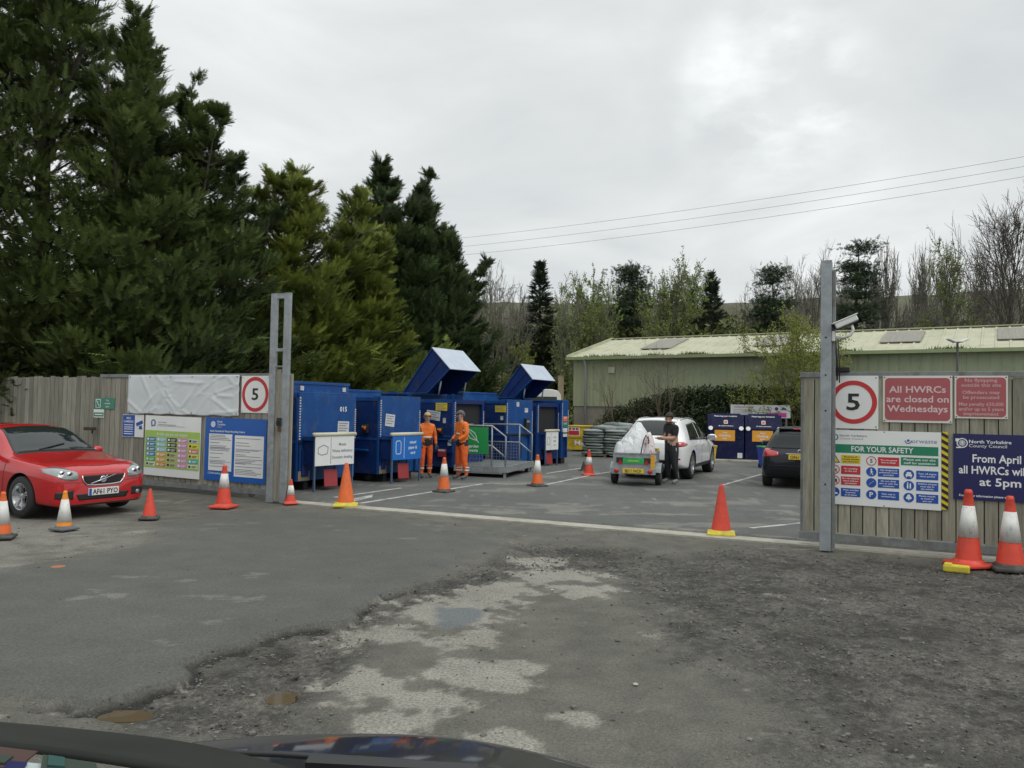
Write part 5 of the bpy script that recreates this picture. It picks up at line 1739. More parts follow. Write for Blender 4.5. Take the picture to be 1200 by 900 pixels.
def chute(root, x0, x1, u, m, icon, lines, tm, ztop=1.24, zbot=.57, flap=True):
    """feed table in front of the press, its sign board, legs and red flap"""
    mb = MB()
    mb.bb((x0 + .03, -u + .03, zbot + .02), (x1 - .03, .0, ztop - .02), blue_d)
    for x in (x0, x1 - .035): mb.bb((x, -u + .0, .0), (x + .035, -u + .04, ztop - .05), mat('leg_blue_grey', (.07, .12, .20), .5, var=.2))
    for x in (x0, x1 - .05): mb.bb((x, -u + .05, ztop - .10), (x + .05, .02, ztop - .04), blue)
    mb.build('feed_table', root)
    mb = MB(); mb.lathe([(0, x0 - .05), (.045, x0 - .05), (.045, x1 + .05), (0, x1 + .05)], cream_roll, 14, (0, -u + .0, ztop + .03), 'x'); mb.build('roll', root)
    mb = MB(); mb.bb((x0, -u - .015, zbot), (x1, -u, ztop - .01), m); sb = mb.build('sign_board', root)
    wd = x1 - x0; h = ztop - zbot
    mb = MB()
    mb.bb((x0 + wd * .385, -u - .018, zbot + .03), (x0 + wd * .395, -u - .015, ztop - .04), tm)
    if icon == 'box':
        pts = [(.07, .42), (.16, .36), (.30, .40), (.32, .62), (.20, .70), (.07, .60)]
    elif icon == 'can':
        pts = [(.13, .25), (.26, .25), (.28, .34), (.28, .72), (.24, .78), (.14, .78), (.11, .72), (.11, .34)]
    else:
        pts = [(.10, .3), (.28, .3), (.30, .5), (.25, .7), (.12, .7), (.08, .5)]
    for i in range(len(pts)):
        a, b = pts[i], pts[(i + 1) % len(pts)]
        mb.bar((x0 + wd * a[0], -u - .0175, zbot + h * a[1]), (x0 + wd * b[0], -u - .0175, zbot + h * b[1]), .003, .016, tm, (0.3, 0, 1) if abs(a[0] - b[0]) > .05 else (1, 0, 0))
    n = len(lines)
    for i, s_ in enumerate(lines):
        mb.text(s_, x0 + wd * .69, zbot + h * (.5 + (n / 2 - i - .78) * .22), h * (.12 if tm is white_txt else .095), -u - .0175, tm, maxw=wd * .54)
    mb.build('lettering', root)
    if flap:
        xm = (x0 + x1) / 2
        mb = MB(); mb.M = Matrix.Translation((xm, -u + .12, zbot - .10)) @ Matrix.Rotation(R(-8), 4, 'X') @ Matrix.Rotation(R(3), 4, 'Y'); mb.rbox((-.20, -.012, -.38), (.20, .012, .0), red_flap, .008)
        mb.bb((-.16, -.01, 0), (-.13, .01, .14), dark_hw); mb.bb((.13, -.01, 0), (.16, .01, .14), dark_hw); mb.build('flap', root)


def sticker(root, x, z, w_, h_, m, y=-.004, rot=0, name='notice', lines=4, tm=None):
    mb = MB(); mb.M = Matrix.Translation((x, y, z)) @ Matrix.Rotation(rot, 4, 'Y')
    mb.rect(0, 0, w_, h_, 0, m)
    for i in range(lines): mb.rect(w_ * .1, h_ * (.80 - i * .2), w_ * (.9 - .15 * (i % 2)), h_ * (.87 - i * .2), -.003, tm or grey_txt)
    mb.build(name, root)


def flank(root, name, y, z, w_, h_, m, tilt=0.0, lines=3, tm=None):
    """sticker on the left flank (facing -x); y measured back from the front"""
    mb = MB(); mb.M = Matrix.Translation((-.048, y, z)) @ Matrix.Rotation(R(-90), 4, 'Z') @ Matrix.Rotation(tilt, 4, 'Y')
    mb.rect(0, 0, w_, h_, -.004, m)
    for i in range(lines): mb.rect(w_ * .1, h_ * (.78 - i * .24), w_ * (.9 - .2 * (i % 2)), h_ * (.86 - i * .24), -.007, tm or grey_txt)
    mb.build(name, root)


def button_box(root, y, z):
    mb = MB(); mb.rbox((-.13, y - .09, z - .10), (-.046, y + .09, z + .10), under, .012); mb.build('control_box', root)
    mb = MB(); mb.lathe([(0, -.165), (.035, -.165), (.04, -.13)], red_p, 14, (0, y - .02, z + .0), 'x'); mb.bb((-.135, y - .07, z + .03), (-.131, y + .07, z + .07), yellow_p); mb.build('stop_button', root)


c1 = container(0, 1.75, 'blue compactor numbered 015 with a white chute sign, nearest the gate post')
chute(c1, 0.09, 1.27, .40, white_p, 'box', ('Metals', 'Waste definitions', 'Domestic dwelling'), grey_txt, ztop=1.19, zbot=.55)
mb = MB(); mb.text('015', 1.33, 1.72, .105, -.004, white_txt); mb.build('lettering', c1)
sticker(c1, 1.16, 1.22, .36, .28, notice_w, rot=.03)
mb = MB(); mb.rbox((.10, -.03, .30), (.30, .02, .92), blue_d, .03); mb.rect(.14, .58, .26, .66, -.034, cream_roll); mb.build('side_hatch', c1)
mb = MB(); mb.bb((.02, .012, .21), (.35, .018, .42), mat('scraped_steel', (.28, .24, .18), .6, .2, var=.3, vs=12)); mb.build('scuff_plate', c1)
flank(c1, 'warning_label', .7, 1.72, .26, .2, yellow_p); flank(c1, 'warning_label', .65, 1.2, .2, .12, yellow_p)
button_box(c1, .45, 1.3)

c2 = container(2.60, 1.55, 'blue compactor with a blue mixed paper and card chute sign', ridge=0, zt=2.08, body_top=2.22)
chute(c2, 0.0, 1.10, .40, mat('chute_blue', (.010, .15, .52), .4, var=.05), 'can', ('mixed', 'paper &', 'card'), white_txt, ztop=1.15, zbot=.56)
sticker(c2, .18, 1.38, .34, .3, notice_w, rot=.10)
button_box(c2, .40, 1.30)
mb = MB(); mb.rbox((.08, -.03, .32), (.22, .02, .85), blue_d, .02); mb.rect(.10, .62, .2, .70, -.034, cream_roll); mb.bb((.02, .012, .21), (.28, .018, .40), _mats['scraped_steel']); mb.build('side_hatch', c2)
mb = MB(); mb.M = Matrix.Translation((-.05, .35, .8)); mb.rbox((-.06, -.05, -.05), (0, .5, .0), blue, .01); mb.build('flank_rib', c2)

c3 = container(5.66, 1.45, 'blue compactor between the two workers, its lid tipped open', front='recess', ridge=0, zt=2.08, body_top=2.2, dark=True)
flank(c3, 'warning_label', .62, 1.76, .40, .22, yellow_p, lines=4); flank(c3, 'notice', .95, 1.52, .48, .26, notice_w, tilt=.10, lines=4)
flank(c3, 'small_label', .36, 1.42, .10, .14, notice_w, lines=1)
button_box(c3, .42, 1.20)
flank(c3, 'small_label', .18, .80, .12, .10, notice_w, lines=1)
mb = MB(); mb.M = Matrix.Translation((-.10, .22, .58)); mb.rbox((-.01, -.02, -.10), (.05, .26, .12), red_flap, .01); mb.bb((-.012, .0, .06), (-.0105, .24, .11), notice_w); mb.build('flap', c3)
mb = MB(); mb.bb((-.10, .0, .60), (-.046, 1.4, .66), blue_d); mb.bb((-.08, .0, .95), (-.046, 1.4, .985), blue); mb.build('flank_rib', c3)

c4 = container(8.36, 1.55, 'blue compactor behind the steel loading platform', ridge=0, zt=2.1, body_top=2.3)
flank(c4, 'warning_label', .40, 1.74, .40, .2, yellow_p); flank(c4, 'small_label', .2, 1.5, .1, .12, notice_w, lines=1)
sticker(c4, .55, 1.92, .16, .14, haz_w, lines=0); sticker(c4, 1.05, 1.74, .2, .14, notice_w, lines=2)
mb = MB(); mb.rbox((1.0, -.10, 1.20), (1.22, -.01, 1.55), under, .012); mb.rect(1.03, 1.42, 1.19, 1.5, -.104, grey_txt); mb.build('control_box', c4)
mb = MB(); mb.bb((.12, -.015, .3), (.8, -.005, 1.0), blue_d); mb.bb((.85, -.03, .3), (.9, 0, 1.0), blue); mb.build('lower_door', c4)

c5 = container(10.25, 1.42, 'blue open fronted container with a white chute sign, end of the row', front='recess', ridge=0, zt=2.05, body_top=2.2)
chute(c5, .16, .98, .22, white_p, 'pot', ('scrap', 'metal', 'only'), grey_txt, ztop=1.12, zbot=.52)
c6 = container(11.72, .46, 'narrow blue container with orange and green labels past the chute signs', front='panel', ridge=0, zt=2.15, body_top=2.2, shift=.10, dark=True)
for z, m_ in ((1.45, c_org), (1.25, green_p), (.92, notice_w)): sticker(c6, .08, z, .30, .17 if z > 1 else .3, m_, lines=2, tm=white_txt)


def hood(root, x0, x1, prof, label):
    """tipped-up lid: hollow tray, its open mouth towards the row"""
    o = empty('container_lid', (0, 0, 0)); o.parent = root
    o.name = 'lid'
    P = prof
    mb = MB()
    mb.prism([P[0], P[1], (P[1][0] + .03, P[1][1] - .05), (P[0][0] - .02, P[0][1] + .0)], x0, x1, blue, 'x')
    for x in (x0, x1 - .03): mb.prism(P, x, x + .03, blue_d, 'x')
    # ribs over the side plate
    for i in range(4):
        a, b = P[i], P[(i + 1) % 4]
        mb.bar((x0 - .012, a[0], a[1]), (x0 - .012, b[0], b[1]), .024, .05, blue, (1, 0, 0))
    m0 = ((P[0][0] + P[3][0]) / 2, (P[0][1] + P[3][1]) / 2); m1 = ((P[1][0] + P[2][0]) / 2, (P[1][1] + P[2][1]) / 2)
    mb.bar((x0 - .010, m0[0], m0[1]), (x0 - .010, m1[0], m1[1]), .02, .03, blue_d, (1, 0, 0))
    mb.build('lid_tray', o)
    mb = MB(); d = ((P[2][0] - P[1][0]), (P[2][1] - P[1][1])); ln = math.hypot(*d); n = (d[1] / ln * .02, -d[0] / ln * .02)
    if n[1] < 0: n = (-n[0], -n[1])
    e1 = (P[1][0] - d[0] * .02, P[1][1] - d[1] * .02); e2 = (P[2][0] + d[0] * .05, P[2][1] + d[1] * .05)
    mb.prism([e1, e2, (e2[0] + n[0], e2[1] + n[1]), (e1[0] + n[0], e1[1] + n[1])], x0 - .05, x1 + .05, pale_lid, 'x'); mb.build('lid_top', o)
    for x in (x0 + .1, x1 - .1):
        mb = MB(); mb.tube([(x, P[3][0] - .3, 2.2), (x, (P[2][0] + P[3][0]) / 2, (P[2][1] + P[3][1]) / 2)], .025, galv, 8); mb.build('lid_ram', o)


hood(c3, 0.0, 1.40, [(1.85, 2.24), (.80, 3.52), (.18, 2.94), (.95, 2.26)], 'lid')
hood(c5, 0.0, 1.42, [(1.55, 2.22), (.66, 3.32), (.22, 2.84), (.92, 2.24)], 'lid')

# ---- loading platform
E1 = Vector((-.12, 21.05, 0))
thp = math.atan2(.95, .30)
root = empty('loading_platform', E1, thp, 'galvanised steel loading platform with handrails and a green garden waste sign', 'platform')
# local: x along the row (far), -y out into the yard
LEN, DEP, ZF = 2.6, 1.45, .30
mb = MB(); mb.bb((0, 0, ZF - .03), (LEN, DEP, ZF), galv); 
for k in range(13): mb.bb((.1 + k * .19, .02, ZF), (.16 + k * .19, DEP - .02, ZF + .006), galv_d)
mb.build('deck', root)
mb = MB(); mb.bb((0, -.03, ZF - .16), (LEN, .0, ZF + .01), galv); mb.bb((0, DEP, ZF - .16), (LEN, DEP + .03, ZF), galv); mb.bb((-.03, -.03, ZF - .16), (.0, DEP + .03, ZF), galv); mb.bb((LEN, -.03, ZF - .16), (LEN + .03, DEP + .03, ZF), galv)
for x, y in ((.05, .05), (LEN - .05, .05), (.05, DEP - .05), (LEN - .05, DEP - .05)): mb.bb((x - .03, y - .03, .0), (x + .03, y + .03, ZF - .05), galv)
mb.bar((0, .1, .12), (0, DEP - .1, .12), .04, .04, galv); mb.bar((LEN, .1, .12), (LEN, DEP - .1, .12), .04, .04, galv); mb.build('frame', root)
zr = 1.38
for x, nm in ((.03, 'handrail'), (LEN - .03, 'handrail')):
    mb = MB()
    mb.tube([(x, DEP, ZF), (x, DEP, zr), (x, .42, zr), (x, .03, zr - .28), (x, .03, ZF)], .024, galv, 8)
    mb.tube([(x, .42, zr), (x, .42, ZF)], .022, galv, 8); mb.tube([(x, DEP, .85), (x, .42, .85), (x, .03, .55)], .020, galv, 8)
    k = ZF + .10
    while k < .84: mb.bar((x, DEP, k), (x, .44, k), .006, .006, galv); k += .09
    y = .5
    while y < DEP: mb.bar((x, y, ZF), (x, y, .85), .006, .006, galv); y += .09
    mb.build(nm, root)
mb = MB(); mb.tube([(.03, DEP - .0, zr), (LEN - .03, DEP - .0, zr)], .022, galv, 8); mb.tube([(.03, DEP, .85), (LEN - .03, DEP, .85)], .018, galv, 8); mb.build('back_rail', root)
for x, y in ((.35, .1), (LEN - .3, .1)):
    mb = MB(); mb.lathe([(0, -.035), (.09, -.035), (.09, .035), (0, .035)], under, 18, (x, y, .09), 'y'); mb.build('castor', root)
mb = MB(); mb.M = Matrix.Translation((-.035, 1.42, .62)) @ Matrix.Rotation(R(-90), 4, 'Z'); mb.rect(0, 0, .92, .72, -.012, mat('garden_green', (.012, .26, .07), .4, var=.05), .012); mb.build('sign_board', root)
mb = MB(); mb.M = Matrix.Translation((-.035, 1.42, .62)) @ Matrix.Rotation(R(-90), 4, 'Z')
mb.text('garden', .5, .17, .075, -.0145, white_txt); mb.text('waste', .5, .06, .075, -.0145, white_txt)
leafp = [(.30, .68), (.34, .52), (.40, .42), (.52, .38), (.60, .36), (.58, .47), (.52, .57), (.42, .63), (.30, .68)]
for a, b in zip(leafp[:-1], leafp[1:]): mb.bar((a[0], -.0135, a[1]), (b[0], -.0135, b[1]), .003, .016, white_txt, (.31, 0, 1) if abs(a[0] - b[0]) > .045 else (1, 0, .01))
mb.bar((.34, -.0135, .64), (.65, -.0135, .30), .003, .014, white_txt, (.31, 0, 1)); mb.build('lettering', root)

# ================================================================== TRAILER AND LOAD
root = empty('trailer', (3.02, 19.42, 0), R(-16), 'small galvanised trailer with a yellow rear plate, behind the white car', 'trailer')
mb = MB(); W_, Lb = .50, 1.32; z0, z1 = .40, .82
mb.bb((-W_, 0, z0), (W_, Lb, z0 + .02), galv)
for x in (-W_, W_ - .02): mb.bb((x, .03, z0), (x + .02, Lb, z1), galv)
mb.bb((-W_, Lb - .02, z0), (W_, Lb, z1), galv)
for x in (-W_ - .015, W_): 
    mb.bb((x, .02, z1 - .04), (x + .015, Lb, z1), galv); mb.bb((x, .02, .58), (x + .015, Lb, .62), galv)
mb.build('bed', root, bevel=.004)
mb = MB(); mb.bb((-W_, -.02, z0 + .02), (W_, .0, z1), galv)
for x in (-W_, W_ - .04): mb.bb((x, -.035, z0), (x + .04, -.02, z1 + .01), galv)
mb.bb((-W_, -.035, z1 - .035), (W_, -.02, z1), galv); mb.build('tailboard', root, bevel=.004)
mb = MB(); mb.bb((-W_ - .04, -.06, .30), (W_ + .04, -.02, .44), galv); mb.build('light_bar', root)
for x in (-.41, .41):
    mb = MB(); mb.lathe([(0, -.085), (.05, -.085), (.06, -.07), (.06, -.06)], lamp_red, 18, (x, 0, .375), 'y'); mb.build('tail_light', root)
for s_ in (-1, 1):
    mb = MB(); mb.prism([(s_ * .26, .54), (s_ * .38, .54), (s_ * .32, .66)], -.05, -.04, lamp_red); mb.bb((s_ * .33 - .09, -.038, .57), (s_ * .33 + .09, -.036, .70), trim_m); mb.build('reflector', root)
mb = MB(); mb.rect(-.26, .56, .26, .69, -.045, mat('green_board', (.02, .34, .08), .4, var=.2, vs=10), .01); mb.rect(-.14, .61, .14, .64, -.048, lime); mb.build('maker_board', root)
mb = MB(); mb.rbox((-.26, -.085, .325), (.26, -.06, .435), plate_y, .004); np_ = mb.build('number_plate', root)
mb = MB(); mb.text('BJ11 NCF', 0, .345, .068, -.087, black_p, maxw=.42); mb.build('lettering', np_)
mb = MB(); mb.rect(.42, .44, .52, .78, -.045, mat('hazard_yellow', (.62, .45, .03), .5), .006)
for k in range(4): mb.prism([(.42, .46 + k * .085), (.52, .49 + k * .085), (.52, .53 + k * .085), (.42, .50 + k * .085)], -.048, -.045, c_amb)
mb.build('marker_strip', root)
for s_ in (-1, 1):
    e = empty('wheel', (s_ * .55, .62, .25)); e.parent = root
    mb = MB(); mb.lathe([(.15, -.07), (.23, -.07), (.25, -.04), (.25, .04), (.23, .07), (.15, .07), (.15, -.07)], tyre_m, 28, axis='x'); mb.build('tyre', e)
    mb = MB(); mb.lathe([(.155, .05 * s_), (.14, .06 * s_), (.06, .03 * s_), (0, .05 * s_)], alloy, 20, axis='x'); mb.build('rim', e)
    mb = MB()
    pts = [(s_ * .55, .62 + .30 * math.cos(a), .25 + .30 * math.sin(a)) for a in np.linspace(.25, math.pi - .25, 9)]
    for a, b in zip(pts[:-1], pts[1:]): mb.bar(a, b, .17, .015, galv)
    mb.build('mudguard', root)
mb = MB(); mb.bar((0, Lb, .40), (0, Lb + .75, .42), .06, .06, galv); mb.bar((-.35, Lb, .40), (0, Lb + .5, .41), .05, .05, galv); mb.bar((.35, Lb, .40), (0, Lb + .5, .41), .05, .05, galv); mb.build('drawbar', root)
# jockey load: white sheeted heap
sheet = mat('white_bag_cloth', (.62, .64, .65), .6, var=.10, vs=5, bump=.5, bs=14)


def heap(name, loc, rz, rx, ry, prof, label, m, cat, seed=1, n=56, base=.82):
    n *= 2
    r_, a_ = np.linspace(0, 1, n), np.linspace(0, 2 * math.pi, 144, endpoint=False)
    RR, AA = np.meshgrid(r_, a_, indexing='ij')
    ex_ = 2.6
    sq_ = (np.abs(np.cos(AA)) ** ex_ + np.abs(np.sin(AA)) ** ex_) ** (-1 / ex_)
    x = RR * sq_ * np.cos(AA) * rx; y = RR * sq_ * np.sin(AA) * ry
    z = prof(x, y) * np.clip((1 - RR ** 6), 0, 1) ** .6
    f = fbm(x + seed * 3, y + 7, 3.2, 4, seed); rid = np.abs(fbm(x * 1.2 + y * .7, y - x * .3, 5, 3, seed + 9) - .5)
    rid2 = np.abs(fbm(x * .8 - y * 1.1 + 3, y * .9 + x * .2, 11, 2, seed + 19) - .5)
    z = z * (1 + (f - .5) * .35) + ((.5 - rid * 2) * .13 + (.25 - rid2) * .03) * np.clip(z * 3, 0, 1)
    bul = 1 + .06 * np.sin(np.clip(RR, 0, 1) * math.pi) * 1
    vs = np.stack([x * bul, y * bul, base + np.clip(z, 0, None)], -1).reshape(-1, 3)
    ii = np.arange(n * 144).reshape(n, 144)
    ff = np.stack([ii[:-1], ii[1:], np.roll(ii, -1, 1)[1:], np.roll(ii, -1, 1)[:-1]], -1).reshape(-1, 4)
    o = np_mesh(name, vs, ff, m, smooth=True)
    o.location = loc; o.rotation_euler = (0, 0, rz)
    return tag(o, label, cat)


RT = Matrix.Rotation(R(-16), 3, 'Z')
pl_ = Vector((3.02, 19.42, 0)) + RT @ Vector((-.02, .66, 0))
heap('garden_bag', pl_, R(-16), .50, .64, lambda x, y: .30 + .52 * np.exp(-(((x - .10) / .26) ** 2 + ((y - .1) / .5) ** 2)) + .22 * np.exp(-(((x + .2) / .3) ** 2 + ((y + .1) / .4) ** 2)), 'big white sheeted bag heaped up in the trailer', sheet, 'bag', 3, base=.60)
pl_ = Vector((3.02, 19.42, 0)) + RT @ Vector((.34, .26, 0))
o = heap('printed_sack', pl_, R(-16), .17, .2, lambda x, y: .62 * np.exp(-((x / .16) ** 2 + (y / .2) ** 2)) + .12, 'white sack with red print standing at the right of the trailer load', mat('printed_white_sack', (.62, .60, .60), .5, var=.05, col2=(.36, .06, .06), c2amt=.8, c2s=9, c2lo=.54, c2hi=.58), 'sack', 8, 30, base=.60)
pl_ = Vector((3.02, 19.42, 0)) + RT @ Vector((-.38, .16, 0))
heap('white_bag', pl_, R(10), .14, .16, lambda x, y: .34 * np.exp(-((x / .14) ** 2 + (y / .16) ** 2)) + .08, 'small white bag at the left front of the trailer load', sheet, 'bag', 12, 30, base=.62)
mb = MB()
f_ = lambda x, y, z: Vector((3.02, 19.42, 0)) + RT @ Vector((x, y, z))
mb.tube([f_(.18, -.03, .80), f_(.20, .0, .95), f_(.24, .06, 1.15), f_(.28, .10, 1.26), f_(.34, .06, 1.18), f_(.36, .06, 1.05)], .014, black_p, 6)
tag(mb.build('strap'), 'black strap looped over the bags on the trailer', 'strap')

# ================================================================== SKIP, SACKS, BANKS, BINS
yel_skip = mat('skip_yellow', (.60, .42, .015), .5, var=.15, vs=3, col2=(.28, .18, .03), c2amt=.6, c2s=3)
pS = G(684, 529.5); pS = Vector((pS.x + .1, pS.y + .6, 0))
root = empty('skip', pS, R(-18), 'yellow skip with a red and white label left of the grey sacks', 'skip')
mb = MB()
mb.prism([(-.62, .08), (.62, .08), (.70, .62), (-.70, .62)], -.5, .8, yel_skip); mb.prism([(-.70, .62), (.70, .62), (.74, 1.13), (-.74, 1.13)], -.5, .8, yel_skip)
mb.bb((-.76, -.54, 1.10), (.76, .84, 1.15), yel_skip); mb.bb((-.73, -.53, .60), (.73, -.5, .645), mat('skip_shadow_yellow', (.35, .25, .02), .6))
for x in (-.66, .66): mb.bb((x - .03, -.535, .1), (x + .03, -.5, 1.1), yel_skip)
mb.build('skip_body', root, bevel=.01)
mb = MB(); mb.rect(-.66, .70, -.12, 1.08, -.512, white_p); mb.rect(-.63, .73, -.15, .92, -.516, red_p)
for k in range(3): mb.rect(-.62 + k * .16, .95, -.5 + k * .16, 1.05, -.516, faded_red)
mb.build('warning_label', root)
mb = MB(); mb.text('M', -.22, .28, .2, -.515, white_txt, sx=1.3)
for k in range(4): mb.rect(-.06, .42 - k * .045, .42 - (k % 2) * .1, .445 - k * .045, -.512, white_txt)
mb.build('lettering', root)

sack_ms = [mat('grey_green_sack', (.17, .205, .18), .75, var=.2, vs=6), mat('pale_grey_sack', (.24, .27, .26), .75, var=.2, vs=6), mat('dark_sack', (.10, .125, .115), .75, var=.25, vs=6)]


def sack(loc, rz, a, b, c_, m, name='sack', label='', tilt=0.0):
    bmx = bmesh.new(); bmesh.ops.create_uvsphere(bmx, u_segments=28, v_segments=12, radius=1)
    sd_ = random.random() * 50
    for v_ in bmx.verts:
        x, y, z = v_.co
        k = lambda q: math.copysign(abs(q) ** .55, q)
        x, y = k(x), k(y); z = math.copysign(abs(z) ** .6, z)
        w_ = .05 * math.sin(x * 5 + sd_) + .05 * math.sin(y * 6 + sd_ * 2) + .03 * math.sin(x * 11 - y * 9 + sd_)
        v_.co = Vector((x * a * (1 + w_ * .4), y * b * (1 + w_ * .4), z * c_ * (1 + w_ * 2)))
    mb = MB(); mb.bm(bmx, m); o = mb.build(name)
    o.location = loc; o.rotation_euler = (tilt, random.uniform(-.04, .04), rz)
    return tag(o, label, 'sack', 'grey green sacks stacked beside the trailer')


pk = G(712, 536.5); pk = Vector((pk.x, pk.y + .75, 0))
mb = MB(); pw_ = mat('pallet_wood', (.10, .085, .06), .9, var=.3)
for k in range(7): mb.bb((-.9, -.55 + k * .17, .10), (.9, -.43 + k * .17, .125), pw_)
for k in (-.85, 0, .75): mb.bb((k, -.55, .0), (k + .1, .6, .10), pw_)
o = mb.build('pallet'); o.location = pk; o.rotation_euler = (0, 0, R(-14)); tag(o, 'dark wooden pallet under the stack of grey green sacks', 'pallet')
for lay in range(9):
    for colm in range(2):
        q = Vector((-.42 + colm * .84 + random.uniform(-.03, .03), random.uniform(-.05, .05), .17 + lay * .107))
        q = Matrix.Rotation(R(-14), 3, 'Z') @ q
        sack(pk + q, R(-14) + random.uniform(-.08, .08), .46, .56, .066, sack_ms[(lay * 2 + colm * 3) % 3 if lay % 3 else 0], label='flattened grey green sack in the neat stack beside the trailer')
for i, (dx, dy, dz, a, rz, m) in enumerate(((.25, .1, 1.14, .5, .5, 1), (.75, .2, 1.12, .45, -.3, 0), (.45, .35, 1.26, .42, .9, 2), (-.1, .3, 1.13, .40, .2, 2), (.85, .45, 1.24, .4, 1.2, 1))):
    q = Matrix.Rotation(R(-14), 3, 'Z') @ Vector((dx - .15, dy, dz))
    sack(pk + q, rz, a, a * .8, .11, sack_ms[m], label='loose crumpled sack thrown on top of the sack stack')

# textile banks
bank_m = mat('bank_navy', (.005, .008, .045), .5, spec=.2, var=.12, vs=3, col2=(.03, .035, .08), c2amt=.4, c2s=4)
org_lab = mat('bank_orange_label', (.72, .33, .03), .45, var=.06)
pb = G(854, 540.5); pb2 = G(899, 541.8)
thb = math.atan2((pb2 - pb).y, (pb2 - pb).x)
# pale concrete plinth they stand on
mb = MB()
mb.bb((-1.9, -.75, 0), (4.6, 1.6, .055), concrete)
o = mb.build('pavement'); o.location = pb + Vector((0, .5, 0)); o.rotation_euler = (0, 0, thb); tag(o, kind='structure')


def bank(p, label, first):
    root = empty('textile_bank', (p.x, p.y + .45, .055), thb, label, 'clothes bank', 'navy clothes banks in front of the hedge')
    w2, hh = .68, 1.72
    mb = MB()
    mb.prism([(-.02, 0), (.95, 0), (.95, hh), (.22, hh), (-.02, hh - .55)], -w2, w2, bank_m, 'x'); mb.build('cabinet', root, bevel=.02)
    mb = MB(); mb.prism([(-.03, hh - .56), (.21, hh + .01), (.21, hh + .04), (-.055, hh - .55)], -w2 + .12, w2 - .12, bank_m, 'x')
    mb.build('hatch', root)
    nrm = Vector((0, -.57, .25)).normalized()
    sl = Matrix.Translation((0, -.06, hh - .55)) @ Matrix.Rotation(-math.atan2(.24, .56), 4, 'X')
    mb = MB(); mb.M = sl; mb.text('Please bag your donations', 0, .50, .055, -.008, white_txt, maxw=1.0); mb.text('all clothes and shoes', 0, .10, .045, -.008, white_txt, maxw=.55); mb.build('lettering', root)
    mb = MB(); mb.M = sl; mb.rrect(-.075, .2, .075, .36, -.008, notice_w, .03); mb.rrect(-.05, .23, .05, .33, -.011, c_org, .02); mb.build('emblem', root)
    mb = MB(); mb.M = sl
    for x in (-.57, .57): mb.disc(x, .02, .085, -.010, white_p, 0, 20)
    mb.build('round_label', root)
    mb = MB(); mb.rect(-.42, .70, .34, 1.12, -.030, org_lab, .006); lb_ = mb.build('orange_label', root)
    mb = MB(); mb.text('Used', -.04, 1.0, .06, -.033, white_txt); mb.text('Clothing', -.04, .87, .085, -.033, white_txt, maxw=.6); mb.text('bank', -.04, .77, .06, -.033, white_txt); mb.build('lettering', lb_)
    mb = MB(); mb.tube([(.42, -.05, .82), (.56, -.05, .82)], .015, dark_hw, 8); mb.rect(.44, .05, .62, .25, -.028, notice_w); mb.build('handle', root)
    return root


bank(pb, 'navy clothes bank with an orange label, left one beside the yellow bin', True)
bank(pb2, 'navy clothes bank with an orange label, right one half behind the dark car', False)
# long banner above them
bc = PT(891, 482, pb.y + 1.5)
root = empty('charity_banner', (bc.x, bc.y, 0), thb, 'long white and pink banner board above the navy clothes banks', 'banner')
zb_, zt_ = zat(891, 489.5, bc.y), zat(891, 474.5, bc.y)
mb = MB(); mb.rect(-1.15, zb_, 1.15, zt_, 0, white_p, .012); mb.build('panel', root)
mb = MB(); mb.rect(.20, zb_ + .03, 1.0, zb_ + .2, -.004, mat('banner_pink', (.62, .05, .33), .45)); mb.build('pink_band', root)
mb = MB(); mb.text('Clothes and shoes', -1.02, zt_ - .12, .062, -.004, faded_red, 'l')
for k in range(3): mb.rect(-1.05, zt_ - .2 - k * .07, -.3 + .15 * (k % 2), zt_ - .185 - k * .07, -.004, grey_txt)
mb.disc(.36, zt_ - .15, .075, -.004, steelblue_txt, .05, 16); mb.disc(.62, zt_ - .15, .07, -.004, mat('banner_purple', (.06, .03, .20), .5), 0, 16); mb.prism([(.78, zt_ - .18), (.98, zt_ - .2), (.98, zt_ - .12), (.86, zt_ - .09)], -.004, 0, _mats['banner_purple']); mb.build('lettering', root)
mb = MB()
for x in (-1.0, 0, 1.0): mb.bb((x - .03, .014, 0), (x + .03, .06, zt_), galv_d)
mb.build('post', root)


def wheelie(p, rz, wd, h, m, lid_m, label, name):
    root = empty(name, p, rz, label, 'bin')
    a = wd / 2
    mb = MB(); mb.add([(-a * .8, -a * .8, .06), (a * .8, -a * .8, .06), (a * .8, a * .8, .06), (-a * .8, a * .8, .06), (-a, -a, h * .92), (a, -a, h * .92), (a, a, h * .92), (-a, a, h * .92)], [(3, 2, 1, 0), (4, 5, 6, 7), (0, 1, 5, 4), (1, 2, 6, 5), (2, 3, 7, 6), (3, 0, 4, 7)], m); mb.bb((-a * 1.05, -a * 1.05, h * .86), (a * 1.05, a * 1.05, h * .92), m); mb.build('bin_body', root, bevel=.015)
    mb = MB(); mb.rbox((-a * 1.1, -a * 1.15, h * .922), (a * 1.1, a * 1.1, h), lid_m, .02); mb.build('lid', root)
    mb = MB()
    for x in (-a * .7, a * .7): mb.lathe([(0, -.03), (.08, -.03), (.08, .03), (0, .03)], under, 16, (x, a * .75, .08), 'x')
    mb.build('wheel', root)
    return root


pyb = G(833, 542.5); wheelie((pyb.x, pyb.y + .2, .0), .1, .40, .64, mat('bin_yellow', (.62, .43, .02), .5, var=.1), yel_skip, 'small yellow grit bin beside the white car', 'grit_bin')
pbb = G(901, 549); wheelie((pbb.x, pbb.y + .2, 0), .1, .50, .74, mat('bin_blue', (.01, .06, .42), .45, var=.1), mat('bin_green_lid', (.03, .26, .08), .5), 'blue bin with a green rim beside the dark hatchback', 'recycling_bin')
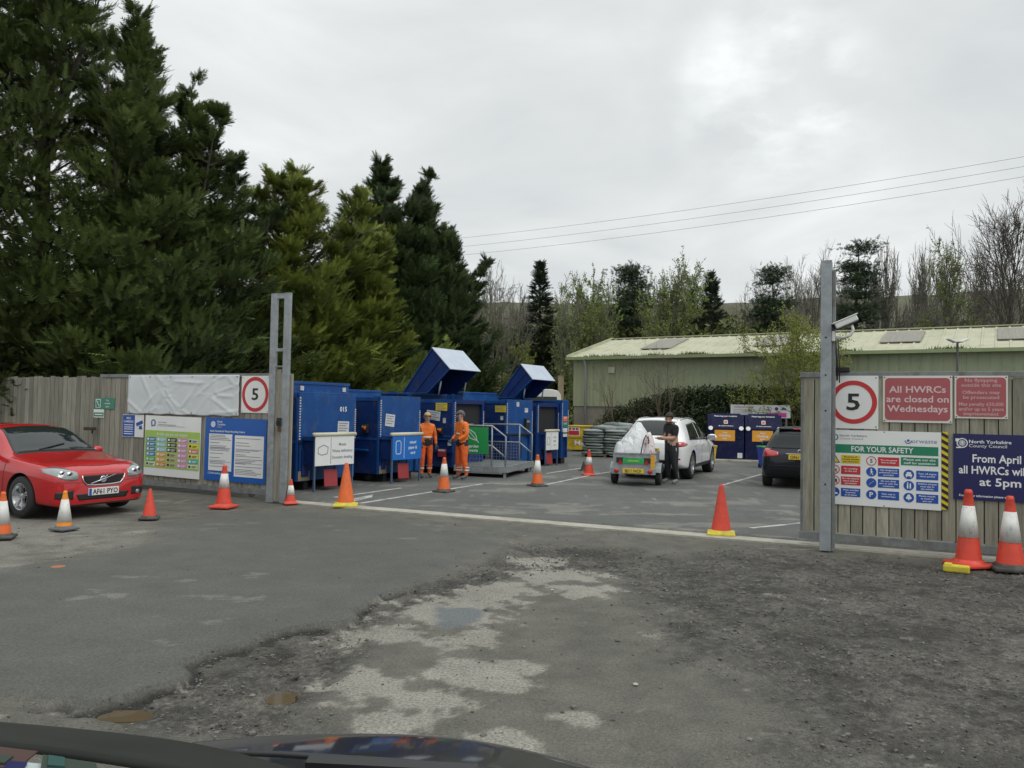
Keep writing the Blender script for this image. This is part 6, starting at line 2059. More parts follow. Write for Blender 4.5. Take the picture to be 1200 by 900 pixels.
# ================================================================== PEOPLE
def skin(verts, edges, radii, levels=2):
    me = bpy.data.meshes.new('sk'); me.from_pydata(verts, edges, [])
    ob = bpy.data.objects.new('sk', me); COL.objects.link(ob)
    md = ob.modifiers.new('s', 'SKIN'); md.use_smooth_shade = True
    for i, r_ in enumerate(radii):
        me.skin_vertices[0].data[i].radius = r_ if isinstance(r_, tuple) else (r_, r_)
    me.skin_vertices[0].data[0].use_root = True
    sb = ob.modifiers.new('b', 'SUBSURF'); sb.levels = sb.render_levels = levels
    dg = bpy.context.evaluated_depsgraph_get(); dg.update()
    ev = ob.evaluated_get(dg); m = ev.to_mesh()
    V = [v.co.copy() for v in m.vertices]; F_ = [tuple(p.vertices) for p in m.polygons]
    ev.to_mesh_clear(); bpy.data.objects.remove(ob)
    return V, F_


skin_m = mat('skin', (.42, .25, .18), .6, var=.06)
hair_d = mat('dark_hair', (.025, .018, .014), .7, var=.2)
hair_f = mat('fair_hair', (.42, .30, .13), .7, var=.2)
hivis = mat('hi_vis_orange', (.78, .17, .014), .6, var=.22, vs=9, bump=1.0, bs=13, col3=(.30, .10, .04), c3s=7, c3lo=.58, c3hi=.68, c3amt=.6)
hivis2 = mat('hi_vis_orange_trousers', (.72, .115, .014), .6, var=.25, vs=9, bump=1.0, bs=13, col3=(.20, .07, .04), c3s=6, c3lo=.55, c3hi=.68, c3amt=.7)
band_m = mat('reflective_band', (.55, .55, .52), .4, var=.08)
dark_cl = mat('dark_cloth', (.018, .019, .024), .8, var=.25, vs=10, bump=.8, bs=12)
black_cl = mat('black_cloth', (.010, .010, .012), .8, var=.25, vs=10, bump=.8, bs=12)
glove_m = mat('grey_glove', (.06, .06, .065), .7, var=.2)
boot_m = mat('work_boot', (.09, .085, .08), .7, var=.25)
shoe_m = mat('grey_trainer', (.20, .19, .18), .6, var=.2)
eye_m = mat('eye_dark', (.02, .015, .012), .3)


def person(loc, rz, label, J, matfn, group=None, fing=skin_m, scale=1.0):
    """J: joints; front is -y"""
    root = empty('person', loc, rz, label, 'person', group)
    root.scale = (scale,) * 3
    names = list(J)
    idx_ = {n: i for i, n in enumerate(names)}
    E = []
    for n in names:
        par = J[n][2]
        if par: E.append((idx_[par], idx_[n]))
    V, Fc = skin([J[n][0] for n in names], E, [J[n][1] for n in names])
    mb = MB()
    segs = [(n, Vector(J[n][0]), Vector(J[J[n][2]][0]) if J[n][2] else Vector(J[n][0])) for n in names]
    def near_seg(c):
        best = None
        for n, a, b in segs:
            d = b - a; t = 0 if d.length < 1e-6 else max(0, min(1, (c - a).dot(d) / d.dot(d)))
            dist = (a + d * t - c).length
            if best is None or dist < best[0]: best = (dist, n, t)
        return best[1], best[2]
    b0 = len(mb.v)
    for p in V: mb.v.append(tuple(p))
    for f in Fc:
        c = sum((V[i] for i in f), Vector()) / len(f)
        n, t_ = near_seg(c)
        mb.f.append(tuple(b0 + i for i in f)); mb.mi.append(mb._m(matfn(n, t_, c))); mb.sm.append(True)
    # hands: palm is the skin's last joint; five fingers each
    for s_ in ('l', 'r'):
        wv, hv = Vector(J['wrist_' + s_][0]), Vector(J['hand_' + s_][0])
        d = (hv - wv).normalized()
        sideways = d.cross(Vector((0, 0, 1)) if abs(d.z) < .8 else Vector((0, 1, 0))).normalized()
        nrm = sideways.cross(d).normalized()
        curl = -nrm if (-nrm).z < 0 or abs(nrm.z) < .2 else nrm
        for k, ln in enumerate((.062, .075, .080, .072)):
            o_ = hv + sideways * (.026 - k * .0175)
            p1 = o_ + d * ln * .55 + curl * .008; p2 = p1 + (d * .55 + curl * .8).normalized() * ln * .5
            mb.tube([o_ - d * .02, o_, p1, p2], [.010, .0105, .009, .007], fing, 6)
        o_ = hv - d * .045 + sideways * .032
        mb.tube([o_, o_ + (d * .6 + sideways * .8).normalized() * .035, o_ + (d * .95 + sideways * .5).normalized() * .065], [.012, .011, .008], fing, 6)
    # face
    hd_ = Vector(J['head'][0]); fw = Vector(J['face_dir'][0]) if 'face_dir' in J else None
    return root, mb, hd_


def finish_face(root, mb, hd_, face, skinm=skin_m):
    f = Vector(face).normalized(); r_ = f.cross(Vector((0, 0, 1))).normalized()
    up = Vector((0, 0, 1))
    mb.tube([hd_ + f * .085 + up * .025, hd_ + f * .112 - up * .012, hd_ + f * .095 - up * .024], [.010, .016, .010], skinm, 8)
    for s_ in (-1, 1):
        mb.tube([hd_ + r_ * s_ * .034 + f * .080 + up * .026, hd_ + r_ * s_ * .034 + f * .095 + up * .026], [.012, .007], eye_m, 8)
        mb.tube([hd_ + r_ * s_ * .078 + up * .03, hd_ + r_ * s_ * .086 + up * .005, hd_ + r_ * s_ * .078 - up * .03], [.010, .018, .008], skinm, 8)
    mb.tube([hd_ + f * .086 + r_ * .025 - up * .05, hd_ + f * .094 - up * .05, hd_ + f * .086 - r_ * .025 - up * .05], [.005, .008, .005], mat('lips', (.30, .12, .10), .5), 6)
    return mb.build('body', root)


def skullcap(root, hd_, face, m, name, brim=False, low=-.01, big=1.0):
    f = Vector(face).normalized(); r_ = f.cross(Vector((0, 0, 1))).normalized(); up = Vector((0, 0, 1))
    bmx = bmesh.new(); bmesh.ops.create_uvsphere(bmx, u_segments=24, v_segments=16, radius=1)
    rem = []
    for v_ in bmx.verts:
        x, y, z = v_.co
        lim = low + (.028 if y > .35 else -.045 * (1 if y < 0 else 0)) / .1 * .1
        if z * .112 < (low + (.035 if y > .3 else (-.05 if y < -.1 else 0))): rem.append(v_)
        v_.co = hd_ + (r_ * x * .093 + f * (y * .108 - .008) + up * (z * .112 + .022)) * big
    bmesh.ops.delete(bmx, geom=rem, context='VERTS')
    mb = MB(); mb.bm(bmx, m)
    if brim:
        vs = []
        for k in range(9):
            a = R(-60 + 15 * k); vs.append(hd_ + up * .062 + r_ * math.sin(a) * .088 + f * math.cos(a) * .098)
        for k in range(9):
            a = R(-60 + 15 * k); vs.append(hd_ + up * .045 + r_ * math.sin(a) * .082 + f * (math.cos(a) * .06 + .125))
        mb.add(vs, [(i, i + 1, 10 + i, 9 + i) for i in range(8)], m, True)
    o = mb.build(name, root)
    sm = o.modifiers.new('t', 'SOLIDIFY'); sm.thickness = .008; sm.offset = 1
    return o


def band(root, pts_r, name='reflective_band', m=None, parent=None):
    """belts: list of (centre, axis, rx, ry, half height)"""
    for c_, ax, rx_, ry_, hh_ in pts_r:
        mb = MB()
        ax = Vector(ax).normalized(); u_ = Vector((1, 0, 0)); u_ = (u_ - ax * u_.dot(ax)).normalized(); w_ = ax.cross(u_)
        n_ = 24; vs = []
        for k in (-1, 1):
            for i in range(n_):
                a = 2 * math.pi * i / n_
                vs.append(Vector(c_) + ax * hh_ * k + u_ * rx_ * math.cos(a) + w_ * ry_ * math.sin(a))
        mb.add(vs, [(i, (i + 1) % n_, n_ + (i + 1) % n_, n_ + i) for i in range(n_)], m or band_m, True)
        o = mb.build(name, root)
        sm = o.modifiers.new('t', 'SOLIDIFY'); sm.thickness = .006; sm.offset = 0


def base_joints(lean=0.0, arm_l=None, arm_r=None, bulk=1.0, foot_l=(.11, -.02), foot_r=(-.11, .02), head_turn=0.0):
    b = bulk
    J = {}
    J['pelvis'] = ((0, 0, .96), (.155 * b, .125 * b), None)
    J['waist'] = ((0, -.01 - lean * .3, 1.10), (.148 * b, .12 * b), 'pelvis')
    J['chest'] = ((0, -.01 - lean, 1.32), (.168 * b, .130 * b), 'waist')
    J['neck'] = ((0, -.02 - lean * 1.4, 1.48), .062, 'chest')
    J['jaw'] = ((0, -.035 - lean * 1.7, 1.55), .066, 'neck')
    J['head'] = ((0, -.035 - lean * 1.8, 1.635), (.082, .094), 'jaw')
    J['crown'] = ((0, -.025 - lean * 1.8, 1.70), (.070, .082), 'head')
    for s_, k in (('l', 1), ('r', -1)):
        arm = arm_l if s_ == 'l' else arm_r
        J['shoulder_' + s_] = ((k * .175 * b, -.0 - lean, 1.40), .075 * b, 'chest')
        el, wr, ha = arm
        J['elbow_' + s_] = (el, .055 * b, 'shoulder_' + s_)
        J['wrist_' + s_] = (wr, .038, 'elbow_' + s_)
        J['hand_' + s_] = (ha, .036, 'wrist_' + s_)
        fx, fy = foot_l if s_ == 'l' else foot_r
        J['hip_' + s_] = ((k * .095, 0, .88), .112 * b, 'pelvis')
        J['knee_' + s_] = ((k * .10 * .5 + fx * .5, fy * .5 - .025, .50), .074 * b, 'hip_' + s_)
        J['ankle_' + s_] = ((fx, fy + .03, .10), .054, 'knee_' + s_)
        J['toe_' + s_] = ((fx * 1.1, fy - .15, .045), .046, 'ankle_' + s_)
    return J


def cloth_worker(n, t, c):
    k = n.split('_')[0]
    if k in ('head', 'crown', 'jaw'): return skin_m
    if k == 'neck': return hivis if c.z < 1.47 else skin_m
    if k == 'hand': return glove_m
    if k == 'wrist': return hivis if t > .12 else dark_cl
    if k == 'toe' or (k == 'ankle' and c.z < .13): return boot_m
    if k in ('ankle', 'knee'): return hivis2
    if .83 < c.z < 1.07 and k in ('hip', 'pelvis', 'waist', 'chest'): return dark_cl
    if k == 'hip' or c.z < .93: return hivis2
    return hivis


fac = (0, -1, 0)
# worker facing the compactor row, in front of the platform
p = G(541, 562.0)
J = base_joints(lean=.02, arm_l=((.26, -.02, 1.14), (.17, -.22, 1.02), (.10, -.29, .99)), arm_r=((-.26, -.02, 1.14), (-.17, -.22, 1.01), (-.10, -.29, .98)), bulk=1.17, foot_l=(.13, .04), foot_r=(-.12, -.05))
root, mb, hd_ = person((p.x, p.y, .0), R(-58), 'worker in orange hi-vis and a grey cap standing beside the platform', J, cloth_worker, 'workers in orange hi-vis', glove_m, 1.01)
finish_face(root, mb, hd_, (0, -1, -.1)); skullcap(root, hd_, fac, mat('grey_cap', (.10, .10, .12), .8), 'cap', True)
band(root, [((0, -.015, 1.17), (0, 0, 1), .170, .143, .022), ((.125, .06, .24), (-.05, .06, 1), .072, .076, .022), ((-.115, -.02, .24), (.05, .05, 1), .072, .076, .022), ((.125, .06, .31), (-.05, .06, 1), .075, .079, .018), ((-.115, -.02, .31), (.05, .05, 1), .075, .079, .018), ((.215, -.02, 1.265), (.08, 0, .3), .072, .074, .02), ((-.215, -.02, 1.265), (-.08, 0, .3), .072, .074, .02)])
# worker seen past the paper chute
p = G(498.5, 560.0)
J = base_joints(lean=.03, arm_l=((.25, .02, 1.14), (.27, -.02, .90), (.27, -.05, .82)), arm_r=((-.25, .0, 1.14), (-.22, -.12, .93), (-.18, -.2, .88)), foot_l=(.12, .02), foot_r=(-.12, -.03))
root, mb, hd_ = person((p.x, p.y, .0), R(20), 'fair haired worker in orange hi-vis half hidden behind the paper chute', J, cloth_worker, 'workers in orange hi-vis', glove_m, .97)
finish_face(root, mb, hd_, (0, -1, -.2)); skullcap(root, hd_, fac, hair_f, 'hair', low=-.03, big=1.03)
band(root, [((0, -.015, 1.10), (0, 0, 1), .165, .138, .022), ((.115, .04, .26), (-.05, .06, 1), .070, .074, .022), ((-.115, -.0, .26), (.05, .05, 1), .070, .074, .022), ((.115, .04, .33), (-.05, .06, 1), .073, .077, .018), ((-.115, -.0, .33), (.05, .05, 1), .073, .077, .018)])


def cloth_man(n, t, c):
    k = n.split('_')[0]
    if k in ('head', 'crown', 'jaw'): return skin_m
    if k == 'neck': return black_cl if c.z < 1.46 else skin_m
    if k in ('hand', 'wrist'): return skin_m
    if k == 'elbow': return black_cl if t > .25 else skin_m
    if k == 'toe' or (k == 'ankle' and c.z < .12): return shoe_m
    if k in ('ankle', 'knee', 'hip') or c.z < .95: return dark_cl
    return black_cl


p = G(787, 567.0)
J = base_joints(lean=.035, arm_l=((.22, -.06, 1.13), (.14, -.30, 1.14), (.09, -.38, 1.16)), arm_r=((-.22, -.05, 1.13), (-.14, -.29, 1.12), (-.08, -.37, 1.14)), bulk=1.24, foot_l=(.12, .08), foot_r=(-.12, -.06))
root, mb, hd_ = person((p.x, p.y, 0), R(-72), 'man in a black t-shirt and dark trousers working at the trailer load', J, cloth_man, None, skin_m, 1.03)
finish_face(root, mb, hd_, (0, -1, -.35)); skullcap(root, hd_, (0, -1, -.25), hair_d, 'hair', low=-.02, big=1.04)
mb = MB(); mb.tube([(.205, .0, .90), (.185, .02, .6), (.172, .045, .45), (.178, .10, .15)], .008, band_m, 5); mb.build('trouser_stripe', root)

# ================================================================== GREEN SHED AND OTHER BUILDINGS
clad = mat('green_cladding', (.305, .340, .215), .55, var=.10, vs=1.2, stretch=(3, 3, .4), col2=(.285, .315, .195), c2amt=.6, c2s=.7, col3=(.20, .215, .145), c3s=2.2, c3lo=.55, c3hi=.66, c3amt=.5)
roof_m = mat('pale_roof_sheet', (.41, .41, .285), .6, var=.12, vs=1.5, col2=(.30, .32, .20), c2amt=.6, c2s=.8)
grey_pnl = mat('rooflight_sheet', (.22, .205, .17), .6, var=.25, vs=2, stretch=(8, .5, 1))
block_m = mat('block_wall', (.22, .205, .165), .9, var=.2, vs=3, bump=.3, bs=20)
C0 = Vector((3.16, 40.6, 0)); DS = Vector((.85, -.526, 0)).normalized(); TS = math.atan2(DS.y, DS.x)
root = empty('industrial_shed', C0, TS, 'long pale green metal shed behind the hedge', 'building')
LS, WS, ZE, ZR, ZC = 36.0, 10.6, 4.5, 5.85, 2.05
mb = MB()
# ribbed wall sheets: trapezoid profile in plan
x = 0.0; pts = []
while x < LS:
    pts += [(x, 0), (x + .22, 0), (x + .26, .016), (x + .34, .016), (x + .38, 0)]; x += .40
pts = [(min(a, LS), b) for a, b in pts]
fr = [(a, b, ZC) for a, b in pts]; bk = [(a, b, ZE) for a, b in pts]
n_ = len(pts)
mb.add(fr + bk, [(i, i + 1, n_ + i + 1, n_ + i) for i in range(n_ - 1)], clad)
mb.bb((.02, .04, ZC), (LS - .02, .2, ZE), clad)
mb.add([(0, 0, ZC), (0, WS, ZC), (0, WS, ZE), (0, WS / 2, ZR), (0, 0, ZE)], [(0, 1, 2, 3, 4)][::1], clad)
mb.add([(LS, 0, ZC), (LS, WS, ZC), (LS, WS, ZE), (LS, WS / 2, ZR), (LS, 0, ZE)], [(4, 3, 2, 1, 0)], clad)
mb.bb((0.0, WS - .2, 0), (LS, WS, ZE), clad)
mb.build('wall', root)
mb = MB(); mb.bb((.02, .05, 0), (LS, .28, ZC), block_m); mb.bb((.02, .28, 0), (.25, WS - .21, ZC), block_m); mb.build('base_wall', root)
mb = MB()
k_ = 0.0; WH = WS / 2
sl = (ZR - ZE) / WH
pts = []
x = -.25
while x < LS + .25:
    pts += [(x, 0), (x + .25, 0), (x + .28, .035), (x + .34, .035), (x + .37, 0)]; x += .5
n_ = len(pts)
for sgn, y0, y1 in ((1, -.30, WH), (-1, WS + .30, WH)):
    a = [(p_, y0, ZE + .06 - .30 * sl + q_) for p_, q_ in pts]; b = [(p_, y1, ZR + .06 + q_) for p_, q_ in pts]
    f = [(i, i + 1, n_ + i + 1, n_ + i) for i in range(n_ - 1)]
    mb.add(a + b, f if sgn > 0 else [g[::-1] for g in f], roof_m)
mb.add([(-.25, -.3, ZE - .02), (LS + .25, -.3, ZE - .02), (LS + .25, WH, ZR - .02), (-.25, WH, ZR - .02), (-.25, WS + .3, ZE - .02), (LS + .25, WS + .3, ZE - .02)], [(3, 2, 1, 0), (4, 5, 2, 3)], roof_m)
mb.bar((-.27, WH, ZR + .11), (LS + .27, WH, ZR + .11), .34, .05, roof_m)
for yy, zz, y2, z2 in ((-.30, ZE - .02, WH, ZR + .06), (WS + .3, ZE - .02, WH, ZR + .06)): mb.bar((-.26, yy, zz + .05), (-.26, y2, z2 + .03), .05, .20, roof_m)
mb.build('roof', root)
mb = MB(); mb.bb((-.27, -.42, ZE - .10), (LS + .27, -.30, ZE + .045), mat('gutter_green', (.25, .30, .15), .5, var=.12)); mb.build('gutter', root)
for kx in (3.0, 8.7, 14.2, 18.6, 23.0, 27.5):
    mb = MB()
    ya, yb = 1.6, 4.4
    za, zb2 = ZE + .06 + ya * sl + .045, ZE + .06 + yb * sl + .045
    mb.add([(kx, ya, za), (kx + 1.6, ya, za), (kx + 1.6, yb, zb2), (kx, yb, zb2)], [(0, 1, 2, 3)], grey_pnl)
    o = mb.build('rooflight', root); sm = o.modifiers.new('t', 'SOLIDIFY'); sm.thickness = .04; sm.offset = 1
mb = MB(); mb.tube([(.75, -.33, ZE - .1), (.75, -.12, ZE - .4), (.75, -.09, .1)], .055, mat('grey_pipe', (.34, .36, .37), .5, var=.08), 10); mb.build('downpipe', root)
mb = MB(); mb.rbox((2.0, -.10, 3.72), (2.34, -.0, 4.02), mat('cream_lamp', (.50, .50, .38), .5), .02); mb.build('wall_light', root)
# tufts of moss and grass on the gutter edge
moss = foliage_mat('roof_moss', (.05, .07, .02), (.12, .14, .04))
pp = rng.uniform(0, 1, (1400, 3)); tx = rng.choice([1.2, 2.6, 4.4, 6.2, 6.6, 9.2, 13, 17], 1400) + rng.normal(0, .35, 1400)
ty = -.28 + np.abs(rng.normal(0, .18, 1400)); tz = ZE + .07 + ty * sl
ln = rng.uniform(.03, .2, 1400) * rng.uniform(.3, 1.2, 1400); dx = rng.normal(0, .06, 1400)
vv = np.stack([np.stack([tx - .02, ty, tz], -1), np.stack([tx + .02, ty, tz], -1), np.stack([tx + dx, ty + rng.normal(0, .04, 1400), tz + ln], -1)], 1).reshape(-1, 3)
np_mesh('moss', vv, np.arange(len(vv)).reshape(-1, 3), moss, root, np.repeat(rng.random(1400), 3))

# small cream cabin far behind the containers
a_ = PT(522, 455, 44); b_ = PT(561, 455, 47)
d_ = (b_ - a_); d_.z = 0; ln_ = d_.length
root = empty('cabin', (a_.x, a_.y, 0), math.atan2(d_.y, d_.x), 'small cream clad cabin with a pale roof behind the first open lid', 'building')
zc1, zc0 = zat(541, 448, 45), 0
mb = MB(); creamc = mat('cream_cladding', (.40, .40, .27), .6, var=.1)
x = 0
while x < ln_ - .1: mb.bb((x, 0, 0), (x + .22, .06, zc1), creamc); mb.bb((x + .22, .02, 0), (x + .27, .06, zc1), creamc); x += .27
mb.bb((0, .06, 0), (ln_, 3.4, zc1), creamc); mb.build('wall', root)
mb = MB(); mb.prism([(-.2, zc1), (-.2, zc1 + .10), (1.8, zc1 + .45), (3.6, zc1 + .1), (3.6, zc1)], -.2, ln_ + .2, mat('pale_cabin_roof', (.50, .50, .38), .6, var=.08), 'x'); mb.build('roof', root)
mb = MB(); mb.rbox((.35 * ln_, -.05, zc1 - .75), (.5 * ln_, -.005, zc1 - .3), galv_d, .01); mb.build('window', root)
# orange brown brick wall end and timber posts
a_ = PT(560, 458, 42); b_ = PT(584, 458, 42)
mb = MB(); mb.bb((0, 0, 0), (b_.x - a_.x, .25, zat(570, 455.5, 42)), mat('orange_brown_panel', (.34, .20, .10), .8, var=.25, vs=5)); mb.bb((-.05, -.04, zat(570, 455.5, 42)), (b_.x - a_.x + .05, .29, zat(570, 455.5, 42) + .06), concrete)
o = mb.build('brick_wall'); o.location = (a_.x, 42, 0); tag(o, 'low orange brown wall glimpsed behind the containers', 'wall')
post_m = mat('pale_timber', (.32, .26, .16), .85, var=.2, vs=4, stretch=(4, 4, .6))
for px, yt, yy, lb in ((584, 441, 41, 'pale timber post left of the second open lid'), (657.5, 441, 41, 'pale timber post right of the second open lid')):
    q = PT(px, yt, yy); mb = MB(); mb.rbox((-.14, -.14, 0), (.14, .14, q.z), post_m, .015); mb.bb((-.15, -.15, q.z), (.15, .15, q.z + .03), post_m)
    o = mb.build('timber_post'); o.location = (q.x, q.y, 0); tag(o, lb, 'post')
# dark retaining fence between containers and shed
a_ = PT(640, 500, 40); b_ = PT(676, 500, 42); d_ = b_ - a_; d_.z = 0
root = empty('sleeper_wall', (a_.x - 6, a_.y - 1, 0), math.atan2(d_.y, d_.x), 'dark timber wall between the container row and the shed', 'wall')
mb = MB(); zt_ = zat(660, 471, 41)
dk = mat('dark_timber', (.075, .062, .045), .9, var=.3, vs=4, island=.3)
k = 0
while k < zt_: mb.bb((0, 0, k), (8.4, .16, min(k + .24, zt_)), dk); k += .25
mb.build('sleeper', root)
mb = MB()
for x in (1.5, 3.2, 5, 6.7, 8.2): mb.bb((x, -.1, 0), (x + .14, -.002, zt_ + .1), dk)
mb.build('post', root)
mb = MB(); mb.bar((4.4, -.02, zat(660, 464, 41)), (8.4, -.02, zat(668, 465, 41)), .08, .06, galv_d); mb.build('rail', root)
# white van behind the second lid: only its roof shows
q = PT(632, 462, 38); zt_ = zat(632, 456.5, 38)
root = empty('white_van', (q.x, q.y, 0), R(8), 'white van roof showing behind the second open lid', 'van')
vw = mat('van_white', (.62, .62, .60), .4, var=.05, coat=.5)
mb = MB(); prof = [(-.95, .35), (.95, .35), (.98, .9), (.95, 1.4), (.86, zt_ - .25), (.72, zt_ - .06), (.4, zt_), (-.4, zt_), (-.72, zt_ - .06), (-.86, zt_ - .25), (-.95, 1.4), (-.98, .9)]
mb.prism(prof, -1.0, 3.6, vw); mb.build('van_body', root, bevel=.03)
mb = MB(); mb.prism([(-.72, 1.45), (.72, 1.45), (.66, zt_ - .35), (-.66, zt_ - .35)], -1.012, -1.002, glass); mb.build('rear_window', root)
for x in (-.85, .75):
    for y in (-.2, 2.9):
        mb = MB(); mb.lathe([(0, -.1), (.34, -.1), (.34, .1), (0, .1)], tyre_m, 20, (x + .05, y, .34), 'x'); mb.build('wheel', root)
# ================================================================== TREES
bark_d = mat('dark_bark', (.055, .045, .035), .95, var=.3, vs=4, stretch=(3, 3, .6))
bark_g = mat('grey_bark', (.085, .075, .06), .95, var=.3, vs=3)
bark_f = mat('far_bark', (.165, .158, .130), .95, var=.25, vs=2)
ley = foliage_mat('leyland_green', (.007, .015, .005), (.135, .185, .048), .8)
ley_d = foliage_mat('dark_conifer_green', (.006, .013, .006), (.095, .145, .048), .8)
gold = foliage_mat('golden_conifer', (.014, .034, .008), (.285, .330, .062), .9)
spruce_m = foliage_mat('spruce_green', (.018, .030, .020), (.065, .092, .052), .6)
pine_m = foliage_mat('pine_green', (.018, .030, .019), (.065, .095, .046), .5)
spring = foliage_mat('spring_leaf', (.10, .13, .025), (.26, .30, .06), .5, .35)
spring2 = foliage_mat('pale_spring_leaf', (.13, .18, .045), (.32, .40, .10), .5, .35)
hedge_m = foliage_mat('hedge_leaf', (.012, .022, .010), (.055, .085, .030), 1.4)
under_m = foliage_mat('undergrowth', (.045, .055, .022), (.155, .180, .060), .35)


def spray(npin=6, wd=.30):
    T = []
    for i in range(npin):
        x = .02 + .84 * i / npin
        w_ = wd * (1 - .70 * (i / npin)) * (.75 + .5 * random.random()) + .03
        for s_ in (-1, 1):
            T.append([(x, 0, 0), (x + .13, s_ * .02, .015), (x + .20 + .08 * random.random(), s_ * w_, -.06 + .08 * random.random())])
    T.append([(.70, -.03, 0), (.70, .03, 0), (1.05, 0, .03)]); T.append([(0, -.02, 0), (0, .02, 0), (.85, 0, .01)])
    return np.array(T)


def place(tmpl, pos, d, up, sc):
    d = d / np.linalg.norm(d, axis=1, keepdims=True)
    side = np.cross(d, up); side /= np.linalg.norm(side, axis=1, keepdims=True) + 1e-9
    n = np.cross(side, d)
    t = tmpl.reshape(-1, 3)
    V_ = pos[:, None] + sc[:, None, None] * (t[None, :, 0:1] * d[:, None] + t[None, :, 1:2] * side[:, None] + t[None, :, 2:3] * n[:, None])
    return V_.reshape(-1, 3)


def segs_mesh(P0, P1, R0, R1, name, m, parent, nside=3):
    P0, P1, R0, R1 = map(np.asarray, (P0, P1, R0, R1))
    d = P1 - P0; d = d / (np.linalg.norm(d, axis=1, keepdims=True) + 1e-9)
    ref = np.where(np.abs(d[:, 2:3]) < .9, np.array([[0, 0, 1.]]), np.array([[0, 1., 0]]))
    a = np.cross(d, ref); a /= np.linalg.norm(a, axis=1, keepdims=True); b = np.cross(d, a)
    vs = []
    for P, R_ in ((P0, R0), (P1, R1)):
        for k in range(nside):
            t = 2 * math.pi * k / nside
            vs.append(P + (a * math.cos(t) + b * math.sin(t)) * R_[:, None])
    V_ = np.stack(vs, 1).reshape(-1, 3)
    base = (np.arange(len(P0)) * 2 * nside)[:, None]
    f = np.stack([np.stack([base[:, 0] + k, base[:, 0] + (k + 1) % nside, base[:, 0] + nside + (k + 1) % nside, base[:, 0] + nside + k], -1) for k in range(nside)], 1).reshape(-1, 4)
    return np_mesh(name, V_, f, m, parent, smooth=True)


SPR = [spray(7, .25), spray(6, .32), spray(8, .20)]


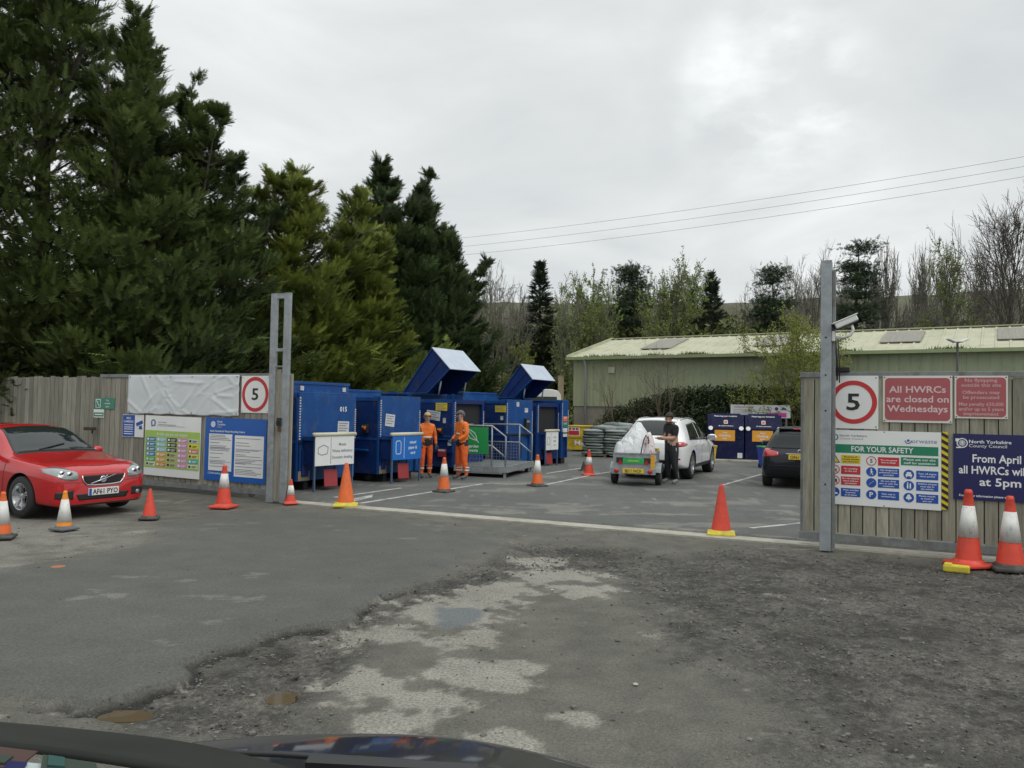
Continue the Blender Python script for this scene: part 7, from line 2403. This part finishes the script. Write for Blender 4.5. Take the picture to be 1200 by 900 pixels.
def conifer(loc, H, Rm, m, label, nb=150, per=80, sc=(.20, .40), rise=(.15, .75), prof=None, z0=.03, seed=1, droop=.0, name='conifer_tree', group='conifers behind the board fence', lean=0.0, tip=1.0, leaders=3, bm=None, inner=.30, fan=.30, topx=.22):
    r = np.random.default_rng(seed)
    root = empty(name, loc, 0, label, 'tree', group)
    prof = prof or (lambda t: (1 - t ** 1.35) ** .95 * np.minimum(1, .80 + t * 1.5))
    lob = r.uniform(0, 6.28, 4); amp = r.uniform(.05, .13, 4)
    P0 = []; P1 = []; R0 = []; R1 = []
    def seg(a, b, ra, rb): P0.append(a); P1.append(b); R0.append(ra); R1.append(rb)
    lead = [(np.array([0, 0, 0.]), np.array([lean * H, 0, H]), .022 * H)]
    for k in range(leaders):
        a = r.uniform(0, 6.28); h0 = r.uniform(.3, .6) * H; off = Rm * r.uniform(.25, .6)
        lead.append((np.array([lean * h0, 0, h0]), np.array([lean * H + off * math.cos(a), off * math.sin(a), H * r.uniform(.78, .95)]), .008 * H))
    for a, b, rr in lead:
        n = 8
        for i in range(n):
            seg(a + (b - a) * i / n, a + (b - a) * (i + 1) / n, rr * (1 - i / n) + .008, rr * (1 - (i + 1) / n) + .008)
    pos = []; dr = []; up = []; ss = []; tint = []
    ga = r.uniform(0, 6.28)
    ntop = int(nb * topx)
    for k in range(nb + ntop):
        t = z0 + (1 - z0) * ((k + r.random()) / nb) ** .95 if k < nb else r.uniform(.62, .93)
        t = min(t, .995)
        ga += 2.39996 + r.normal(0, .25)
        az = ga
        L_ = Rm * float(prof(np.array(t))) * (1 + sum(amp[j] * math.sin((j + 2) * az + lob[j] + t * 5) for j in range(4))) * r.choice([.62, .8, .92, 1.0, 1.12, 1.24], p=[.06, .16, .28, .28, .16, .06]) * r.uniform(.93, 1.07)
        L_ = max(L_, .30) if topx else max(L_, .12)
        ld = lead[0] if t < .5 or r.random() < .45 else lead[r.integers(0, len(lead))]
        h_b = t * H - L_ * .28
        tt = np.clip((h_b - ld[0][2]) / (ld[1][2] - ld[0][2]), 0, 1)
        st_ = ld[0] + (ld[1] - ld[0]) * tt
        if ld is not lead[0]: L_ *= .62
        el = r.uniform(*rise) + .55 * max(0, t - .55)
        dirv = np.array([math.cos(az) * math.cos(el), math.sin(az) * math.cos(el), math.sin(el)])
        n = 5; pts = [st_]
        for i in range(1, n + 1):
            f = i / n
            pts.append(st_ + dirv * L_ * f + np.array([0, 0, (.10 * f * f - droop * f) * L_]))
        rb = .010 + .008 * L_
        for i in range(n): seg(pts[i], pts[i + 1], rb * (1 - i / n) + .004, rb * (1 - (i + 1) / n) + .003)
        bt = r.normal(0, .20); fan_ = fan
        if r.random() < .16: L_ *= 1.22; fan_ = fan * .5
        hz = np.array([-math.sin(az), math.cos(az), 0.])
        bd = (pts[-1] - pts[0]); bd /= np.linalg.norm(bd)
        upv = np.cross(hz, bd) * -1
        if upv[2] < 0: upv = -upv
        m_ = max(14, int(per * (.22 + L_ / Rm)))
        f = r.uniform(inner, 1.0, m_) ** .8
        wdt = fan_ * L_ * np.sin(np.clip((f - .1) / .9, 0, 1) ** .8 * math.pi * .86) + .06
        lat = r.uniform(-1, 1, m_)
        p = st_ + dirv * (L_ * f)[:, None] + np.stack([0 * f, 0 * f, (.10 * f * f - droop * f) * L_], -1)
        p = p + hz * (lat * wdt)[:, None] + upv * (r.normal(0, .055, m_) * L_ * .5 - .10 * np.abs(lat) * wdt)[:, None]
        a2 = lat * .9 + r.normal(0, .30, m_)
        dv_ = bd[None] * np.cos(a2)[:, None] + hz[None] * np.sin(a2)[:, None] + upv[None] * r.normal(.22 * tip, .28, m_)[:, None]
        pos.append(p); dr.append(dv_); up.append(upv[None] + r.normal(0, .35, (m_, 3)))
        ss.append(r.uniform(*sc, m_) * r.uniform(.75, 1.35) * (1.0 - .3 * (1 - min(1, L_ / (Rm * .5)))))
        tint.append(np.clip(-.05 + .95 * f ** 3 + bt + r.normal(0, .14, m_), 0, 1))  # lighter new growth at tips; bough highlights and shade also put into tint
        if topx:
            q_ = 9
            e_ = np.array(pts[-1])[None] - bd[None] * r.uniform(0, .22, (q_, 1)) * L_ + hz[None] * r.normal(0, .10, (q_, 1)) * L_
            pos.append(e_); dr.append(bd[None] + r.normal(0, .28, (q_, 3)) + np.array([0, 0, .25])); up.append(upv[None] + r.normal(0, .3, (q_, 3)))
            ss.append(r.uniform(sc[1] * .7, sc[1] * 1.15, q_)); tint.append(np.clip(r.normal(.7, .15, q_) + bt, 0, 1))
    for a, b, rr in lead:
        q = 26; p = b[None] - (b - a)[None] * r.uniform(0, .14, (q, 1))
        pos.append(p); dr.append(np.stack([r.normal(0, .4, q), r.normal(0, .4, q), np.ones(q)], -1)); up.append(r.normal(0, 1, (q, 3))); ss.append(r.uniform(*sc, q)); tint.append(np.full(q, .55))
    pos, dr, up, ss, tint = map(np.concatenate, (pos, dr, up, ss, tint))
    which = r.integers(0, 3, len(pos))
    Vv = []; Tt = []
    for k in range(3):
        s_ = which == k
        Vv.append(place(SPR[k], pos[s_], dr[s_], up[s_], ss[s_])); Tt.append(np.repeat(tint[s_], SPR[k].shape[0] * 3))
    Vv = np.concatenate(Vv); Tt = np.concatenate(Tt)
    np_mesh('crown', Vv, np.arange(len(Vv)).reshape(-1, 3), m, root, Tt)
    segs_mesh(P0, P1, R0, R1, 'trunk', bm or bark_d, root, 5)
    return root


def at(px, Yd): 
    q = PT(px, 470, Yd); return (q.x, q.y, 0)


def conif_px(px, top, Yd, wpx, m, label, **k):
    H = zat(px, top, Yd)
    Rm = wpx / 924 * Yd
    return conifer(at(px, Yd), H, Rm, m, label, **k)


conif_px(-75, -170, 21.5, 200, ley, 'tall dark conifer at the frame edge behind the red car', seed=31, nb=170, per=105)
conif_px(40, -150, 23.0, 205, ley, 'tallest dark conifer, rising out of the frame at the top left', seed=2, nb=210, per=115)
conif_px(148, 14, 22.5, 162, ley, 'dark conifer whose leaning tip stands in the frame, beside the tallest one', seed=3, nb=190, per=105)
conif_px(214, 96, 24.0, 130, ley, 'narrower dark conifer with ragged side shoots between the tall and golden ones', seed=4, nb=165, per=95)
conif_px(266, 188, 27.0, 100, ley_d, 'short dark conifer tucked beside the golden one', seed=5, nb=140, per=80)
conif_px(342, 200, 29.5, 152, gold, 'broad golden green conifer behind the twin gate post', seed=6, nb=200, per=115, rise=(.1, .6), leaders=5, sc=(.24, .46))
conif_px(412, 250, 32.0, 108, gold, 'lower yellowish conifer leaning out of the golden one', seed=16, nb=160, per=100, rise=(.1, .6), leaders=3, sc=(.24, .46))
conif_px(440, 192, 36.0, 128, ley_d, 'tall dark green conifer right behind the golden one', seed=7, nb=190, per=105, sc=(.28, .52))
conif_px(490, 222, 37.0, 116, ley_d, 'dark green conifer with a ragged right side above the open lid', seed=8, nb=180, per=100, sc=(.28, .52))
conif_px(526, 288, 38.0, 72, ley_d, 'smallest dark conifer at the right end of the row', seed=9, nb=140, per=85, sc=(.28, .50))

# far conifers
def spr_prof(t): return (1 - t) ** .9 * np.minimum(1, .8 + t)
G2 = 'trees in the belt behind the shed'
conif_px(631, 308, 66, 40, spruce_m, 'slim pointed dark spruce left of the green shed', seed=41, nb=210, per=16, sc=(.5, .85), topx=0, rise=(-.25, .15), prof=spr_prof, name='spruce_tree', group=G2, leaders=0, droop=.1)
conif_px(831, 322, 72, 34, spruce_m, 'dark bushy spruce above the middle of the shed roof', seed=42, nb=130, per=16, sc=(.5, .95), topx=0, rise=(-.1, .4), name='spruce_tree', group=G2, leaders=1)


def pine(px, top, Yd, wpx, label, seed, bare=.14, group=G2):
    r = np.random.default_rng(seed)
    H = zat(px, top, Yd); Rm = wpx / 924 * Yd
    root = empty('pine_tree', at(px, Yd), 0, label, 'tree', group)
    P0 = []; P1 = []; R0 = []; R1 = []
    n = 10; tr = [np.array([0, 0, 0.])]
    for i in range(n): tr.append(np.array([tr[-1][0] + r.normal(0, .06) * H / 15, tr[-1][1], H * .97 * (i + 1) / n]))
    for i in range(n): P0.append(tr[i]); P1.append(tr[i + 1]); R0.append(.018 * H * (1 - i / n) + .03); R1.append(.018 * H * (1 - (i + 1) / n) + .03)
    pos = []; tint = []
    for k in range(58):
        t = bare + (1 - bare) * r.random(); az = r.uniform(0, 6.28)
        L_ = Rm * (1.0 - .66 * ((t - bare) / (1 - bare)) ** 1.3) * r.uniform(.45, 1.1)
        a = np.array([np.interp(t, np.linspace(0, 1, n + 1), [q[0] for q in tr]), 0, t * H * .97])
        b = a + np.array([math.cos(az) * L_, math.sin(az) * L_, L_ * r.uniform(-.05, .35)])
        P0.append(a); P1.append(b); R0.append(.07); R1.append(.02)
        for c_ in range(int(3 + L_ * 1.4)):
            f = r.uniform(.45, 1.05); cpt = a + (b - a) * f + r.normal(0, .18, 3)
            for q in range(26):
                pos.append(cpt + r.normal(0, 1, 3) * np.array([.62, .62, .13])); tint.append(np.clip(.45 + r.normal(0, .2), 0, 1))
    pos = np.array(pos); tint = np.array(tint); N_ = len(pos)
    Vv = np.concatenate([place(SPR[1], pos, np.stack([r.normal(0, 1, N_), r.normal(0, 1, N_), r.normal(.5, .4, N_)], -1), r.normal(0, 1, (N_, 3)), r.uniform(.28, .5, N_))])
    np_mesh('crown', Vv, np.arange(len(Vv)).reshape(-1, 3), pine_m, root, np.repeat(tint, SPR[1].shape[0] * 3))
    segs_mesh(P0, P1, R0, R1, 'trunk', bark_d, root, 5)
    return root


pine(740, 312, 68, 33, 'dark flat tiered pine above the left part of the shed roof', 51, .18)
pine(905, 311, 70, 26, 'dark narrow pine in front of a bare round crown', 52, .2)
pine(1003, 280, 62, 29, 'dark tiered pine beside the camera post', 53, .28)


def broadleaf(px, top, Yd, wpx, label, seed, leaf=None, nleaf=0, lsz=(.12, .25), bark=None, upright=.5, name='bare_tree', trunks=1, levels=4, group=G2, kids=(15, 8, 5, 4), loc=None, H=None, Rm=None, twig=.016, t0=.22, cat='tree', leafbias=0.0):
    r = np.random.default_rng(seed)
    H = H or zat(px, top, Yd); Rm = Rm or wpx * (1.22 if Yd > 50 else 1) / 924 * Yd
    root = empty(name, loc or at(px, Yd), 0, label, cat, group)
    P0 = []; P1 = []; R0 = []; R1 = []; ends = []
    def grow(p, d, L_, rad, lv):
        n = 5 if lv == 0 else 3
        pts = [p]; dd = d.copy()
        for i in range(n):
            dd = dd + r.normal(0, .10 if lv == 0 else .14, 3) + np.array([0, 0, (.0 if lv == 0 else (.05 + .03 * (lv == 1))) * upright]); dd /= np.linalg.norm(dd)
            pts.append(pts[-1] + dd * L_ / n)
        re = max(rad * .42, twig * .4)
        for i in range(n):
            P0.append(pts[i]); P1.append(pts[i + 1]); R0.append(rad + (re - rad) * i / n); R1.append(rad + (re - rad) * (i + 1) / n)
        if lv >= levels - 1:
            ends.append((pts[1], pts[-1]))
        if lv >= levels: return
        k = kids[min(lv, len(kids) - 1)]
        for j in range(k):
            f = (t0 + (1 - t0) * (j + r.random()) / k) if lv == 0 else .22 + .78 * (j + r.random()) / k
            i = min(int(f * n), n - 1); q = pts[i] + (pts[i + 1] - pts[i]) * (f * n - i)
            a = r.uniform(0, 6.28)
            sp = (1.15 - .85 * (f - t0) / (1 - t0)) * r.uniform(.75, 1.1) * (1.2 - .3 * upright) if lv == 0 else r.uniform(.35, .80)
            e1 = np.cross(dd, [.3, .5, .8]); e1 /= np.linalg.norm(e1); e2 = np.cross(dd, e1)
            nd = dd * math.cos(sp) + (e1 * math.cos(a) + e2 * math.sin(a)) * math.sin(sp)
            ln = (H * .40 * r.uniform(.8, 1.1) * (1 - .25 * f)) if lv == 0 else L_ * r.uniform(.42, .64)
            grow(q, nd, ln, max((rad + (re - rad) * f) * .52, twig), lv + 1)
    for k in range(trunks):
        d0 = np.array([r.normal(0, .04 + .18 * (trunks > 1)), r.normal(0, .04 + .18 * (trunks > 1)), 1.]); d0 /= np.linalg.norm(d0)
        grow(np.array([r.normal(0, .12) * (trunks > 1), r.normal(0, .12) * (trunks > 1), 0]), d0, H * .68, .014 * H / (1 + .4 * (trunks - 1)), 0)
    P0, P1 = np.array(P0), np.array(P1)
    # scale to the measured height and spread
    zmax = np.percentile(P1[:, 2], 99.6); rad_ = np.percentile(np.hypot(P1[:, 0], P1[:, 1]), 98.5)
    sc = np.array([Rm / rad_, Rm / rad_, H / zmax])
    P0 *= sc; P1 *= sc
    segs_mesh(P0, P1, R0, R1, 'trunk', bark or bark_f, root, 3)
    if nleaf:
        E0 = np.array([e_[0] for e_ in ends]) * sc; E1 = np.array([e_[1] for e_ in ends]) * sc
        ii_ = r.integers(0, len(E0), nleaf); f = r.random((nleaf, 1))
        c_ = E0[ii_] + (E1[ii_] - E0[ii_]) * f + r.normal(0, .05, (nleaf, 3))
        if leafbias:
            keep = r.random(nleaf) < np.clip(1.25 - c_[:, 2] / H * leafbias, 0.05, 1); c_ = c_[keep]
        n_ = len(c_)
        s_ = r.uniform(*lsz, n_)
        a = r.normal(0, 1, (n_, 3)); a /= np.linalg.norm(a, axis=1, keepdims=True)
        b = np.cross(a, r.normal(0, 1, (n_, 3))); b /= np.linalg.norm(b, axis=1, keepdims=True)
        V_ = np.stack([c_ - b * s_[:, None] * .3, c_ + a * s_[:, None] * .5, c_ + b * s_[:, None] * .3, c_ - a * s_[:, None] * .5], 1).reshape(-1, 3)
        np_mesh('crown', V_, np.arange(len(V_)).reshape(-1, 4), leaf, root, np.repeat(np.clip(r.normal(.5, .25, n_), 0, 1), 4))
    return root


broadleaf(588, 312, 64, 42, 'bare rounded tree next to the slim pointed spruce', 61, spring2, 5000, (.08, .16), leafbias=1.9, upright=.8)
broadleaf(560, 330, 72, 34, 'thin bare tree between the dark conifers and the rounded bare tree', 62, spring2, 4000, (.08, .16), upright=.8, leafbias=1.5)
broadleaf(682, 316, 62, 42, 'tree in yellow green spring leaf left of the green shed', 63, spring2, 22000, (.10, .20), upright=.9, name='spring_tree', leafbias=.8)
broadleaf(712, 330, 70, 30, 'thin bare topped tree between the spring green tree and a pine', 64, spring2, 9000, (.12, .22), upright=.9, leafbias=.9)
broadleaf(784, 306, 64, 40, 'leafing tree with an open crown above the shed roof', 65, spring2, 20000, (.10, .20), upright=.8, name='spring_tree', leafbias=.8)
broadleaf(812, 330, 76, 28, 'dark green ivy clad tree right of the open leafing one', 66, ley_d, 15000, (.15, .32), upright=.8, name='ivy_tree')
broadleaf(945, 296, 76, 50, 'wide bare tree with a rounded crown behind a narrow pine', 67, upright=.8)
broadleaf(878, 320, 80, 32, 'thin bare tree behind the middle of the shed roof', 68, upright=.9)
broadleaf(1046, 286, 64, 26, 'slender bare tree next to the tiered pine', 69, upright=1.1)
broadleaf(1068, 292, 68, 24, 'slender bare tree halfway between pine and larch', 70, upright=1.1)
broadleaf(1030, 300, 72, 22, 'thinnest bare tree close against the tiered pine', 71, upright=1.1)
broadleaf(1107, 284, 60, 36, 'larch like tree with thin green tufts above the shed', 72, spring2, 6000, (.09, .18), upright=.35, name='larch_tree')
broadleaf(1140, 305, 66, 34, 'bare twiggy tree left of the biggest bare tree', 73, upright=.9)
broadleaf(1184, 230, 54, 68, 'biggest bare tree, wide branched, at the right frame edge', 74, upright=.75, kids=(15, 8, 6, 4), bark=bark_g)
broadleaf(1240, 262, 60, 50, 'bare tree just past the right frame edge', 75, upright=.8)
for px, top, Yd, wpx, lf, n_, nm, lb, sd_ in (
    (573, 345, 84, 34, spring2, 7000, 'spring_tree', 'hazy leafing tree low behind the rounded bare tree', 121),
    (612, 338, 88, 34, None, 0, 'bare_tree', 'fine twigged bare tree just left of the pointed spruce, set further back', 122),
    (650, 332, 86, 36, spring2, 9000, 'spring_tree', 'pale leafing tree close right of the pointed spruce', 123),
    (700, 338, 84, 36, spring2, 9000, 'spring_tree', 'pale leafing tree filling the gap left of the first tiered pine', 124),
    (760, 322, 86, 36, spring2, 9000, 'spring_tree', 'tall pale leafing tree right of the first tiered pine', 125),
    (806, 330, 90, 36, None, 0, 'bare_tree', 'bare twiggy tree showing above the ivy clad one', 126),
    (858, 338, 84, 36, spring2, 6000, 'spring_tree', 'thinly leafed tree right of the bushy spruce', 127),
    (915, 312, 92, 40, None, 0, 'bare_tree', 'second bare tree in the wide bare clump left of the camera post', 128),
    (975, 330, 88, 36, None, 0, 'bare_tree', 'bare tree hidden partly by the steel camera post', 129),
    (1085, 312, 84, 34, None, 0, 'bare_tree', 'bare tree right behind the larch like one', 130),
    (1160, 290, 80, 40, None, 0, 'bare_tree', 'greyish bare tree merging into the left side of the biggest bare tree', 131),
    (548, 352, 90, 30, spring2, 5000, 'spring_tree', 'leafing tree peeping out right of the conifer row', 132)):
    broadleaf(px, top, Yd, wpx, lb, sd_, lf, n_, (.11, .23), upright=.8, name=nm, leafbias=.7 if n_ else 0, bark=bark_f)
broadleaf(606, 404, 58, 24, 'small bright yellow green bush tree above the second lid', 76, spring, 8000, (.09, .19), upright=.7, name='young_tree', levels=3)
broadleaf(655, 350, 60, 26, 'low leafing tree standing between spruce and shed corner', 77, spring2, 8000, (.10, .2), upright=.7, name='spring_tree', leafbias=1.2)

# shrubs in front of the shed
def ground_at(px, Yd): return at(px, Yd)
broadleaf(942, 366, 31.0, 78, 'feathery willow in pale leaf in front of the shed, behind the camera post', 81, foliage_mat('willow_leaf', (.14, .17, .04), (.34, .37, .09), .8, .35), 14000, (.05, .11), bark=mat('willow_bark', (.10, .095, .05), .9, var=.2), upright=.75, name='willow_tree', trunks=5, levels=3, kids=(8, 6, 5), twig=.006, group=None)
broadleaf(772, 400, 33.5, 62, 'bare many stemmed shrub in front of the shed wall', 82, bark=mat('shrub_bark', (.13, .10, .07), .9, var=.2), upright=.6, name='bare_shrub', trunks=4, levels=3, kids=(6, 4, 3), twig=.005, group=None, cat='shrub')
broadleaf(722, 420, 34.5, 34, 'small bare shrub near the shed downpipe', 83, bark=_mats['shrub_bark'], upright=.5, name='bare_shrub', trunks=3, levels=3, kids=(5, 3, 3), twig=.005, group=None, cat='shrub')


def leafmass(name, boxes, n, m, sz, seed, parent=None, shell=.5, zj=.0):
    """leaf faces through the volume of several ellipsoid clumps (cx, cy, cz, rx, ry, rz)"""
    r = np.random.default_rng(seed)
    boxes = np.array(boxes, float)
    wts = boxes[:, 3] * boxes[:, 5]; wts = wts / wts.sum()
    k = r.choice(len(boxes), n, p=wts)
    u_ = r.normal(0, 1, (n, 3)); u_ /= np.linalg.norm(u_, axis=1, keepdims=True)
    rad_ = (1 - (1 - shell) * r.random((n, 1)) ** 1.5)
    c_ = boxes[k, :3] + u_ * rad_ * boxes[k, 3:6] + r.normal(0, .06, (n, 3))
    c_[:, 2] = np.abs(c_[:, 2])
    s_ = r.uniform(*sz, n)
    a = r.normal(0, 1, (n, 3)); a /= np.linalg.norm(a, axis=1, keepdims=True)
    b = np.cross(a, r.normal(0, 1, (n, 3))); b /= np.linalg.norm(b, axis=1, keepdims=True)
    V_ = np.stack([c_ - b * s_[:, None] * .3, c_ + a * s_[:, None] * .5, c_ + b * s_[:, None] * .3, c_ - a * s_[:, None] * .5], 1).reshape(-1, 3)
    return np_mesh(name, V_, np.arange(len(V_)).reshape(-1, 4), m, parent, np.repeat(np.clip(r.normal(.5, .25, n), 0, 1), 4))


# dark hedge along the shed
hb = []
r_ = np.random.default_rng(90)
for px in np.arange(716, 1010, 5.5):
    Yd = np.interp(px, [700, 960, 1010], [36.3, 32.2, 31.4])
    top = np.interp(px, [700, 730, 760, 790, 820, 860, 900, 940, 980], [486, 473, 467, 459, 455, 453, 456, 459, 458]) + r_.normal(0, 2.5)
    q = PT(px, 500, Yd); zt_ = zat(px, top, Yd)
    for z_ in np.arange(.35, zt_ - .2, .55): hb.append((q.x + r_.normal(0, .1), q.y + r_.normal(0, .15), z_, .5, .55, .45))
    hb.append((q.x, q.y, zt_ - .32, .42, .5, .34))
root = empty('hedge', (0, 0, 0), 0, 'long dark evergreen hedge between the shed and the clothes banks', 'hedge')
leafmass('leaves', hb, 46000, hedge_m, (.07, .16), 91, root, .45)
P0 = [(b_[0], b_[1], 0) for b_ in hb[::6]]; P1 = [(b_[0] + .1, b_[1], 1.6) for b_ in hb[::6]]
segs_mesh(np.array(P0), np.array(P1), np.full(len(P0), .05), np.full(len(P0), .02), 'stem', bark_d, root, 5)
q = at(708, 36.0)
root = empty('round_bush', q, 0, 'pale grey green bush against the block wall', 'bush')
leafmass('leaves', [(0, 0, .9, .55, .5, .6), (.3, 0, .5, .5, .5, .5), (-.35, .1, .45, .45, .45, .45)], 3000, foliage_mat('grey_leaf', (.05, .06, .035), (.15, .16, .10), 2), (.06, .13), 92, root)
segs_mesh(np.array([(0, 0, 0.), (.1, 0, 0)]), np.array([(.1, 0, .8), (-.2, 0, .7)]), np.array([.04, .04]), np.array([.02, .02]), 'stem', bark_d, root, 5)

# undergrowth beneath the belt of trees: reads as one mass
ub = []
for px in np.arange(545, 1330, 9):
    for Yd in (66, 84):
        top = np.interp(px, [545, 600, 660, 720, 800, 860, 900, 1000, 1100, 1200, 1330], [388, 388, 384, 378, 378, 374, 382, 388, 384, 384, 384]) + r_.normal(0, 5) + (3 if Yd < 70 else -6)
        q = PT(px, 450, Yd); zt_ = zat(px, top, Yd)
        ub.append((q.x, q.y, zt_ - 1.6, 1.5, 1.5, 1.7)); ub.append((q.x, q.y, max(zt_ - 4.5, 1.5), 2.0, 1.6, 2.6)); ub.append((q.x, q.y, 1.6, 2.0, 1.6, 2.0))
o = leafmass('undergrowth', ub, 60000, under_m, (.3, .75), 93, None, .3)
tag(o, 'brown green undergrowth and scrub below the tree belt', 'undergrowth', kind='stuff')
# scrub behind the fence, under the conifers
ub = []
for px in np.arange(-140, 560, 12):
    Yd = np.interp(px, [-140, 250, 560], [25.5, 29, 42])
    q = PT(px, 470, Yd); ub.append((q.x, q.y, 1.2, .8, .8, 1.6)); ub.append((q.x, q.y + .5, 2.6, .8, .8, 1.0))
o = leafmass('ground_cover', ub, 16000, ley_d, (.2, .42), 94, None, .3)
tag(o, 'dark scrub filling the space under the conifers', 'scrub', kind='stuff')

# ================================================================== HILLS AND WIRES
hill_m = mat('moor_grass', (.078, .086, .042), .95, var=.3, vs=.03, col2=(.066, .050, .034), c2amt=.9, c2s=.016, c2lo=.44, c2hi=.56, col3=(.035, .042, .022), c3s=.035, c3lo=.56, c3hi=.62, c3amt=.8)
hx = np.linspace(-700, 900, 160); hy = np.linspace(130, 1200, 90)
HX, HY = np.meshgrid(hx, hy)
ridge_px = (HX / 560) * 924 + 600
rt = np.interp(ridge_px, [0, 540, 640, 800, 900, 1000, 1060, 1110, 1200, 1300, 2000], [365, 362, 362, 360, 358, 354, 352, 345, 347, 346, 340])
rh = CAMH + 560 * ((479 + .0175 * (ridge_px - 600)) - rt) / 924
prof_ = sstep(140, 560, HY) ** 1.15
HZ = rh * prof_ * (1 + .07 * (fbm(HX, HY, .009, 5, 101) - .5)) + 7 * (fbm(HX, HY, .02, 4, 102) - .5) * prof_ - .3
ii = np.arange(HX.size).reshape(HX.shape)
ff = np.stack([ii[:-1, :-1], ii[:-1, 1:], ii[1:, 1:], ii[1:, :-1]], -1).reshape(-1, 4)
o = np_mesh('hills', np.stack([HX, HY, HZ], -1).reshape(-1, 3), ff, hill_m, smooth=True)
tag(o, kind='structure')
wire_m = mat('wire_grey', (.16, .16, .165), .6)
for i, (a, b, lb) in enumerate((((515, 281.5), (1215, 181), 'topmost of the three overhead wires'), ((522, 291), (1215, 192.5), 'middle one of the three overhead wires'), ((530, 300), (1215, 204.5), 'lowest of the three overhead wires'))):
    A = PT(a[0], a[1], 62); B = PT(b[0], b[1], 40)
    D = B - A
    pts = []
    for k in range(-10, 51):
        f = k / 40
        p = A + D * f; p.z -= 4 * .35 * f * (1 - f) if 0 < f < 1 else 0
        pts.append(p)
    mb = MB(); mb.tube(pts, .010, wire_m, 5)
    tag(mb.build('power_line'), lb, 'wire', 'overhead wires across the sky')
